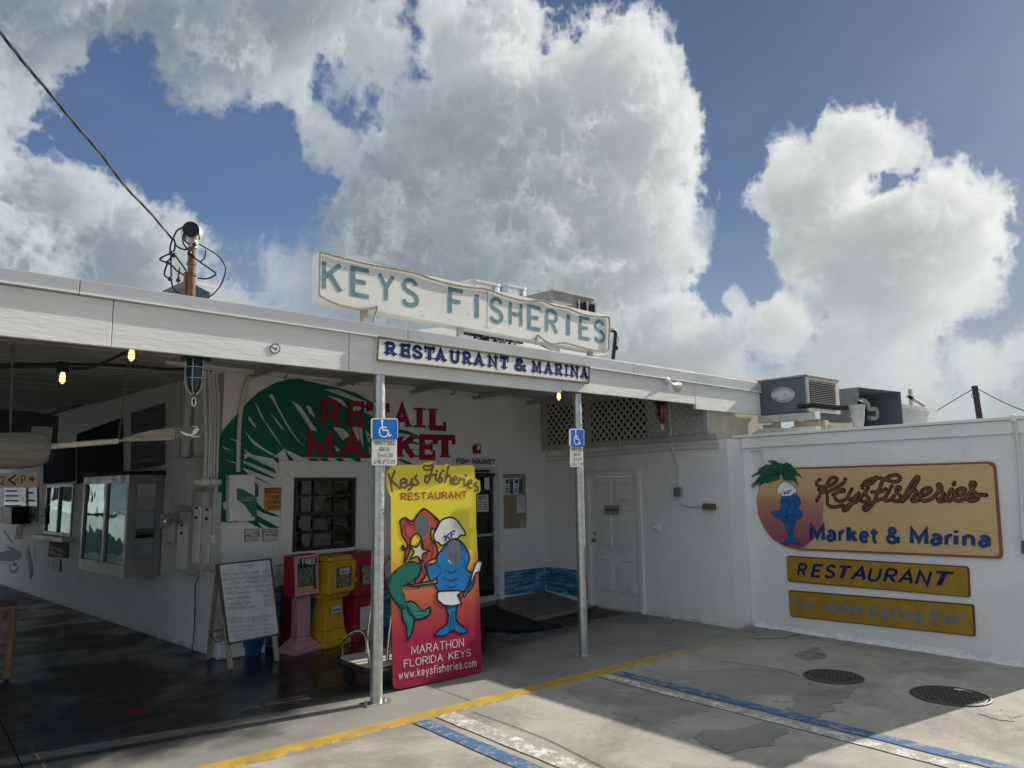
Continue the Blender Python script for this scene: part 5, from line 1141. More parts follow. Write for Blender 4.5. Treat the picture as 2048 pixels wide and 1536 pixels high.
def sunset_fn(z0_, z1_, stops):
    def fn(n, c, B, p):
        x = n.xyz(n.pos()); t = n.ramp(x[2], z0_, z1_, 0, 1, False)
        r = n.new('ShaderNodeValToRGB'); n.put(r.inputs[0], t); el_ = r.color_ramp.elements
        el_[0].position, el_[0].color = stops[0][0], (*stops[0][1], 1); el_[1].position, el_[1].color = stops[-1][0], (*stops[-1][1], 1)
        for pz, cz in stops[1:-1]: e = el_.new(pz); e.color = (*cz, 1)
        return r.outputs[0]
    return fn
SUNS = mat('painted_sunset_disc', (.5, .3, .2), .5, fn=sunset_fn(1.0, 2.0, [(0, (.24, .06, .14)), (.3, (.34, .12, .13)), (.55, (.42, .2, .15)), (.72, (.56, .38, .18)), (1, (.56, .40, .20))]))
f = Flat(SIGNW, .0275); disc = [(1648, 950), (1648, 1040), (1640, 1060), (1630, 1075), (1612, 1092)] + [p for p in ins if p[0] < 1605 and p[1] > 945]
f.poly([(1560, 947), (1600, 944), (1648, 950), (1649, 1000), (1648, 1047), (1637, 1068), (1625, 1082), (1609, 1096), (1602, 1096.5), (1572, 1089.5), (1548, 1075.5), (1530.5, 1052.5), (1519.5, 1027), (1516.6, 1000), (1521.5, 976), (1531.5, 957.5), (1543.5, 948.5)]); obj('sunset_disc', f.mb, SUNS, ms2)
# palm crown, painted: curved fronds with serrated edges
Zp = (1500, 910, 7.682)
fronds = [((480, 330), (250, 250), (45, 470), 46), ((490, 330), (230, 300), (60, 500), 40), ((480, 320), (260, 180), (50, 330), 52), ((480, 310), (330, 130), (160, 215), 52), ((490, 320), (430, 110), (310, 92), 60),
          ((500, 310), (560, 110), (650, 160), 56), ((510, 320), (640, 160), (715, 240), 56), ((510, 330), (680, 220), (805, 335), 52), ((500, 340), (660, 270), (755, 455), 50), ((480, 350), (330, 320), (170, 460), 44), ((490, 350), (380, 330), (290, 425), 40), ((500, 300), (480, 170), (500, 130), 54), ((500, 350), (600, 330), (640, 400), 36)]
PG = mat('palm_green', (.012, .11, .065), .5); PB = mat('sign_black', (.008, .014, .02), .5)
def frond(c, q_, e, w_, g_):
    c, q_, e = (np.array(v, float) for v in (c, q_, e)); L_, R_ = [], []; n_ = 9
    for k in range(n_ + 1):
        t = k / n_; p = c * (1 - t) ** 2 + q_ * 2 * t * (1 - t) + e * t * t; d = _n((q_ - c) * (1 - t) + (e - q_) * t); nn = np.array((-d[1], d[0]))
        ww = w_ * math.sin(PI * min(1, .12 + t * .88)) ** .7 * (.72 if k % 2 else 1.0) + g_ + (0 if k < n_ else 0)
        ww = max(ww * (1 - t ** 4), g_); L_.append(p + nn * ww + d * (14 if k % 2 == 0 else 0)); R_.append(p - nn * ww + d * (14 if k % 2 == 0 else 0))
    pts = L_ + [e + _n(e - q_) * (12 + g_)] + R_[::-1]; return [(1500 + p[0] / 7.682, 910 + p[1] / 7.682) for p in pts]
for k, (c, q_, e, w_) in enumerate(fronds):
    f = Flat(SIGNW, .0285 + k * .0004); f.poly(frond(c, q_, e, w_, 9)); po = obj('palm_frond', f.mb, PB, ms2)
    f = Flat(SIGNW, .0287 + k * .0004); f.poly(frond(c, q_, e, w_, 0)); obj('green_face', f.mb, PG, po)
# plain fish standing on its tail (a generic stand-in for the painted figure), with the letters KF on a white cap-shaped patch
FB = mat('painted_fish_blue', (.02, .12, .33), .45, var=.1)
fish = '520 640,560 610,700 600,760 640,800 730,760 830,820 880,800 960,720 1010,690 1100,680 1160,690 1240,780 1320,780 1360,700 1350,650 1330,590 1360,510 1350,560 1300,600 1240,590 1150,560 1060,510 1000,380 930,360 880,470 860,500 800,490 710'
f = Flat(SIGNW, .0345); f.poly(grow_px(cr_px := [tuple(p) for p in cr([np.array(p) for p in zpx(fish, *Zp)], 4, True)], 1.1)); obj('fish_outline', f.mb, MATS['sign_black'], ms2)
f = Flat(SIGNW, .0355); f.poly(cr_px); obj('fish_shape', f.mb, FB, ms2)
cap = '520 630,500 590,450 600,445 540,480 460,560 410,640 440,730 520,730 570,690 590,650 620'
cp_ = [tuple(p) for p in cr([np.array(p) for p in zpx(cap, *Zp)], 4, True)]
f = Flat(SIGNW, .0365); f.poly(grow_px(cp_, 1.0)); obj('patch_outline', f.mb, MATS['sign_black'], ms2)
f = Flat(SIGNW, .0375); f.poly(cp_); obj('white_patch', f.mb, WINK, ms2)
f = Flat(SIGNW, .0385); a, b, c, d_ = zpx('535 560,665 530,668 590,545 615', *Zp); f.text('KF', a, b, c, d_, wt=1.2, serif=.8); obj('lettering', f.mb, INK, ms2)
f = Flat(SIGNW, .0372)
for s_ in ('600 700,640 760,600 840', '520 900,600 940,700 900', '540 950,620 985,720 940', '560 1010,620 1025,700 1010', '560 820,600 900,580 980', '620 1150,640 1250,645 1330', '700 700,740 760,700 820'): f.stroke(zpx(s_, *Zp), .006)
obj('fin_lines', f.mb, MATS['sign_black'], ms2)
# rope lettering
Zr = (1620, 930, 5.39)
RL = ['120 155,95 175,80 200,100 225,160 235,240 215,290 180,305 150,280 135,235 145,205 185,190 230,170 265,125 310,85 385', '395 150,370 195,300 240,230 275,180 285,120 275,105 265', '190 280,200 350,200 410,230 445,300 450,370 430',
      '260 320,320 290,380 280,370 260,330 275,285 310,280 350,310 385,360 385,410 360', '465 255,430 320,425 360,450 375,490 350,540 300', '540 300,500 370,450 430,410 480,375 490,375 465,430 430,500 400,560 350,620 280', '640 250,615 280,620 330,650 360,620 390,570 390', '570 225,580 250',
      '735 130,680 150,620 170,595 195,610 215,660 205,710 165,740 140,800 150,870 170,940 180,980 155,975 120,930 105,870 120,820 150', '800 160,775 220,740 300,700 400,660 450,620 485,590 475,600 440,660 410,740 380,820 350', '680 290,740 290,800 275,830 255', '870 270,840 320,815 370,840 385,880 370,920 330', '895 225,885 240',
      '975 265,985 245,960 235,940 260,950 300,985 330,990 370,950 390,900 375', '1000 390,1050 300,1100 210,1150 140,1175 125,1180 150,1140 220,1080 320,1010 390', '1060 320,1110 270,1150 270,1150 320,1110 370,1130 390,1190 375', '1190 330,1260 320,1310 280,1300 250,1250 255,1205 300,1200 350,1230 385,1290 375,1350 340,1400 270,1390 220,1415 210,1430 250,1400 280,1450 300,1430 350,1390 370,1410 390,1460 380',
      '1540 260,1500 320,1480 370,1510 385,1560 360', '1570 190,1560 210', '1560 330,1640 320,1680 270,1660 250,1610 265,1570 310,1560 360,1600 385,1660 370,1720 320,1760 260,1790 210,1780 190,1750 195,1745 240,1780 290,1820 330,1810 370,1750 385,1700 365,1720 345,1800 325,1860 320,1910 322']
RD = mat('rope_letter_dark', (.05, .008, .008), .5); RLt = mat('rope_letter_tan', (.24, .13, .06), .5)
fa, fb2 = Flat(SIGNW, .0295), Flat(SIGNW, .0345)
un, vn = np.array((0, -1., 0)), np.array((0, 0, 1.))
for s_ in RL:
    ctr = fa.stroke(zpx(s_, *Zr), .042)
    # short slanting strands along the stroke
    Pa = np.array(ctr); seg = np.linalg.norm(np.diff(Pa, axis=0), axis=1); L_ = np.concatenate([[0], np.cumsum(seg)])
    s = .008
    while s < L_[-1] - .004:
        c = np.array([np.interp(s, L_, Pa[:, i]) for i in range(3)]); c2 = np.array([np.interp(min(L_[-1], s + .004), L_, Pa[:, i]) for i in range(3)]); d = _n(c2 - c); w = np.cross(SIGNW.n, d)
        o = fb2.layer() if False else .0345; h = .0115
        q = [c - w * h - d * .006, c + w * h + d * .000, c + w * h + d * .0060, c - w * h + d * .0]
        k0 = SIGNW.n * .0345 ; b = len(fb2.mb.v); zz = SIGNW.n * (.0345 + fb2.k * .000004); fb2.k += 1; fb2.mb.add([x + zz for x in q], fix(q, [[0, 1, 2, 3]], SIGNW.n)); s += .0135
obj('rope_lettering', fa.mb, RD, ms2); obj('rope_strands', fb2.mb, RLt, ms2)
NV = mat('sign_navy', (.012, .05, .17), .5, var=.2, scale=14)
XM = [(5, 178), (187, 295), (318, 388), (403, 530), (540, 652), (668, 742)]; Y0 = lambda x: 930 + x
def mm(ch, x0, x1, yt0, yt1, yb1, yb0, wt, m=NV, plane=SIGNW, off=.032, Z=Zr, par=ms2, **k):
    f = Flat(plane, off); a, b, c, d_ = [(Z[0] + x / Z[2], Z[1] + y / Z[2]) for x, y in ((x0, yt0), (x1, yt1), (x1, yb1), (x0, yb0))]
    f.text(ch, a, b, c, d_, wt=wt, **k); obj('letter', f.mb, m, par)
low = lambda x: 820 + (x - 10) * (893 - 820) / 1950; cap_ = lambda x: 632 + (x - 10) * (700 - 632) / 1950
for ch, a, b in (('M', 5, 178), ('a', 187, 297), ('r', 318, 388), ('k', 403, 530), ('e', 540, 652), ('t', 668, 742), ('&', 832, 990), ('M', 1085, 1292), ('a', 1305, 1440), ('r', 1460, 1550), ('i', 1560, 1612), ('n', 1652, 1795), ('a', 1820, 1962)):
    full = ch in 'Mk&ti'; x_ = (a + b) / 2
    tp = cap_ if full else (lambda x: low(x) - (low(x) - cap_(x)) * .72)
    # glyph boxes are 6 units high; small letters only fill 4 of them
    if ch in 'aren': ytop = lambda x: low(x) - (low(x) - cap_(x)) * .72 * 7.3 / 5.3
    elif ch == 'i': ytop = lambda x: low(x) - (low(x) - cap_(x)) * 1.0
    elif ch == 't': ytop = lambda x: low(x) - (low(x) - cap_(x)) * 1.0
    else: ytop = cap_
    wt_ = {'M': 1.7, '&': 1.5, 'k': 1.8, 't': 1.25, 'i': 1.9}.get(ch, 1.45)
    mm(ch, a, b, ytop(a), ytop(b), low(b), low(a), wt_)
sc = MB()
for x, y in ((1671, 939), (1811, 935), (1980, 931), (1831, 1103), (1993, 1107)): sc.lathe(SIGNW.at(x, y, .026), [(.008, 0), (.005, .004)], 8, ax=(-1, 0, 0))
obj('screw_heads', sc, STEEL, ms2)
MUST = mat('mustard_sign_paint', (.34, .2, .022), .55, var=.12, scale=4, dirt=(.16, .09, .02), dirt_amt=.25); MUSB = mat('mustard_dark_edge', (.13, .06, .015), .55)
s2 = thing('wall_sign', 'mustard wall sign with dark blue brush lettering RESTAURANT', 'sign', SIGNW.at(1755, 1152))
q2 = [(1573, 1111), (1938, 1133), (1941, 1195), (1575, 1163)]
obj('board', panel(SIGNW, rnd_px(q2, 7), .014, .004), MUSB, s2, bevel=.002); f = Flat(SIGNW, .019); f.poly(rnd_px([(1575.5, 1113.5), (1935.5, 1135), (1938.5, 1192.5), (1577.5, 1160.5)], 6)); obj('face', f.mb, MUST, s2)
Zs = (1480, 900, 3.6056)
tps = lambda x: 812 + (x - 420) * (875 - 812) / 1100; bts = lambda x: 908 + (x - 420) * (984 - 908) / 1000
for ch, a, b in zip('RESTAURANT', (415, 512, 615, 720, 800, 925, 1035, 1140, 1265, 1415), (492, 607, 700, 812, 915, 1035, 1145, 1255, 1395, 1550)):
    mm(ch, a, b, tps(a), tps(b), bts(b), bts(a), 1.25, m=NB, Z=Zs, off=.021, par=s2, slant=.22, rnd=False)
s3 = thing('wall_sign', 'mustard wall sign with faded blue words We Make Eating Fun, lowest', 'sign', SIGNW.at(1765, 1226))
q3 = [(1577, 1180), (1948, 1209), (1951, 1273), (1580, 1233)]
obj('board', panel(SIGNW, rnd_px(q3, 6), .014, .004), MUSB, s3, bevel=.002); f = Flat(SIGNW, .019); f.poly(rnd_px([(1579.5, 1182.5), (1945.5, 1211.5), (1948.5, 1270), (1582, 1231)], 5)); obj('face', f.mb, MUST, s3)
FADE = worn('faded_blue_lettering', (.13, .22, .3), (.3, .2, .06), .45, 14)
def line_low(txt, x0, x1, yt, yb, Z, plane, off, par, m, wt, **k):
    f = Flat(plane, off); a, b, c, d_ = [(Z[0] + x / Z[2], Z[1] + y / Z[2]) for x, y in ((x0, yt(x0)), (x1, yt(x1)), (x1, yb(x1)), (x0, yb(x0)))]
    f.text(txt, a, b, c, d_, wt=wt, **k); return obj('lettering', f.mb, m, par)
t3 = lambda x: 1066 + (x - 380) * (1172 - 1066) / 1250; b3_ = lambda x: 1140 + (x - 400) * (1258 - 1140) / 1200
for tx, a, b in (('"We', 375, 548), ('Make', 608, 885), ('Eating', 935, 1310), ('Fun"', 1375, 1640)): line_low(tx, a, b, t3, b3_, Zs, SIGNW, .021, s3, FADE, 1.25, serif=1.1, st=.5, gap=2.0)

# ================================================================== STANDING BOARD ON A LUGGAGE CART
BDP = PY(6.1)
bdT = thing('standing_board', 'tall yellow to red photo board with two face holes and restaurant lettering', 'sign board', BDP.at(870, 1370))
Zb = (740, 900, 5.908); Zb2 = (740, 1140, 5.908)
o1 = zpx('250 180,600 175,640 150,730 135,770 155,775 180,870 180,900 160,935 175,945 190,1190 180,1225 200,1232 330,1250 345,1290 360,1300 480,1270 510,1245 520', *Zb)
o1 += [(951, 1050), (955, 1130)] + zpx('1270 10,1290 400,1305 1000,1310 1170,1290 1205,1250 1225,330 1405,290 1395,262 1360,255 1000,248 400,243 10', *Zb2) + [(781, 1080)] + zpx('240 560,200 470,185 380,195 260,230 220', *Zb)
hole1 = ell(740 + 615 / 5.908, 900 + 895 / 5.908, 90 / 5.908, 145 / 5.908, 20); hole2 = ell(740 + 978 / 5.908, 900 + 1208 / 5.908, 84 / 5.908, 145 / 5.908, 20)
def holed(plane, outer, holes, t, off):
    """board with oval holes cut right through"""
    loops = [[plane.at(*p, off) for p in outer]] + [[plane.at(*p, off) for p in h] for h in holes]
    tri = tessellate_polygon([[Vector(p) for p in l] for l in loops]); flat = [p for l in loops for p in l]; k = len(flat); mb = MB()
    vs = flat + [p + plane.n * t for p in flat]; fs = []
    for a, b, c in tri:
        if np.cross(flat[b] - flat[a], flat[c] - flat[a]).dot(plane.n) < 0: a, b, c = c, b, a
        fs += [[a + k, b + k, c + k], [c, b, a]]
    s = 0
    for l in loops:
        n_ = len(l); fs += [[s + i, s + (i + 1) % n_, s + (i + 1) % n_ + k, s + i + k] for i in range(n_)]; s += n_
    return mb.add(vs, fs)
zt_, zb_ = BDP.at(870, 1060)[2], BDP.at(870, 1330)[2]
YR = mat('board_yellow_to_red', (.5, .5, .1), .35, coat=.15, fn=sunset_fn(.15, 2.05, [(0, (.30, .012, .045)), (.16, (.34, .02, .06)), (.27, (.42, .055, .05)), (.40, (.58, .17, .06)), (.50, (.72, .32, .04)), (.60, (.76, .62, .03)), (1, (.74, .66, .05))]))
obj('board', holed(BDP, o1, [hole1, hole2], .012, 0), YR, bdT)
OUT = mat('board_black_line', (.008, .012, .018), .35, coat=.15); BB = mat('board_blue', (.006, .17, .46), .35, coat=.15); BWH = mat('board_white', (.7, .7, .72), .35, coat=.15); BTE = mat('board_teal', (.02, .26, .2), .35, coat=.15); BCO = mat('board_coral', (.45, .06, .035), .35, coat=.15); BCR = mat('board_pale_cream', (.6, .56, .46), .35, coat=.15); BTD = mat('board_dark_teal', (.004, .06, .055), .35)
Zc = (760, 990, 4.957)
def ring_poly(flat, outer, hole):
    loops = [[flat.p.at(*p) for p in outer], [flat.p.at(*p) for p in hole]]; o = flat.layer(); n_ = flat.p.n
    tri = tessellate_polygon([[Vector(p) for p in l] for l in loops]); fl_ = [p + n_ * o for l in loops for p in l]
    flat.mb.add(fl_, fix(fl_, [list(t) for t in tri], n_))
def painted(s_, m, off, Z=Zc, hole=None, outline=1.4, smooth=True, name='painted_shape'):
    px = zpx(s_, *Z)
    if smooth: px = [tuple(p) for p in cr([np.array(p) for p in px], 4, True)]
    ar = 0
    if outline:
        f = Flat(BDP, off)
        # outline: closed stroke round the shape
        f.stroke(px + [px[0]], .017, smooth=False); ob = obj(name + '_outline', f.mb, OUT, bdT)
    f = Flat(BDP, off + .0012 if not outline else off - .001)
    if hole: ring_poly(f, px, hole)
    else: f.poly(px)
    return obj(name, f.mb, m, bdT)
# generic stand-ins of the same place, size and colours: a plain upright fish, a coral fan and a green fish tail
painted('640 500,700 440,760 440,830 500,880 620,850 730,925 790,925 870,870 960,790 960,770 1060,750 1150,755 1250,855 1330,850 1360,780 1370,710 1340,640 1390,540 1395,570 1340,650 1280,665 1200,640 1080,600 1010,540 900,480 830,460 700,550 670,560 600', BB, .0145, hole=hole2, name='plain_fish')
painted('520 400,560 320,600 250,680 220,740 240,790 300,840 390,790 400,760 430,700 440,640 480,600 500,570 470,540 460', BWH, .0175, name='white_patch')
f = Flat(BDP, .020); a, b, c, d_ = zpx('612 400,730 345,738 415,632 465', *Zc); f.text('KF', a, b, c, d_, wt=1.3, serif=1.15, st=.55); obj('lettering', f.mb, NAVY, bdT)
painted('560 960,600 950,780 945,790 965,760 990,800 1080,700 1100,620 1090,560 1040', BWH, .0175, name='white_fringe', smooth=False)
painted('345 230,400 150,440 140,520 200,580 260,575 310,530 340,500 330,500 430,560 520,550 620,500 640,440 700,455 780,400 860,370 915,340 860,380 800,400 700,370 600,420 540,400 430,350 380,300 440,290 540,260 620,230 670,240 560,210 540,215 500,250 540,260 480,210 400,200 320,190 260,240 225,300 260', BCO, .0145, hole=hole1, name='coral_fan')
f = Flat(BDP, .0165)
for s_ in ('420 150,350 200,330 280,340 350', '520 220,560 260,560 310', '230 300,250 400,300 440', '470 560,440 640,430 720', '500 470,520 560,500 620', '400 720,430 800,380 870', '240 250,290 290,330 290'): f.stroke(zpx(s_, *Zc), .008)
obj('coral_lines', f.mb, OUT, bdT)
painted(','.join('%.0f %.0f' % (372 + (108 if k % 2 == 0 else 46) * math.sin(PI * k / 5 + .25), 560 - (118 if k % 2 == 0 else 50) * math.cos(PI * k / 5 + .25)) for k in range(10)), BCR, .0185, name='cream_starfish')
f = Flat(BDP, .0162)
for s_ in ('560 690,600 740,570 820', '640 740,700 770,760 740', '620 820,690 850,770 820', '640 890,700 915,760 890', '800 600,830 660,815 720', '660 1150,690 1250,680 1330', '710 1150,715 1250,730 1330', '850 800,890 830,850 880'): f.stroke(zpx(s_, *Zc), .007)
obj('fish_lines', f.mb, OUT, bdT)
painted('240 690,290 660,400 690,395 760,330 840,250 890,200 920,230 1000,250 1060,300 1050,360 1090,410 1150,490 1110,480 1190,400 1230,340 1240,320 1330,270 1440,260 1380,250 1300,215 1230,205 1150,150 1070,90 980,65 890,110 790,170 730', BTD, .0145, name='green_tail')
# scales
sc_ = Flat(BDP, .0158); tailp = zpx('240 690,290 660,400 690,395 760,330 840,250 890,200 920,230 1000,250 1060,300 1050,300 1100,205 1100,150 1070,90 980,65 890,110 790,170 730', *Zc)
def inside(p, poly):
    c = False; j = len(poly) - 1
    for i in range(len(poly)):
        if (poly[i][1] > p[1]) != (poly[j][1] > p[1]) and p[0] < (poly[j][0] - poly[i][0]) * (p[1] - poly[i][1]) / (poly[j][1] - poly[i][1]) + poly[i][0]: c = not c
        j = i
    return c
i = 0; yy = 1120
while yy < 1215:
    xx = 772 + (i % 2) * 2.2
    while xx < 845:
        if all(inside((xx + dx, yy + dy), tailp) for dx, dy in ((0, 0), (1.6, 0), (-1.6, 0), (0, 1.6))): sc_.poly([(xx - 1.5, yy - 1.2), (xx + .2, yy - 1.7), (xx + 1.6, yy - .4), (xx + 1.1, yy + 1.5), (xx - .9, yy + 1.4)])
        xx += 4.3
    yy += 3.6; i += 1
obj('scales', sc_.mb, BTE, bdT)
for s_ in ('265 1080,300 1060,360 1100,410 1160,480 1125,470 1180,400 1215,350 1220,300 1160', '215 1140,240 1130,290 1200,320 1240,305 1330,275 1410,265 1370,260 1290,225 1220'):
    f = Flat(BDP, .0158); f.poly(zpx(s_, *Zc)); obj('tail_fin', f.mb, BTE, bdT)
f = Flat(BDP, .017)
for s_ in ('280 1100,340 1150,450 1150', '290 1130,350 1190,440 1180', '290 1080,360 1120,460 1160', '235 1150,260 1230,290 1340', '250 1140,290 1230,300 1320', '225 1160,245 1240,275 1370'): f.stroke(zpx(s_, *Zc), .005)
obj('fin_lines', f.mb, BTD, bdT)
painted('245 895,520 850,550 815,560 870,330 905', mat('board_grey', (.35, .33, .36), .4), .0178, name='grey_plank', smooth=False)
painted('915 750,935 690,960 650,1005 665,980 760,940 770,830 1010,812 1000,880 870', BWH, .0178, name='fork', smooth=False)
# lettering on the board
BRN = mat('board_brown', (.08, .025, .02), .4); f = Flat(BDP, .0135); f2 = Flat(BDP, .0165)
KF = ['212 285,225 330,240 400,254 482', '284 248,264 300,242 350', '243 352,275 390,315 425,348 452', '350 400,400 385,410 350,380 340,355 370,360 420,400 445,430 430', '425 352,424 398,440 416,462 408,478 378,488 345', '489 345,488 400,482 440,466 468,448 462', '545 300,520 325,528 345,556 368,560 398,535 415,508 408',
      '750 165,690 190,640 185,625 210,650 235,700 230,740 200', '735 195,720 260,700 330,670 385,640 370,650 330,700 300,760 290', '680 300,640 310', '775 290,765 340,785 355,810 330', '830 270,815 310,845 345,830 380,800 370', '920 190,905 250,890 320,880 380', '890 340,920 300,945 330,945 390,965 395', '975 355,1010 350,1015 320,990 315,970 350,985 395,1020 400', '1050 330,1045 400,1050 350,1090 345', '1110 350,1105 410,1130 420', '1150 400,1185 395,1190 365,1165 360,1145 400,1155 440,1190 450', '1250 385,1225 410,1260 440,1265 480,1230 475', '778 245,782 255', '1122 295,1126 305', '850 240,860 250']
for s_ in KF: f.stroke(zpx(s_, *Zb), .021); f2.stroke(zpx(s_, *Zb), .007)
obj('script_lettering', f.mb, BRN, bdT); obj('script_highlight', f2.mb, mat('board_tan', (.35, .2, .12), .4), bdT)
f = Flat(BDP, .0135); a, b, c, d_ = zpx('345 505,1130 485,1128 570,348 595', *Zb); f.text('RESTAURANT', a, b, c, d_, wt=1.2, serif=1.1, st=.5, gap=2.2); obj('lettering', f.mb, mat('board_rust_red', (.36, .05, .03), .4), bdT)
f = Flat(BDP, .0135)
for t_, q in (('MARATHON', '480 898,1098 798,1100 900,480 1000'), ('FLORIDA KEYS', '388 1060,1180 928,1182 1012,392 1152'), ('www.keysfisheries.com', '325 1190,1245 1040,1247 1135,328 1290')):
    a, b, c, d_ = zpx(q, *Zb2); f.text(t_, a, b, c, d_, wt=.62 if t_[0] != 'w' else .68, gap=1.5 if t_[0] != 'w' else 1.9, rnd=True)
obj('lettering', f.mb, BWH, bdT)
# luggage cart carrying it
lc = thing('luggage_cart', 'silver luggage cart with black bumper behind the yellow board', 'luggage cart', (3.9, 6.5, 0))
x0, x1, y0, y1 = 3.42, 4.64, 6.14, 6.80; R_ = .12
def rrect(x0, x1, y0, y1, r, z): 
    o = []
    for cx, cy, a0 in ((x1 - r, y0 + r, -90), (x1 - r, y1 - r, 0), (x0 + r, y1 - r, 90), (x0 + r, y0 + r, 180)):
        for k in range(6): a = math.radians(a0 + k * 18); o.append(np.array((cx + r * math.cos(a), cy + r * math.sin(a), z)))
    return o
obj('deck', MB().slab(rrect(x0, x1, y0, y1, R_, .20), (0, 0, 1), .035), mat('pale_cart_deck', (.5, .47, .42), .7), lc, bevel=.004)
rp = rrect(x0 - .02, x1 + .02, y0 - .02, y1 + .02, R_ + .02, .205); obj('bumper', MB().tube(rp + [rp[0]], .028, 8), BLACK, lc, smooth=True)
CH = mat('polished_tube', (.6, .58, .52), .2, .95)
for yy in (6.28, 6.68): obj('frame_hoop', MB().tube(cr([(x0 + .26, yy, .23), (x0 + .29, yy, .5), (x0 + .36, yy, .9), (x0 + .52, yy, 1.15), (x1 - .35, yy, 1.15), (x1 - .14, yy, .9), (x1 - .1, yy, .5), (x1 - .08, yy, .23)], 6), .019, 10), CH, lc, smooth=True)
obj('side_loop', MB().tube(cr([(x0 + .04, 6.20, .23), (x0 + .02, 6.21, .38), (x0 + .05, 6.32, .5), (x0 + .05, 6.5, .5), (x0 + .02, 6.7, .38), (x0 + .04, 6.75, .23)], 6), .016, 10), CH, lc, smooth=True)
for xx, yy in ((x0 + .1, y0 + .1), (x1 - .1, y0 + .1), (x0 + .1, y1 - .1), (x1 - .1, y1 - .1)):
    cw = obj('caster', MB().box((xx - .02, yy - .04, .12), (xx + .02, yy + .04, .198)), BLACK, lc); obj('wheel', MB().lathe((xx - .018, yy, .075), [(.03, 0), (.073, .004), (.075, .01), (.075, .026), (.073, .032), (.03, .036)], 18, ax=(1, 0, 0)), BLACK, cw, smooth=True)

# ================================================================== THINGS ON THE RETAIL WALL
fm = thing('door_sign', 'grey white sign lettered FISH MARKET above the glass door', 'sign', RETAIL.at(950, 922))
obj('plate', panel(RETAIL, [(905, 912.5), (992, 915), (992, 933), (905, 931)], .006, .004), mat('sign_pale_grey', (.68, .68, .67), .5), fm)
f = Flat(RETAIL, .016); f.text('FISH', (911, 916.5), (936, 917), (936, 928), (911, 927.8), wt=1.3, serif=.95, st=.4, gap=1.7); f.text('MARKET', (943, 917.3), (989, 918.5), (989, 929.5), (943, 928.5), wt=1.3, serif=.95, st=.4, gap=1.7); obj('lettering', f.mb, NB, fm)
fa_ = thing('fire_alarm', 'small red fire alarm strobe over the fish market sign', 'alarm', RETAIL.at(955, 898)); p = RETAIL.at(955, 898)
obj('housing', panel(RETAIL, [(949, 889), (962, 889), (962, 907), (949, 907)], .05, 0), REDM, fa_, bevel=.006); obj('strobe', panel(RETAIL, [(955, 891), (960, 891), (960, 900), (955, 900)], .012, .052), WINK, fa_, bevel=.003)
cb = thing('notice_board', 'tan notice board with two posters between the glass door and corner', 'notice board', RETAIL.at(1026, 1003))
obj('board', panel(RETAIL, [(999, 948), (1051.5, 948), (1053, 1055), (1000.5, 1058)], .02, .004), mat('tan_board', (.30, .25, .19), .7, var=.12), cb, bevel=.002)
obj('poster', panel(RETAIL, [(1006, 956), (1043, 956), (1043, 989), (1007, 990)], .002, .026), PAPER, cb)
for x in (1007.5, 1026): f = Flat(RETAIL, .030); f.poly([(x + 9.5, 958), (x + 16, 958), (x + 16, 988), (x + 9.5, 988)]); obj('poster_blue', f.mb, mat('poster_blue', (.03, .1, .2), .6), cb)
f = Flat(RETAIL, .030)
for x in (1007.5, 1026):
    f.poly(ell(x + 4.5, 963, 3.6, 4.5, 14))
    for k in range(3): f.stroke([(x + 1, 973 + k * 5), (x + 8, 973 + k * 5)], .014)
obj('poster_print', f.mb, mat('grey_ink', (.06, .07, .07), .6), cb)
obj('paper_sheet', panel(RETAIL, [(1034, 991), (1050, 991), (1050.5, 1025), (1034.5, 1026)], .002, .026), PAPER, cb)
f = Flat(RETAIL, .03); [f.stroke([(1036.5, 996 + k * 3.2), (1048, 996 + k * 3.2)], .005) for k in range(8)]; obj('sheet_print', f.mb, mat('faint_ink', (.3, .3, .3), .6), cb)
obj('small_flyer', panel(RETAIL, [(1040.5, 1040), (1051, 1040), (1051, 1055), (1041, 1056)], .002, .026), mat('flyer_pink', (.4, .33, .3), .7), cb)
cs = thing('caution_sign', 'orange and red sign reading CAUTION FLOOR IS EXTREMELY SLIPPERY', 'sign', RETAIL.at(551, 998))
obj('plate', panel(RETAIL, [(528.5, 975.5), (574, 974.5), (574, 1021), (528.5, 1022)], .004, .004), mat('sign_orange', (.55, .27, .05), .55), cs)
f = Flat(RETAIL, .0095); f.poly([(529, 976), (573.5, 975), (573.5, 986), (529, 987)]); obj('red_strip', f.mb, mat('sign_red', (.35, .03, .01), .5), cs)
f = Flat(RETAIL, .011); f.text('CAUTION', (532.5, 978), (570.5, 977.5), (570.5, 984.5), (532.5, 985), wt=1.2); obj('caution_lettering', f.mb, mat('sign_orange', (.55, .27, .05), .55), cs)
f = Flat(RETAIL, .0095)
for t_, a, b, y in (('FLOOR IS', 535, 567, 990.5), ('EXTREMELY', 532, 571, 1001), ('SLIPPERY', 534, 568, 1011)): f.text(t_, (a, y), (b, y - .3), (b, y + 6.5), (a, y + 7), wt=1.15)
obj('lettering', f.mb, INK, cs)
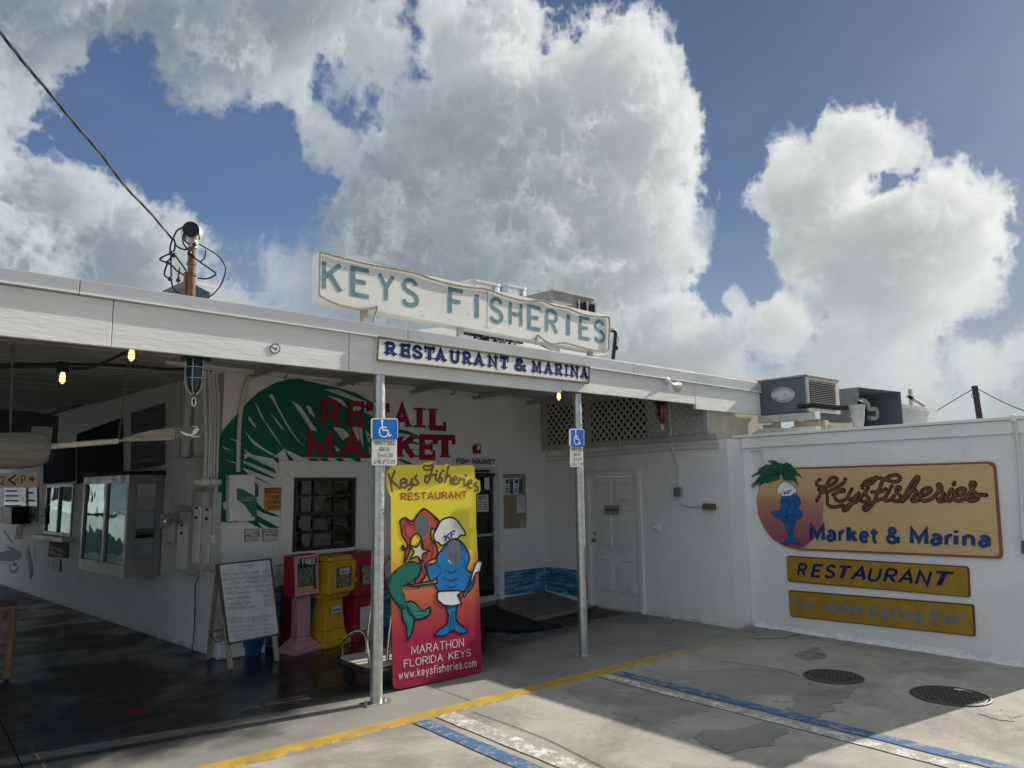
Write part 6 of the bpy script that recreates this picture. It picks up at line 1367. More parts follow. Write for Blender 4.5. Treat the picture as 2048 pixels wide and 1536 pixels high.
for i, (xa, lines, lab) in enumerate(((489, (('!! STOP!', 506, 519, 1063), ('NO', 492, 499, 1069), ('OK', 512, 519, 1068.5)), 'small white notice under the mural, the left of two'), (525, (('DO NOT SIT', 527, 555, 1061.5), ('ON TABLE', 530, 555, 1067.5)), 'small white notice under the mural, the right of two'))):
    t = thing('wall_notice', lab, 'notice', RETAIL.at(xa + 15, 1071), 'small white notices'); x1_ = xa + 31
    obj('card', panel(RETAIL, rnd_px([(xa, 1058.5), (x1_, 1057.5), (x1_, 1081.5), (xa, 1083.5)], 2), .003, .004), INK, t)
    f = Flat(RETAIL, .0085); f.poly(rnd_px([(xa + .8, 1059.4), (x1_ - .8, 1058.4), (x1_ - .8, 1080.7), (xa + .8, 1082.6)], 2)); obj('face', f.mb, mat('card_white', (.55, .56, .55), .6), t)
    f = Flat(RETAIL, .0095)
    for s_, a, b, y in lines: f.text(s_, (a, y), (b, y - .3), (b, y + 4), (a, y + 4.3), wt=1.3)
    obj('lettering', f.mb, INK, t)
# electrical cabinet painted over by the mural
ec = thing('wall_cabinet', 'white wall cabinet half painted with the green mural', 'cabinet', RETAIL.at(484, 990))
obj('box', panel(RETAIL, [(459, 950), (510, 949), (510, 1041), (459, 1043)], .1, 0), TRIM, ec, bevel=.004); obj('door', panel(RETAIL, [(465, 959), (505, 958), (505, 1033), (465, 1035)], .008, .102), TRIM, ec, bevel=.003)
f = Flat(RETAIL, .112); f.poly([(465, 976), (480, 980), (500, 992), (505, 998), (505, 1033), (496, 1033), (482, 1012), (470, 1002), (465, 1000)]); obj('painted_part', f.mb, mat('green_mural_pale', (.05, .17, .14), .7), ec)
f = Flat(RETAIL, .1145); [f.stroke([(472, 996 + k * 2.6), (502, 995 + k * 2.6)], .006) for k in range(3)]; obj('label_print', f.mb, mat('pale_print', (.3, .38, .36), .6), ec)
# big white pipe along the top of the wall and the bent conduits at the building corner
def pipe_thing(lab, plane, pts, r, off, m=PIPEW, name='conduit', group=None, seg=10):
    P = cr([plane.at(x, y, off) for x, y in pts], 6); t = thing(name, lab, 'pipe', P[-1], group); obj('tube', MB().tube(P, r, seg), m, t, smooth=True); return t, P
t, P = pipe_thing('large white drain pipe running along under the canopy ceiling', RETAIL, [(330, 720), (430, 733), (620, 752), (850, 776), (1080, 797)], .052, .12, name='drain_pipe', seg=16)
for x, y in ((570, 747), (705, 761), (905, 782)): obj('pipe_strap', MB().tube([RETAIL.at(x, y, .12) + (0, .058 * math.cos(a), .058 * math.sin(a)) for a in np.linspace(0, 2 * PI, 15)], .008, 5), mat('dark_strap', (.05, .05, .05), .5), t)
pipe_thing('white conduit bending up over the mural to the drain pipe', RETAIL, [(476, 944), (478, 860), (484, 810), (494, 765), (508, 748), (520, 744)], .026, .03)
k_ = 0
for a, b, c in ((402, 411, 417), (409, 419, 424), (415, 423, 428.5), (420.5, 428, 434), (426, 435, 441)):
    off = [.14, .10, .06, .05, .035][k_]; pl_ = Plane((2.83 + k_ * .02, 8.62 + k_ * .02, 0), RETAIL.n)
    P = [pl_.at(x, y) for x, y in ((b - 4 if k_ < 2 else b + 14 - k_ * 1.5, 742), (b - 2, 752), (c - 4 if k_ else c - 8, 800), (c - 5, 870), (c - 7, 940), (a + 6, 962))]
    t = thing('conduit', ['leftmost', 'second', 'middle', 'fourth', 'rightmost'][k_] + ' of five bundled conduits at the building corner', 'pipe', P[-1], 'bundled conduits at the building corner'); obj('tube', MB().tube(cr(P, 6), .016, 8), PIPEW, t, smooth=True); k_ += 1
cj = thing('junction_pipe', 'short white fittings joining the conduit bundle', 'pipe fitting', (2.75, 8.6, 1.95)); pl_ = Plane((2.83, 8.60, 0), RETAIL.n)
obj('cross_tube', MB().tube([pl_.at(388, 965), pl_.at(441, 964)], .034, 12), PIPEW, cj, smooth=True); obj('fitting', MB().tube([pl_.at(398, 964), pl_.at(416, 964)], .05, 12).tube([pl_.at(420, 964), pl_.at(432, 963.5)], .046, 12), PIPEW, cj, smooth=True)
# downspout, conduit and electric cabinets on the side wall near the corner
def side_box(lab, px_l, px_r, yt, yb, depth, name, cat, m=TRIM, extra=None, zt=None):
    """box on the side wall: px_l..px_r is its face along the wall"""
    a = SIDE.at(px_l, (yt + yb) / 2, depth); b = SIDE.at(px_r, (yt + yb) / 2, depth); zt = SIDE.at(px_r, yt, depth)[2]; zb = SIDE.at(px_r, yb, depth)[2]
    t = thing(name, lab, cat, (b[0], b[1], zb)); n_ = SIDE.n
    u0_, u1_ = (a - SIDE.o).dot(ST), (b - SIDE.o).dot(ST); lo, hi = min(u0_, u1_), max(u0_, u1_)
    mb = MB(); vs = [on(SIDE, ST, u, z, d) for d in (.002, depth) for z in (zb, zt) for u in (lo, hi)]
    mb.add(vs, [[0, 1, 3, 2], [4, 6, 7, 5], [0, 4, 5, 1], [2, 3, 7, 6], [0, 2, 6, 4], [1, 5, 7, 3]]); obj('case', mb, m, t, bevel=.005)
    return t, lo, hi, zb, zt
GB = mat('grey_cabinet_paint', (.46, .46, .44), .5, var=.08, dirt=(.25, .25, .24), dirt_amt=.2)
t, lo, hi, zb, zt = side_box('tall grey cabinet on the side wall below the downspout', 342, 378, 916, 1012, .2, 'electric_cabinet', 'electric cabinet', GB)
for spec in (('narrow switch box with black knobs under the tall cabinet', 334, 352, 1026, 1090, .12), ('long switch box with a row of knobs on the side wall', 354, 378, 1024, 1150, .14), ('tallest switch box with a raised cover near the building corner', 386, 404, 982, 1140, .16), ('narrow white meter box beside the raised cover at the corner', 408, 424, 985, 1142, .10)):
    t, lo, hi, zb, zt = side_box(spec[0], *spec[1:], 'switch_box', 'switch box', GB)
    d = spec[5]; mb = MB(); vs = [on(SIDE, ST, u, z, q) for q in (d + .002, d + .014) for z in (zb + (zt - zb) * .08, zb + (zt - zb) * .8) for u in (lo + .03, hi - .03)]
    if hi - lo > .09: mb.add(vs, [[0, 1, 3, 2], [4, 6, 7, 5], [0, 4, 5, 1], [2, 3, 7, 6], [0, 2, 6, 4], [1, 5, 7, 3]]); obj('cover', mb, TRIM, t, bevel=.003)
    for q in (.78, .66): obj('knob', MB().lathe(on(SIDE, ST, (lo + hi) / 2, zb + (zt - zb) * q, d + .014), [(.016, 0), (.014, .02)], 8, ax=SIDE.n), BLACK, t)
ds_ = thing('downspout', 'white downspout at the building corner above the grey cabinet', 'downspout', SIDE.at(378, 915, .1)); obj('pipe', MB().tube([SIDE.at(372, 915, .09), SIDE.at(374, 842, .09), SIDE.at(379, 760, .09), SIDE.at(379, 735, .09)], .05, 14), PIPEW, ds_, smooth=True)
obj('strap', MB().tube([SIDE.at(375, 812, .09) + (.055 * math.cos(a), .055 * math.sin(a), 0) for a in np.linspace(0, 2 * PI, 15)], .008, 5), GALV, ds_)
pipe_thing('thin white conduit left of the downspout', SIDE, [(356, 915), (357, 850), (359, 752)], .016, .03)
pipe_thing('thin white conduit along the edge of the meter box', RETAIL, [(432, 966), (431, 1070), (427, 1140)], .012, .03)
sw = thing('outlet_box', 'small white outlet box on a conduit near the cabinet', 'outlet', RETAIL.at(426, 1080)); obj('box', panel(RETAIL, [(423, 1070), (430, 1070), (430, 1087), (423, 1087)], .04, .02), TRIM, sw, bevel=.003)
fl2 = thing('round_wall_light', 'round dusty lamp on a short arm by the bay window', 'wall lamp', SIDE.at(330, 1042, .3)); obj('arm', MB().tube([SIDE.at(345, 1040, .02), SIDE.at(330, 1043, .4)], .014, 8), GALV, fl2); obj('head', MB().lathe(SIDE.at(330, 1042, .34), [(.03, -.05), (.085, -.03), (.09, .03), (.02, .05)], 18, ax=SIDE.n), mat('dusty_lilac_grey', (.3, .29, .33), .6), fl2, smooth=True)

# ================================================================== SIDE WALL IN THE PASSAGE
# bay window, steel framed, standing out from the wall
by = thing('bay_window', 'steel framed bay window reflecting boats on the passage wall', 'window', SIDE.at(250, 1140))
D_ = .42; ca = SIDE.at(257, 1050, D_); uc = (ca - SIDE.o).dot(ST); zt, zb = SIDE.at(257, 950, D_)[2], SIDE.at(257, 1153, D_)[2]
ul = (SIDE.at(166, 1050, D_) - SIDE.o).dot(ST)
SF = mat('dull_steel_frame', (.27, .27, .26), .4, .25, var=.08, scale=2)
def q4(u0_, u1_, z0_, z1_, d): return [on(SIDE, ST, u, z, d) for u, z in ((u0_, z0_), (u1_, z0_), (u1_, z1_), (u0_, z1_))]
fr = MB(); W2 = .075
um = uc + (ul - uc) * .47
for u in (uc + W2 / 2, um, ul - W2 / 2): fr.bar(on(SIDE, ST, u, zb, D_), on(SIDE, ST, u, zt, D_), W2, .05, up=SIDE.n)
for z, h_ in ((zb + .06, .12), (zt - .05, .1)):
    for a, b in ((uc + W2, um - W2 / 2), (um + W2 / 2, ul - W2)): fr.bar(on(SIDE, ST, a, z, D_), on(SIDE, ST, b, z, D_), h_, .05, up=SIDE.n)
obj('front_frame', fr, SF, by)
fs_ = MB()
for d in (.06, D_ - .05): fs_.bar(on(SIDE, ST, uc + .02, zb, d), on(SIDE, ST, uc + .02, zt, d), .075, .04, up=ST)
for z, h_ in ((zb + .09, .18), (zt - .06, .12), (zb + (zt - zb) * .62, .03)): fs_.bar(on(SIDE, ST, uc + .02, z, .1), on(SIDE, ST, uc + .02, z, D_ - .09), h_, .038, up=ST)
obj('side_frame', fs_, SF, by)
MG = glass('boat_mirror_glass', col=(.2, .27, .28), trans=.12, base=.2)
for a, b in ((uc + W2, um - W2 / 2), (um + W2 / 2, ul - W2)): obj('pane', MB().add(q4(a, b, zb + .12, zt - .1, D_), [[0, 1, 2, 3]]), MG, by)
obj('side_pane', MB().add([on(SIDE, ST, uc + .02, z, d) for d, z in ((.1, zb + .18), (D_ - .09, zb + .18), (D_ - .09, zt - .12), (.1, zt - .12))], [[0, 1, 2, 3]]), MG, by)
obj('roof_plate', MB().slab([on(SIDE, ST, uc - .03, zt, 0.002), on(SIDE, ST, uc - .03, zt, D_ + .04), on(SIDE, ST, ul + .03, zt, D_ + .04), on(SIDE, ST, ul + .03, zt, .002)], (0, 0, 1), .05), DARK, by)
obj('floor_plate', MB().slab([on(SIDE, ST, uc - .01, zb - .03, 0.002), on(SIDE, ST, uc - .01, zb - .03, D_ + .02), on(SIDE, ST, ul, zb - .03, D_ + .02), on(SIDE, ST, ul, zb - .03, .002)], (0, 0, 1), .03), SF, by)
obj('inner_counter', MB().slab([on(SIDE, ST, uc + .05, zb + .45, -.5), on(SIDE, ST, uc + .05, zb + .45, .3), on(SIDE, ST, ul - .1, zb + .45, .3), on(SIDE, ST, ul - .1, zb + .45, -.5)], (0, 0, 1), .04), STEEL, by)
# small serving window
r = sw_small; wsm = obj('window', rect_frame(SIDE, ST, (r[0], r[1], r[2], r[3]), .05, .05, -.03), SF, mk)
for a, b in ((r[0] + .05, (r[0] + r[1]) / 2 - .02), ((r[0] + r[1]) / 2 + .02, r[1] - .05)): obj('pane', MB().add(q4(a, b, r[2] + .05, r[3] - .05, -.01), [[0, 1, 2, 3]]), MG, wsm)
mb = MB(); bar2(mb, SIDE, ST, (r[0] + r[1]) / 2, r[2] + .05, (r[0] + r[1]) / 2, r[3] - .05, .04, .04, -.02); obj('mullion', mb, SF, wsm)
mb = MB(); bar2(mb, SIDE, ST, r[0] - .1, r[2] - .04, r[1] + .1, r[2] - .04, .07, .16); obj('window_shelf', mb, TRIM, mk)
# menu boards, posters and notices along the passage wall
def wallcard(name, lab, cat, q, m, prints=(), t_=.02, group=None, plane=SIDE, pm=INK, w=.012):
    t = thing(name, lab, cat, plane.at(q[0][0], q[0][1]), group); obj('board', panel(plane, q, t_, .004), m, t, bevel=.002)
    if prints:
        f = Flat(plane, t_ + .006)
        for p in prints: f.stroke(p, w)
        obj('print', f.mb, pm, t)
    return t
MENU = mat('dark_menu_board', (.008, .012, .026), .9, spec=.08); FNT = mat('faint_menu_print', (.045, .05, .065), .9, spec=.05)
def qpt(q, u, v): (ax, ay), (bx, by_), (cx, cy), (dx, dy) = q; return ((ax * (1 - u) + bx * u) * (1 - v) + (dx * (1 - u) + cx * u) * v, (ay * (1 - u) + by_ * u) * (1 - v) + (dy * (1 - u) + cy * u) * v)
rr = random.Random(21)
def rows(q, n_, u0_=.08, u1_=.92): return [[qpt(q, u0_ + rr.uniform(0, .1), (k + .7) / (n_ + .6)), qpt(q, u1_ - rr.uniform(0, .35), (k + .7) / (n_ + .6))] for k in range(n_)]
q = [(153, 868), (243, 835), (243, 945), (153, 968)]; wallcard('menu_board', 'big dark blue menu board above the bay window', 'menu board', q, MENU, rows(q, 16), pm=FNT, w=.007)
q = [(86, 903), (148, 888), (148, 962), (86, 968)]; wallcard('menu_board', 'dark menu board over the small serving window', 'menu board', q, MENU, rows(q, 8), pm=FNT, w=.007)
q = [(262, 826), (328, 806), (327, 929), (261, 940)]
GP = mat('dull_grey_poster', (.13, .14, .14), .9, spec=.1)
wallcard('wall_poster', 'grey poster with black print beside the downspout', 'poster', q, GP, [[qpt(q, .35, .12), qpt(q, .92, .09)], [qpt(q, .35, .2), qpt(q, .92, .17)], [qpt(q, .1, .14), qpt(q, .22, .2)], [qpt(q, .3, .27), qpt(q, .7, .26)], [qpt(q, .15, .72), qpt(q, .2, .8)], [qpt(q, .1, .88), qpt(q, .9, .88)], [qpt(q, .5, .93), qpt(q, .75, .92)]] + rows(q, 9)[3:6], w=.022)
q = [(80, 1002), (88, 1000), (88, 1048), (80, 1048)]
wallcard('framed_notice', 'small dark framed notice with two white sheets by the serving window', 'notice', [(82, 1018), (91, 1017), (91, 1048), (82, 1048)], BLACK); t = bpy.data.objects
for y_ in (1019.5, 1034): obj('sheet', panel(SIDE, [(83.5, y_), (88.5, y_), (88.5, y_ + 11), (83.5, y_ + 11.3)], .002, .026), PAPER, [o for o in S.objects if o.name.startswith('framed_notice')][-1])
q = [(98, 1081), (135, 1085), (134, 1117), (96, 1112)]; wallcard('fish_plaque', 'grey plaque with a dark fish drawing below the serving window', 'plaque', q, GP, [[qpt(q, .1, .6), qpt(q, .3, .4), qpt(q, .6, .5), qpt(q, .92, .6)], [qpt(q, .15, .75), qpt(q, .8, .8)]], w=.05)
q = [(104, 1118), (120, 1120), (119, 1143), (104, 1140)]; wallcard('small_plaque', 'small dark plaque below the fish plaque', 'plaque', q, mat('dark_plaque', (.04, .05, .06), .5))
q = [(8, 975), (52, 975), (52, 1030), (8, 1030)]; wallcard('glossy_panel', 'pale glossy menu panel at the far end of the passage wall', 'menu panel', q, mat('glossy_pale_panel', (.35, .4, .42), .12), rows(q, 5), pm=FNT, w=.03)
q = [(58, 975), (74, 975), (74, 1045), (58, 1044)]; wallcard('glossy_panel', 'narrow pale menu panel right of the wider glossy panel', 'menu panel', q, MATS['glossy_pale_panel'], rows(q, 4), pm=FNT, w=.03)
tag(obj('wall_speaker', panel(SIDE, [(0, 1013), (23, 1014), (23, 1049), (0, 1048)], .3, 0), BLACK), 'black box mounted on the far passage wall', 'speaker')
# painted fishes on the far part of the wall
f = Flat(SIDE, .004); GF = mat('mural_fish_grey', (.05, .08, .1), .6)
f.poly([tuple(p) for p in cr([np.array(p) for p in ((-20, 1108), (5, 1103), (22, 1100), (40, 1102), (44, 1112), (36, 1120), (10, 1122), (-20, 1120))], 4, True)])
f.poly([tuple(p) for p in cr([np.array(p) for p in ((56, 1092), (60, 1100), (65, 1122), (67, 1145), (62, 1159), (58, 1142), (57, 1120))], 4, True)])
for s_ in (((8, 1062), (16, 1072), (24, 1084)), ((16, 1094), (24, 1097), (31, 1099)), ((20, 1122), (20, 1140), (30, 1143), (37, 1135)), ((26, 1118), (28, 1128), (34, 1129)), ((52, 1100), (54, 1118)), ((70, 1098), (71, 1115))): f.stroke(list(s_), .05)
obj('painted_fish', f.mb, GF, mk)
f = Flat(SIDE, .0045); f.poly([(33, 1053), (46, 1053), (45, 1078), (30, 1078)]); obj('painted_flag', f.mb, mat('mural_dull_red', (.13, .04, .04), .6), mk)
# black box and blank white card high up (the printed code is left out)
t = thing('hanging_speaker', 'black hanging box with a blank white card behind the paddle float', 'speaker', (1.2, 9.5, 2.4)); Q = PY(9.0)
obj('box', MB().slab([Q.at(*p) for p in ((-60, 815), (55, 822), (118, 832), (112, 925), (-60, 925))], (0, 1, 0), .4), mat('dark_blue_black', (.008, .009, .012), .6), t)
obj('card', MB().slab([Q.at(*p, .012) for p in ((64, 852), (106, 854), (100, 897), (58, 896))], (0, -1, 0), .004), mat('dull_card', (.22, .22, .21), .6), t)
# direction sign 2 <- . P ->
Q = PY(8.2); t = thing('direction_sign', 'cream hanging sign reading 2 arrow P arrow at the far left', 'sign', Q.at(30, 975))
obj('board', MB().slab([Q.at(*p) for p in ((-30, 947), (74.5, 944.5), (74.5, 974), (-30, 976))], (0, 1, 0), .03), mat('cream_board', (.42, .36, .26), .6), t, bevel=.002)
f = Flat(Q, .003); f.text('2', (1, 952), (10, 952), (10, 970), (1, 970), wt=.8); f.text('P', (41, 951), (52, 950.5), (52, 969), (41, 969), wt=.9, serif=.8); f.stroke([(30, 951), (18, 960), (30, 969)], .018, smooth=False); f.poly(ell(35, 959, 2, 2.4, 12)); obj('lettering', f.mb, mat('dark_brown_ink', (.04, .025, .015), .6), t)
f = Flat(Q, .003); f.poly([(57, 955), (63, 955), (63, 950.5), (69.5, 958), (63, 965.5), (63, 961), (57, 961)]); obj('red_arrow', f.mb, mat('dark_red_ink', (.16, .03, .02), .6), t)
# hanging paddle with float
Q = PY(6.35); pdl = thing('hanging_paddle', 'old wooden paddle and big pale float hung from chains under the canopy', 'paddle', Q.at(236, 884))
FLT = mat('dirty_cream_float', (.15, .135, .11), .7, var=.3, scale=3, stretch=(.6, 3, 6), dirt=(.3, .27, .22), dirt_amt=.3)
c1, c0 = Q.at(97, 899), Q.at(-40, 903); ax = _n(c1 - c0); L_ = np.linalg.norm(c1 - c0); rf = .128
obj('float', MB().lathe(c0, [(.03, -.02), (rf, .06), (rf * 1.03, L_ - .12), (rf * .93, L_ - .05), (rf * .7, L_ - .005), (.03, L_ + .01)], 28, ax=ax), FLT, pdl, smooth=True)
p0_, p1_ = Q.at(90, 894), Q.at(236, 882); obj('shaft', MB().tube([p0_, p1_], .021, 12), PALEW, pdl, smooth=True)
OLDW = mat('old_grey_timber', (.25, .22, .17), .75, var=.3, scale=7, stretch=(1, 3, 9), bump=.003)
bl = []
for x, y, hw in ((236, 882, 2), (252, 879, 4), (275, 875, 8), (300, 871.5, 10.5), (330, 869, 12), (350, 867, 11.5)): bl.append((x, y, hw))
mb = MB(); vs = []
for x, y, hw in bl:
    a, b = Q.at(x, y - hw), Q.at(x, y + hw); t = .012 if hw > 3 else .02
    vs += [a + (0, -t, 0), a + (0, t, 0), b + (0, t, 0), b + (0, -t, 0)]
k = len(bl); fs = [[4 * i + j, 4 * i + (j + 1) % 4, 4 * i + 4 + (j + 1) % 4, 4 * i + 4 + j] for i in range(k - 1) for j in range(4)] + [[3, 2, 1, 0], [4 * k - 4, 4 * k - 3, 4 * k - 2, 4 * k - 1]]
obj('blade', mb.add(vs, fs), OLDW, pdl, bevel=.004)
mb = MB(); vs = []
for x, y, hw in ((350.2, 867, 11.5), (380, 865, 11), (398, 864, 10), (404, 864, 6)):
    a, b = Q.at(x, y - hw), Q.at(x, y + hw); vs += [a + (0, -.014, 0), a + (0, .014, 0), b + (0, .014, 0), b + (0, -.014, 0)]
obj('blade_tip', mb.add(vs, [[4 * i + j, 4 * i + (j + 1) % 4, 4 * i + 4 + (j + 1) % 4, 4 * i + 4 + j] for i in range(3) for j in range(4)] + [[3, 2, 1, 0], [12, 13, 14, 15]]), mat('dark_grey_paint_tip', (.14, .13, .12), .6), pdl, bevel=.003)
f = Flat(PY(6.335), .002); f.poly([tuple(p) for p in cr([np.array(p) for p in ((360, 862), (366, 864), (378, 868), (384, 868), (386, 862), (392, 856), (397, 857), (395, 864), (388, 870), (376, 872), (364, 867))], 3, True)]); f.stroke([(386, 853.5), (395, 853)], .008); f.stroke([(383, 874), (397, 872.5)], .008); obj('white_marks', f.mb, WINK, pdl)
ch = MB(); a, b = Q.at(258, 716), Q.at(237, 880)
nk = 34
for i in range(nk):
    p = a + (b - a) * (i + .5) / nk; e = (b - a) / nk * .75; s_ = np.array((.009, 0, 0)) if i % 2 else np.array((0, .009, 0)); ch.tube([p - e * .6, p - e * .35 + s_, p + e * .35 + s_, p + e * .6, p + e * .35 - s_, p - e * .35 - s_, p - e * .6], .0035, 4)
obj('chain', ch, mat('rusty_chain', (.08, .07, .06), .6), pdl); obj('float_chain', MB().tube([Q.at(20, 880), Q.at(25, 690)], .008, 6), mat('rusty_chain', (.08, .07, .06), .6), pdl)
# wires strung along the ceiling
for i, (s_, lab) in enumerate((([(-30, 735), (100, 733), (160, 737), (200, 728), (262, 700)], 'black cable strung along the passage ceiling to the fascia'), ([(-30, 729), (120, 728), (250, 731), (330, 738), (372, 738)], 'black cable running straight along the passage ceiling'))):
    Q = PZ(3.05); P_ = [PY(6.6 + .25 * i + .001 * k).at(*p) for k, p in enumerate(s_)]; t = thing('ceiling_cable', lab, 'cable', P_[0]); obj('cable', MB().tube(cr(P_, 6), .012, 6), BLACK, t)
tr_ = thing('ceiling_track', 'black strip light track along the top of the passage wall', 'track', SIDE.at(300, 765, .1)); obj('track', MB().bar(SIDE.at(372, 744, .1), SIDE.at(60, 838, .1), .08, .05), BLACK, tr_)

# ================================================================== DOOR WALL FITTINGS
pipe_thing('grey conduit dropping across the door wall from the canopy', DOORW, [(1338, 800), (1342, 870), (1346, 900), (1355, 925), (1357, 975)], .014, .025)
pipe_thing('short grey conduit turning right to the brown outlet box', DOORW, [(1358, 992), (1360, 1003), (1372, 1012), (1406, 1013)], .012, .02)
o = thing('junction_box', 'dark grey junction box on the conduit of the door wall', 'junction box', DOORW.at(1354, 984)); obj('box', panel(DOORW, [(1347, 975), (1359, 975), (1359, 993), (1347, 993)], .05, .002), mat('dark_grey_box', (.12, .14, .14), .6), o, bevel=.004); obj('switch_cover', panel(DOORW, [(1359.5, 976), (1364, 977), (1364, 992), (1359.5, 992)], .045, .002), mat('grey_cover', (.4, .4, .4), .5), o, bevel=.003)
o = thing('outlet_cover', 'brown weathered outlet box on the door wall', 'outlet', DOORW.at(1416, 1013)); obj('box', panel(DOORW, [(1404, 1007), (1426, 1008), (1427, 1020), (1404, 1019)], .07, .002), mat('brown_box', (.14, .11, .07), .7), o, bevel=.006)
o = thing('wall_hook', 'small white tap fitting between the door and the corner', 'fitting', DOORW.at(1312, 1054)); obj('plate', panel(DOORW, [(1308, 1047), (1318, 1048), (1319, 1064), (1312, 1063), (1308, 1055)], .02, .002), TRIM, o, bevel=.003); obj('spout', MB().tube([DOORW.at(1314, 1054, .01), DOORW.at(1306, 1055, .06)], .012, 8), TRIM, o)
o = thing('wall_bracket', 'tiny metal bracket on the wall left of the panel door', 'bracket', DOORW.at(1166, 1051)); obj('arm', MB().tube([DOORW.at(1158, 1051, .01), DOORW.at(1168, 1050, .02), DOORW.at(1169, 1046, .03)], .007, 6), GALV, o)
for y_, lab in ((0, 'upper thin white pipe along the lattice sill'), (8, 'lower thin white pipe along the lattice sill')):
    t, P = pipe_thing(lab, DOORW, [(1095, 915 + y_), (1240, 901 + y_), (1380, 890 + y_), (1438, 886 + y_)], .011, .02)
pipe_thing('thin white pipe stub bent down at the lattice corner', DOORW, [(1093, 891), (1093, 908), (1096, 915)], .012, .06); pipe_thing('thin white pipe stub bent down under the middle of the lattice', DOORW, [(1243, 882), (1240, 884), (1240, 900), (1248, 901)], .012, .05)
pipe_thing('thin white pipe on the sign wall top, bent down left of the palm', SIGNW, [(1500, 902), (1520, 900), (1522, 903), (1522, 918), (1526, 921)], .012, .03); pipe_thing('white vent pipe running up the right end of the sign wall', SIGNW, [(2046, 1080), (2041, 980), (2036, 900), (2030, 850), (2027, 838)], .016, .04)
o = thing('vent_cap', 'small pale vent cap on top of the sign wall pipe', 'vent', SIGNW.at(2027, 836)); obj('cap', MB().lathe(SIGNW.at(2027, 842, .04), [(.03, 0), (.035, .03), (.028, .06), (.01, .07)], 12), TRIM, o, smooth=True)
o = thing('grey_meter', 'grey electrical meter at the right edge of the sign wall', 'meter', SIGNW.at(2045, 1095)); obj('box', panel(SIGNW, [(2042, 1082), (2075, 1084), (2075, 1110), (2042, 1107)], .06, .002), GREYM, o, bevel=.004)

# ================================================================== WHITEBOARD, NEWSPAPER BOXES, BARREL, CRATE
# easel: the plane leans back; everything below is built in its own frame
AF = thing('sandwich_board', 'wooden A-frame whiteboard with handwritten specials by the pink box', 'sandwich board', (3.1, 8.0, 0))
fl_, fr_ = FLOOR.at(455, 1340), FLOOR.at(560, 1321); ux = _n(fr_ - fl_); wA = np.linalg.norm(fr_ - fl_)
ny = np.array((ux[1], -ux[0], 0)); lean = _n(np.array((-ny[0] * .26, -ny[1] * .26, 1))); AFP = Plane(fl_, _n(np.cross(ux, lean)))
if AFP.n.dot(ny) < 0: AFP.n = -AFP.n
corn = [AFP.at(*p) for p in ((433, 1128), (540, 1118), (556, 1269), (456, 1288))]
obj('frame', MB().slab([AFP.at(*p) for p in ((430, 1129), (541.5, 1116.5), (558, 1270.5), (454.5, 1290.5))], AFP.n, .022), mat('dark_wood_frame', (.10, .085, .06), .6), AF, bevel=.003)
BRD = AFP.off(.025); brdq = rnd_px([(437.5, 1131.5), (537.5, 1121), (554.5, 1267), (457, 1286)], 4)
f = Flat(AFP, .025); f.poly(brdq); obj('white_surface', f.mb, mat('whiteboard_surface', (.62, .66, .66), .25), AF)
f = Flat(AFP, .0265)
Zw = (420, 1100, 6.4); b_ = [zpx(s_, *Zw) for s_ in ('115 205,765 130', '215 1180,865 1075')]
hand = [('Specials', 345, 530, 205, .5), ('Honey Honey Chicken Tenders  $20.95', 145, 755, 300, 1), ('Blackened Hogfish Sandwich  $23.95', 150, 760, 362, 1), ('w/ Bacon and Homemade Sauce', 255, 690, 415, 1), ('Crispy Yellow Chicken Sandwich $16.95', 165, 780, 480, 1), ('Cherry Glazed Crab Poke Bowl $21.95', 185, 790, 545, 1), ('Seared Tuna Salad', 190, 490, 620, 1), ('$18.95', 665, 775, 592, 1), ('Crispy Crab Cakes', 190, 515, 690, 1), ('$19.95', 668, 785, 655, 1), ('Mango Shrimp Bowl', 195, 555, 745, 1), ('$15.95', 668, 790, 718, 1),
        ('Order a delicious cocktail from the', 210, 765, 870, 1), ('downstairs tiki and sip while...', 230, 750, 915, 1), ('looking for something sweet after your', 220, 795, 975, 1), ('meal? Save a slice of our amazing Key', 235, 795, 1028, 1), ('Lime Pie or our Frozen Drinks from', 250, 790, 1080, 1), ('Restaurant at the counter bar', 290, 785, 1122, 1)]
for s_, xa, xb, yc, k in hand:
    sl_ = -.075 * (xb - xa); a, b, c, d_ = [(Zw[0] + x / Zw[2], Zw[1] + y / Zw[2]) for x, y in ((xa, yc - sl_ / 2 - 21), (xb, yc + sl_ / 2 - 21), (xb, yc + sl_ / 2 + 15), (xa, yc - sl_ / 2 + 15))]
    f.text(s_, a, b, c, d_, wt=.42, gap=1.1, rnd=False)
f.stroke(zpx('330 258,540 232', *Zw), .0025, False, False)
obj('handwriting', f.mb, mat('marker_ink', (.10, .12, .12), .6), AF)
LW = mat('light_easel_wood', (.33, .30, .24), .7, var=.2, scale=8, stretch=(6, 6, .6))
top_l, top_r = AFP.at(432, 1130), AFP.at(539, 1118)
for lo_, hi_, px in ((fl_, top_l, (456, 1338)), (fr_, top_r, (559, 1320))):
    e = ux * (.035 if lo_ is fl_ else -.035); obj('front_leg', MB().bar(lo_ + e + (0, 0, .0), hi_ + e - (0, 0, .03), .055, .022, up=AFP.n), LW, AF, bevel=.003)
bk = -ny * .62
for base_, hi_ in ((fl_, top_l), (fr_, top_r)):
    e = ux * (.035 if base_ is fl_ else -.035); obj('rear_leg', MB().bar(base_ + e + bk * 1.0, hi_ + e - ny * .03 - (0, 0, .01), .05, .02, up=AFP.n), LW, AF, bevel=.003)
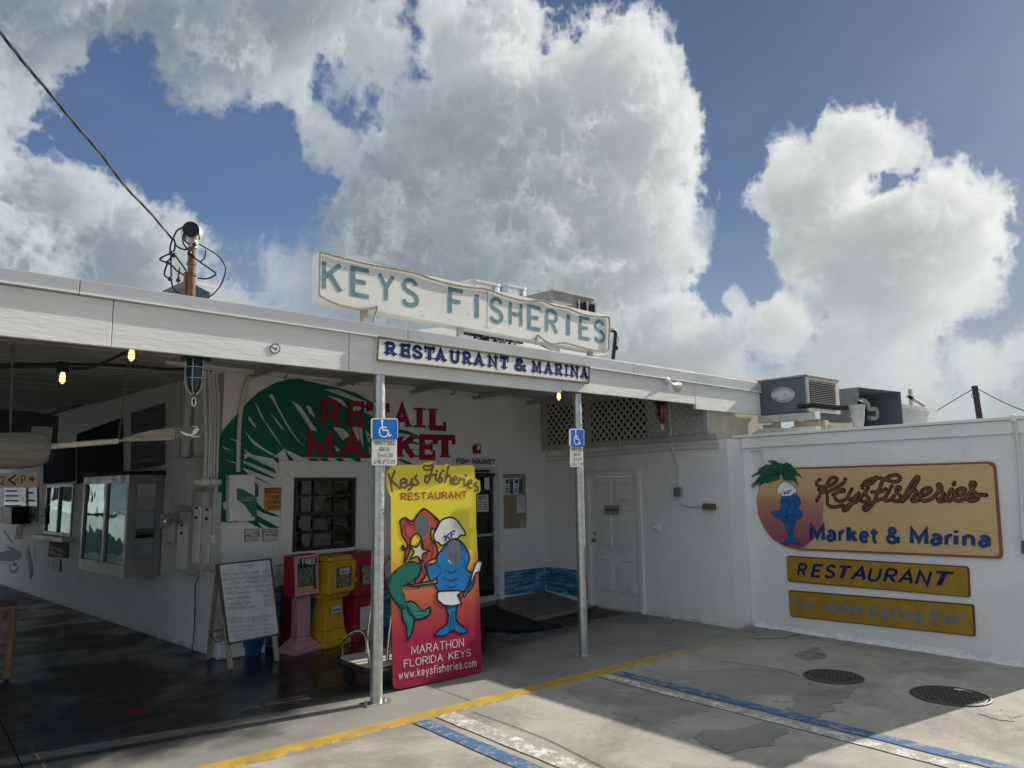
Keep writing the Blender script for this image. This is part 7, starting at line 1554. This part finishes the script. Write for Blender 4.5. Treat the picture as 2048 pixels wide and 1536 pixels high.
obj('rear_brace', MB().bar(fl_ + bk * .95 + ux * .05 + (0, 0, .3), fr_ + bk * .95 - ux * .05 + (0, 0, .3), .045, .02), LW, AF); obj('chain', MB().tube(cr([fl_ + bk * .05 + (0, 0, .33), fl_ + bk * .5 + (0, 0, .24), fl_ + bk * .93 + (0, 0, .32)], 5), .005, 5), BLACK, AF)
# newspaper boxes
def local(ox, oy, rot):
    c, s = math.cos(rot), math.sin(rot)
    def T(x, y, z=0): return (ox + x * c - y * s, oy + x * s + y * c, z)
    return T
def lbox(T, x0, x1, y0, y1, z0, z1, tx=0.0, ty=0.0, front=0.0):
    """box in a local frame; top narrowed by tx / ty; front leans"""
    vs = [T(x0, y0, z0), T(x1, y0, z0), T(x1, y1, z0), T(x0, y1, z0), T(x0 + tx, y0 + ty + front, z1), T(x1 - tx, y0 + ty + front, z1), T(x1 - tx, y1 - ty, z1), T(x0 + tx, y1 - ty, z1)]
    return MB().add(vs, [[3, 2, 1, 0], [4, 5, 6, 7], [0, 1, 5, 4], [1, 2, 6, 5], [2, 3, 7, 6], [3, 0, 4, 7]])
def front_plane(T, y, z0, z1, y1=None):
    a, b, c = np.array(T(0, y, z0)), np.array(T(1, y, z0)), np.array(T(0, y if y1 is None else y1, z1)); n_ = np.cross(b - a, c - a); 
    if n_[1] > 0: n_ = -n_
    return Plane(a, n_)
def on_front(T, y, x0, x1, z0, z1, t=.004, y1=None):
    y1 = y if y1 is None else y1; P = [np.array(T(x0, y, z0)), np.array(T(x1, y, z0)), np.array(T(x1, y1, z1)), np.array(T(x0, y1, z1))]; n_ = _n(np.cross(P[1] - P[0], P[3] - P[0])); n_ = n_ if n_[1] < 0 else -n_
    return MB().slab([p for p in P], n_, t), P, n_
rotb = math.atan2(.12, .386)
T = local(3.585, 8.12, rotb)
pk = thing('newspaper_box', 'faded pink pedestal newspaper box marked FREE', 'newspaper box', T(.2, .2), 'newspaper boxes under the shop window')
obj('foot', lbox(T, .0, .42, .0, .34, 0, .05), PINK, pk, bevel=.006); obj('foot_flare', lbox(T, .03, .39, .03, .31, .051, .16, .09, .08), PINK, pk, bevel=.004)
obj('pedestal', lbox(T, .13, .31, .11, .23, .161, .62), PINK, pk, bevel=.006); obj('head', lbox(T, -.02, .33, .0, .2, .64, 1.09, -.01, 0, .04), REDM, pk, bevel=.008)
for nm, x0, x1, z0_, z1_, m_, t_ in (('face_frame', -.02, .33, .645, 1.085, PINK, .012), ('window_glass', .02, .28, .70, 1.0, mat('display_dark', (.03, .03, .035), .3), .016)):
    yk_ = .0; k0, k1 = (z0_ - .64) / .45 * .04, (z1_ - .64) / .45 * .04; s_, P, n_ = on_front(T, yk_ + k0 - .0, x0, x1, z0_, z1_, t_, yk_ + k1); obj(nm, s_, m_, pk, bevel=.003)
fp = lambda z: -.08 + (z - .62) / .48 * .05
def front_card(par, nm, x0, x1, z0_, z1_, m_, d, base=.0, sl=.04 / .45, zb_=.64, t_=.003):
    y0_, y1_ = base + (z0_ - zb_) * sl, base + (z1_ - zb_) * sl; s_, P, n_ = on_front(T, y0_, x0, x1, z0_, z1_, t_, y1_); s_.v = [tuple(np.array(v) + n_ * d) for v in s_.v]; return obj(nm, s_, m_, par), [p + n_ * (d + t_ + .0015) for p in P], n_
front_card(pk, 'leaflet', .03, .24, .75, .95, mat('leaflet_print', (.12, .15, .12), .6, var=.6, scale=25), .018)
front_card(pk, 'leaflet_strip', .02, .24, .68, .74, mat('leaflet_yellow', (.42, .34, .09), .6), .018)
_, P, n_ = front_card(pk, 'free_label', .05, .30, .965, 1.055, INK, .018)
f = Flat(Plane(P[0], n_), 0); q = [P[3] + (P[2] - P[3]) * .12 - (P[3] - P[0]) * .12, P[3] + (P[2] - P[3]) * .92 - (P[3] - P[0]) * .12, P[0] + (P[1] - P[0]) * .92 + (P[3] - P[0]) * .16, P[0] + (P[1] - P[0]) * .12 + (P[3] - P[0]) * .16]; f.run('FREE', q, 1.15, 1.3); obj('lettering', f.mb, WINK, pk)
# yellow box
T_ = local(3.975, 8.17, rotb + .05)
def T(x, y, z=0, f_=T_): return f_(x, y, z * .93)
yl = thing('newspaper_box', 'yellow plastic newspaper box with flared foot', 'newspaper box', T(.2, .2), 'newspaper boxes under the shop window')
obj('foot', lbox(T, -.01, .44, .0, .44, 0, .07), YELL, yl, bevel=.02); obj('foot_flare', lbox(T, .02, .41, .03, .42, .072, .2, .03, .03), YELL, yl, bevel=.006); obj('lower_body', lbox(T, .05, .38, .06, .4, .201, .60, .03, .02), YELL, yl, bevel=.01); obj('neck', lbox(T, .03, .41, .02, .42, .601, .66), YELL, yl, bevel=.006)
obj('head', lbox(T, -.02, .46, -.05, .46, .661, 1.07, .02, .0, .0), YELL, yl, bevel=.02); obj('lid', lbox(T, -.01, .45, -.04, .46, 1.071, 1.13, .05, .04), YELL, yl, bevel=.02)
def fc(par, nm, x0, x1, z0_, z1_, m_, d, y_, t_=.004): return front_card(par, nm, x0, x1, z0_, z1_, m_, d, base=y_, sl=0, t_=t_)
fc(yl, 'door_panel', .02, .42, .69, 1.04, YELL, .0, -.05, .014); fc(yl, 'door_window', .09, .34, .74, .99, mat('magazine_display', (.09, .09, .1), .3, var=.7, scale=22), .0155, -.05); fc(yl, 'magazine', .11, .29, .75, .93, mat('magazine_cover', (.2, .17, .14), .5, var=.7, scale=30), .020, -.05)
_, P, n_ = fc(yl, 'oval_badge', .13, .30, .90, .975, mat('badge_pale', (.5, .55, .56), .5), .024, -.05); fc(yl, 'badge_stripe', .15, .28, .92, .935, mat('badge_teal', (.03, .2, .28), .5), .029, -.05)
fc(yl, 'lower_badge', .13, .29, .41, .50, MATS['badge_pale'], .004, .055); fc(yl, 'badge_stripe', .14, .28, .44, .455, MATS['badge_teal'], .009, .055); fc(yl, 'handle', .36, .41, .78, .84, YELL, .016, -.05, .03)
# red box
T_ = local(4.40, 8.28, rotb - .02)
def T(x, y, z=0, f_=T_): return f_(x, y, z * .92)
rd = thing('newspaper_box', 'dark red newspaper box with white card behind the left post', 'newspaper box', T(.2, .2), 'newspaper boxes under the shop window')
obj('lower_body', lbox(T, 0, .46, .0, .42, .0, .55, .01, .01), REDM, rd, bevel=.012); obj('head', lbox(T, -.03, .49, -.06, .44, .60, 1.14, .0, .02, .04), REDM, rd, bevel=.015); obj('waist', lbox(T, .02, .44, .02, .4, .551, .6), REDM, rd)
front_card(rd, 'door_window', .06, .42, .72, 1.0, MATS['magazine_display'], .004, base=-.06, sl=.04 / .54, zb_=.6); front_card(rd, 'newspaper', .07, .40, .74, .97, mat('newsprint', (.25, .22, .17), .7, var=.5, scale=22), .010, base=-.06, sl=.04 / .54, zb_=.6)
fc(rd, 'white_card', .08, .40, .14, .44, mat('card_white', (.55, .56, .55), .6), .008, .0)
T = local(3.52, 8.50, rotb)
r2 = thing('newspaper_box', 'second dark red box mostly hidden behind the pink pedestal', 'newspaper box', T(.1, .1), 'newspaper boxes under the shop window'); obj('body', lbox(T, .22, .5, -.02, .2, .0, .7), REDM, r2, bevel=.01)
for x, lab in ((4.0, 'blue plastic bin between the pink and yellow boxes'), (3.26, 'teal blue bin between the whiteboard and the pink box')):
    t = thing('plastic_bin', lab, 'bin', (x, 8.60, 0)); obj('tub', MB().lathe((x, 8.62, 0), [(.15, 0), (.18, .3), (.2, .58), (.215, .6), (.215, .63), (.19, .63), (.17, .1), (.02, .08)], 24), BLUEP, t, smooth=True)
# plinth block at the foot of the corner, plug and lead
o = thing('corner_plinth', 'low white plaster block at the foot of the building corner', 'plinth', (2.95, 8.6, 0)); obj('block', MB().box((2.86, 8.50, 0), (3.40, 8.74, .22)), WALL, o, bevel=.02)
o = thing('power_lead', 'thin black power lead hanging down the corner to the floor', 'cable', (2.75, 8.6, 0)); obj('lead', MB().tube(cr([SIDE.at(398, 1152, .03), SIDE.at(391, 1170, .03), SIDE.at(390, 1210, .03), SIDE.at(388, 1262, .03), FLOOR.at(384, 1312) + (0, 0, .01)], 6), .006, 6), BLACK, o); obj('plug', MB().bar(FLOOR.at(404, 1300) + (0, 0, .12), FLOOR.at(424, 1298) + (0, 0, .16), .04, .03), BLACK, o)
# slatted crate at the far left
o = thing('slatted_crate', 'brown slatted wooden crate standing at the far left edge', 'crate', (.75, 8.1, 0)); FR = FLOOR.at(22, 1362); X1 = FR[0]; Y1 = FR[1]
hc = PY(Y1).at(22, 1212)[2]
for k in range(7): x_ = X1 - .07 - k * .1; obj('slat', MB().box((x_, Y1 - .012, .03), (x_ + .06, Y1 + .012, hc - .03)), WOOD, o, bevel=.003)
for k in range(5): y_ = Y1 + .03 + k * .1; obj('slat', MB().box((X1 - .012, y_, .03), (X1 + .012, y_ + .06, hc - .03)), WOOD, o, bevel=.003)
obj('top_board', MB().box((X1 - .75, Y1 - .03, hc - .029), (X1 + .03, Y1 + .56, hc)), WOOD, o, bevel=.003); obj('bottom_rail', MB().box((X1 - .75, Y1 + .013, .02), (X1 - .02, Y1 + .05, .07)), WOOD, o)
# boats moored beyond the passage; the bay window mirrors them
WATER = mat('marina_water', (.02, .05, .06), .08, bump=.03, bscale=2.5, var=.2)
struct('water', MB().quad((-200, 20.5, -.02), (-14.1, 20.5, -.02), (-14.1, -9, -.02), (-200, -9, -.02)).quad((-200, 160, -.02), (30, 160, -.02), (30, 20.5, -.02), (-200, 20.5, -.02)), WATER)
def boat(x, y, rot, L, lab):
    T = local(x, y, rot); t = thing('moored_boat', lab, 'boat', (x, y, 0), 'boats moored beyond the passage')
    mb = MB(); vs = []; k = 9
    for i in range(k):
        f_ = i / (k - 1); w_ = .16 * L * (1 - f_ ** 2.6) + .02; zt_ = 1.05 + .55 * f_ ** 2; xx = -L / 2 + L * f_
        vs += [T(xx, -w_, zt_), T(xx - (.1 * f_ * L * .3), -w_ * .75, .05), T(xx - (.1 * f_ * L * .3), w_ * .75, .05), T(xx, w_, zt_)]
    fs = [[4 * i + j, 4 * i + (j + 1) % 4, 4 * i + 4 + (j + 1) % 4, 4 * i + 4 + j] for i in range(k - 1) for j in range(4)] + [[0, 1, 2, 3][::-1]]
    obj('hull', mb.add(vs, fs), mat('white_gelcoat', (.75, .78, .78), .3), t, smooth=True)
    obj('cabin', lbox(T, -L * .18, L * .2, -.8, .8, 1.2, 2.3, .25, .12), MATS['white_gelcoat'], t, bevel=.05); obj('cabin_window', lbox(T, -L * .12, L * .16, -.83, .83, 1.6, 2.0, .12, .06), DARK, t)
    obj('roof', lbox(T, -L * .2, L * .17, -.95, .95, 3.1, 3.2), MATS['white_gelcoat'], t)
    for a, b in ((-L * .18, -.8), (-L * .18, .8), (L * .12, -.75), (L * .12, .75)): obj('roof_post', MB().bar(T(a, b, 2.2), T(a, b, 3.1), .05, .05), GALV, t)
    obj('outrigger', MB().bar(T(0, .6, 3.2), T(-1.2, .9, 6.4), .05, .05), GALV, t); obj('outrigger', MB().bar(T(0, -.6, 3.2), T(-1.2, -.9, 6.4), .05, .05), GALV, t)
boat(-3.4, 26, 1.1, 9, 'white fishing boat mirrored in the bay window, nearer one'); boat(-7.5, 35, .6, 11, 'white fishing boat mirrored in the bay window, farther one')
tag(obj('floor_stain', MB().face([FLOOR.at(*p) + np.array((0, 0, .003)) for p in ((248, 1422), (262, 1415), (282, 1418), (300, 1426), (288, 1433), (262, 1432))], (0, 0, 1)), mat('red_floor_stain', (.16, .012, .02), .5)), 'dull red paint stain on the dark wet floor', 'stain')
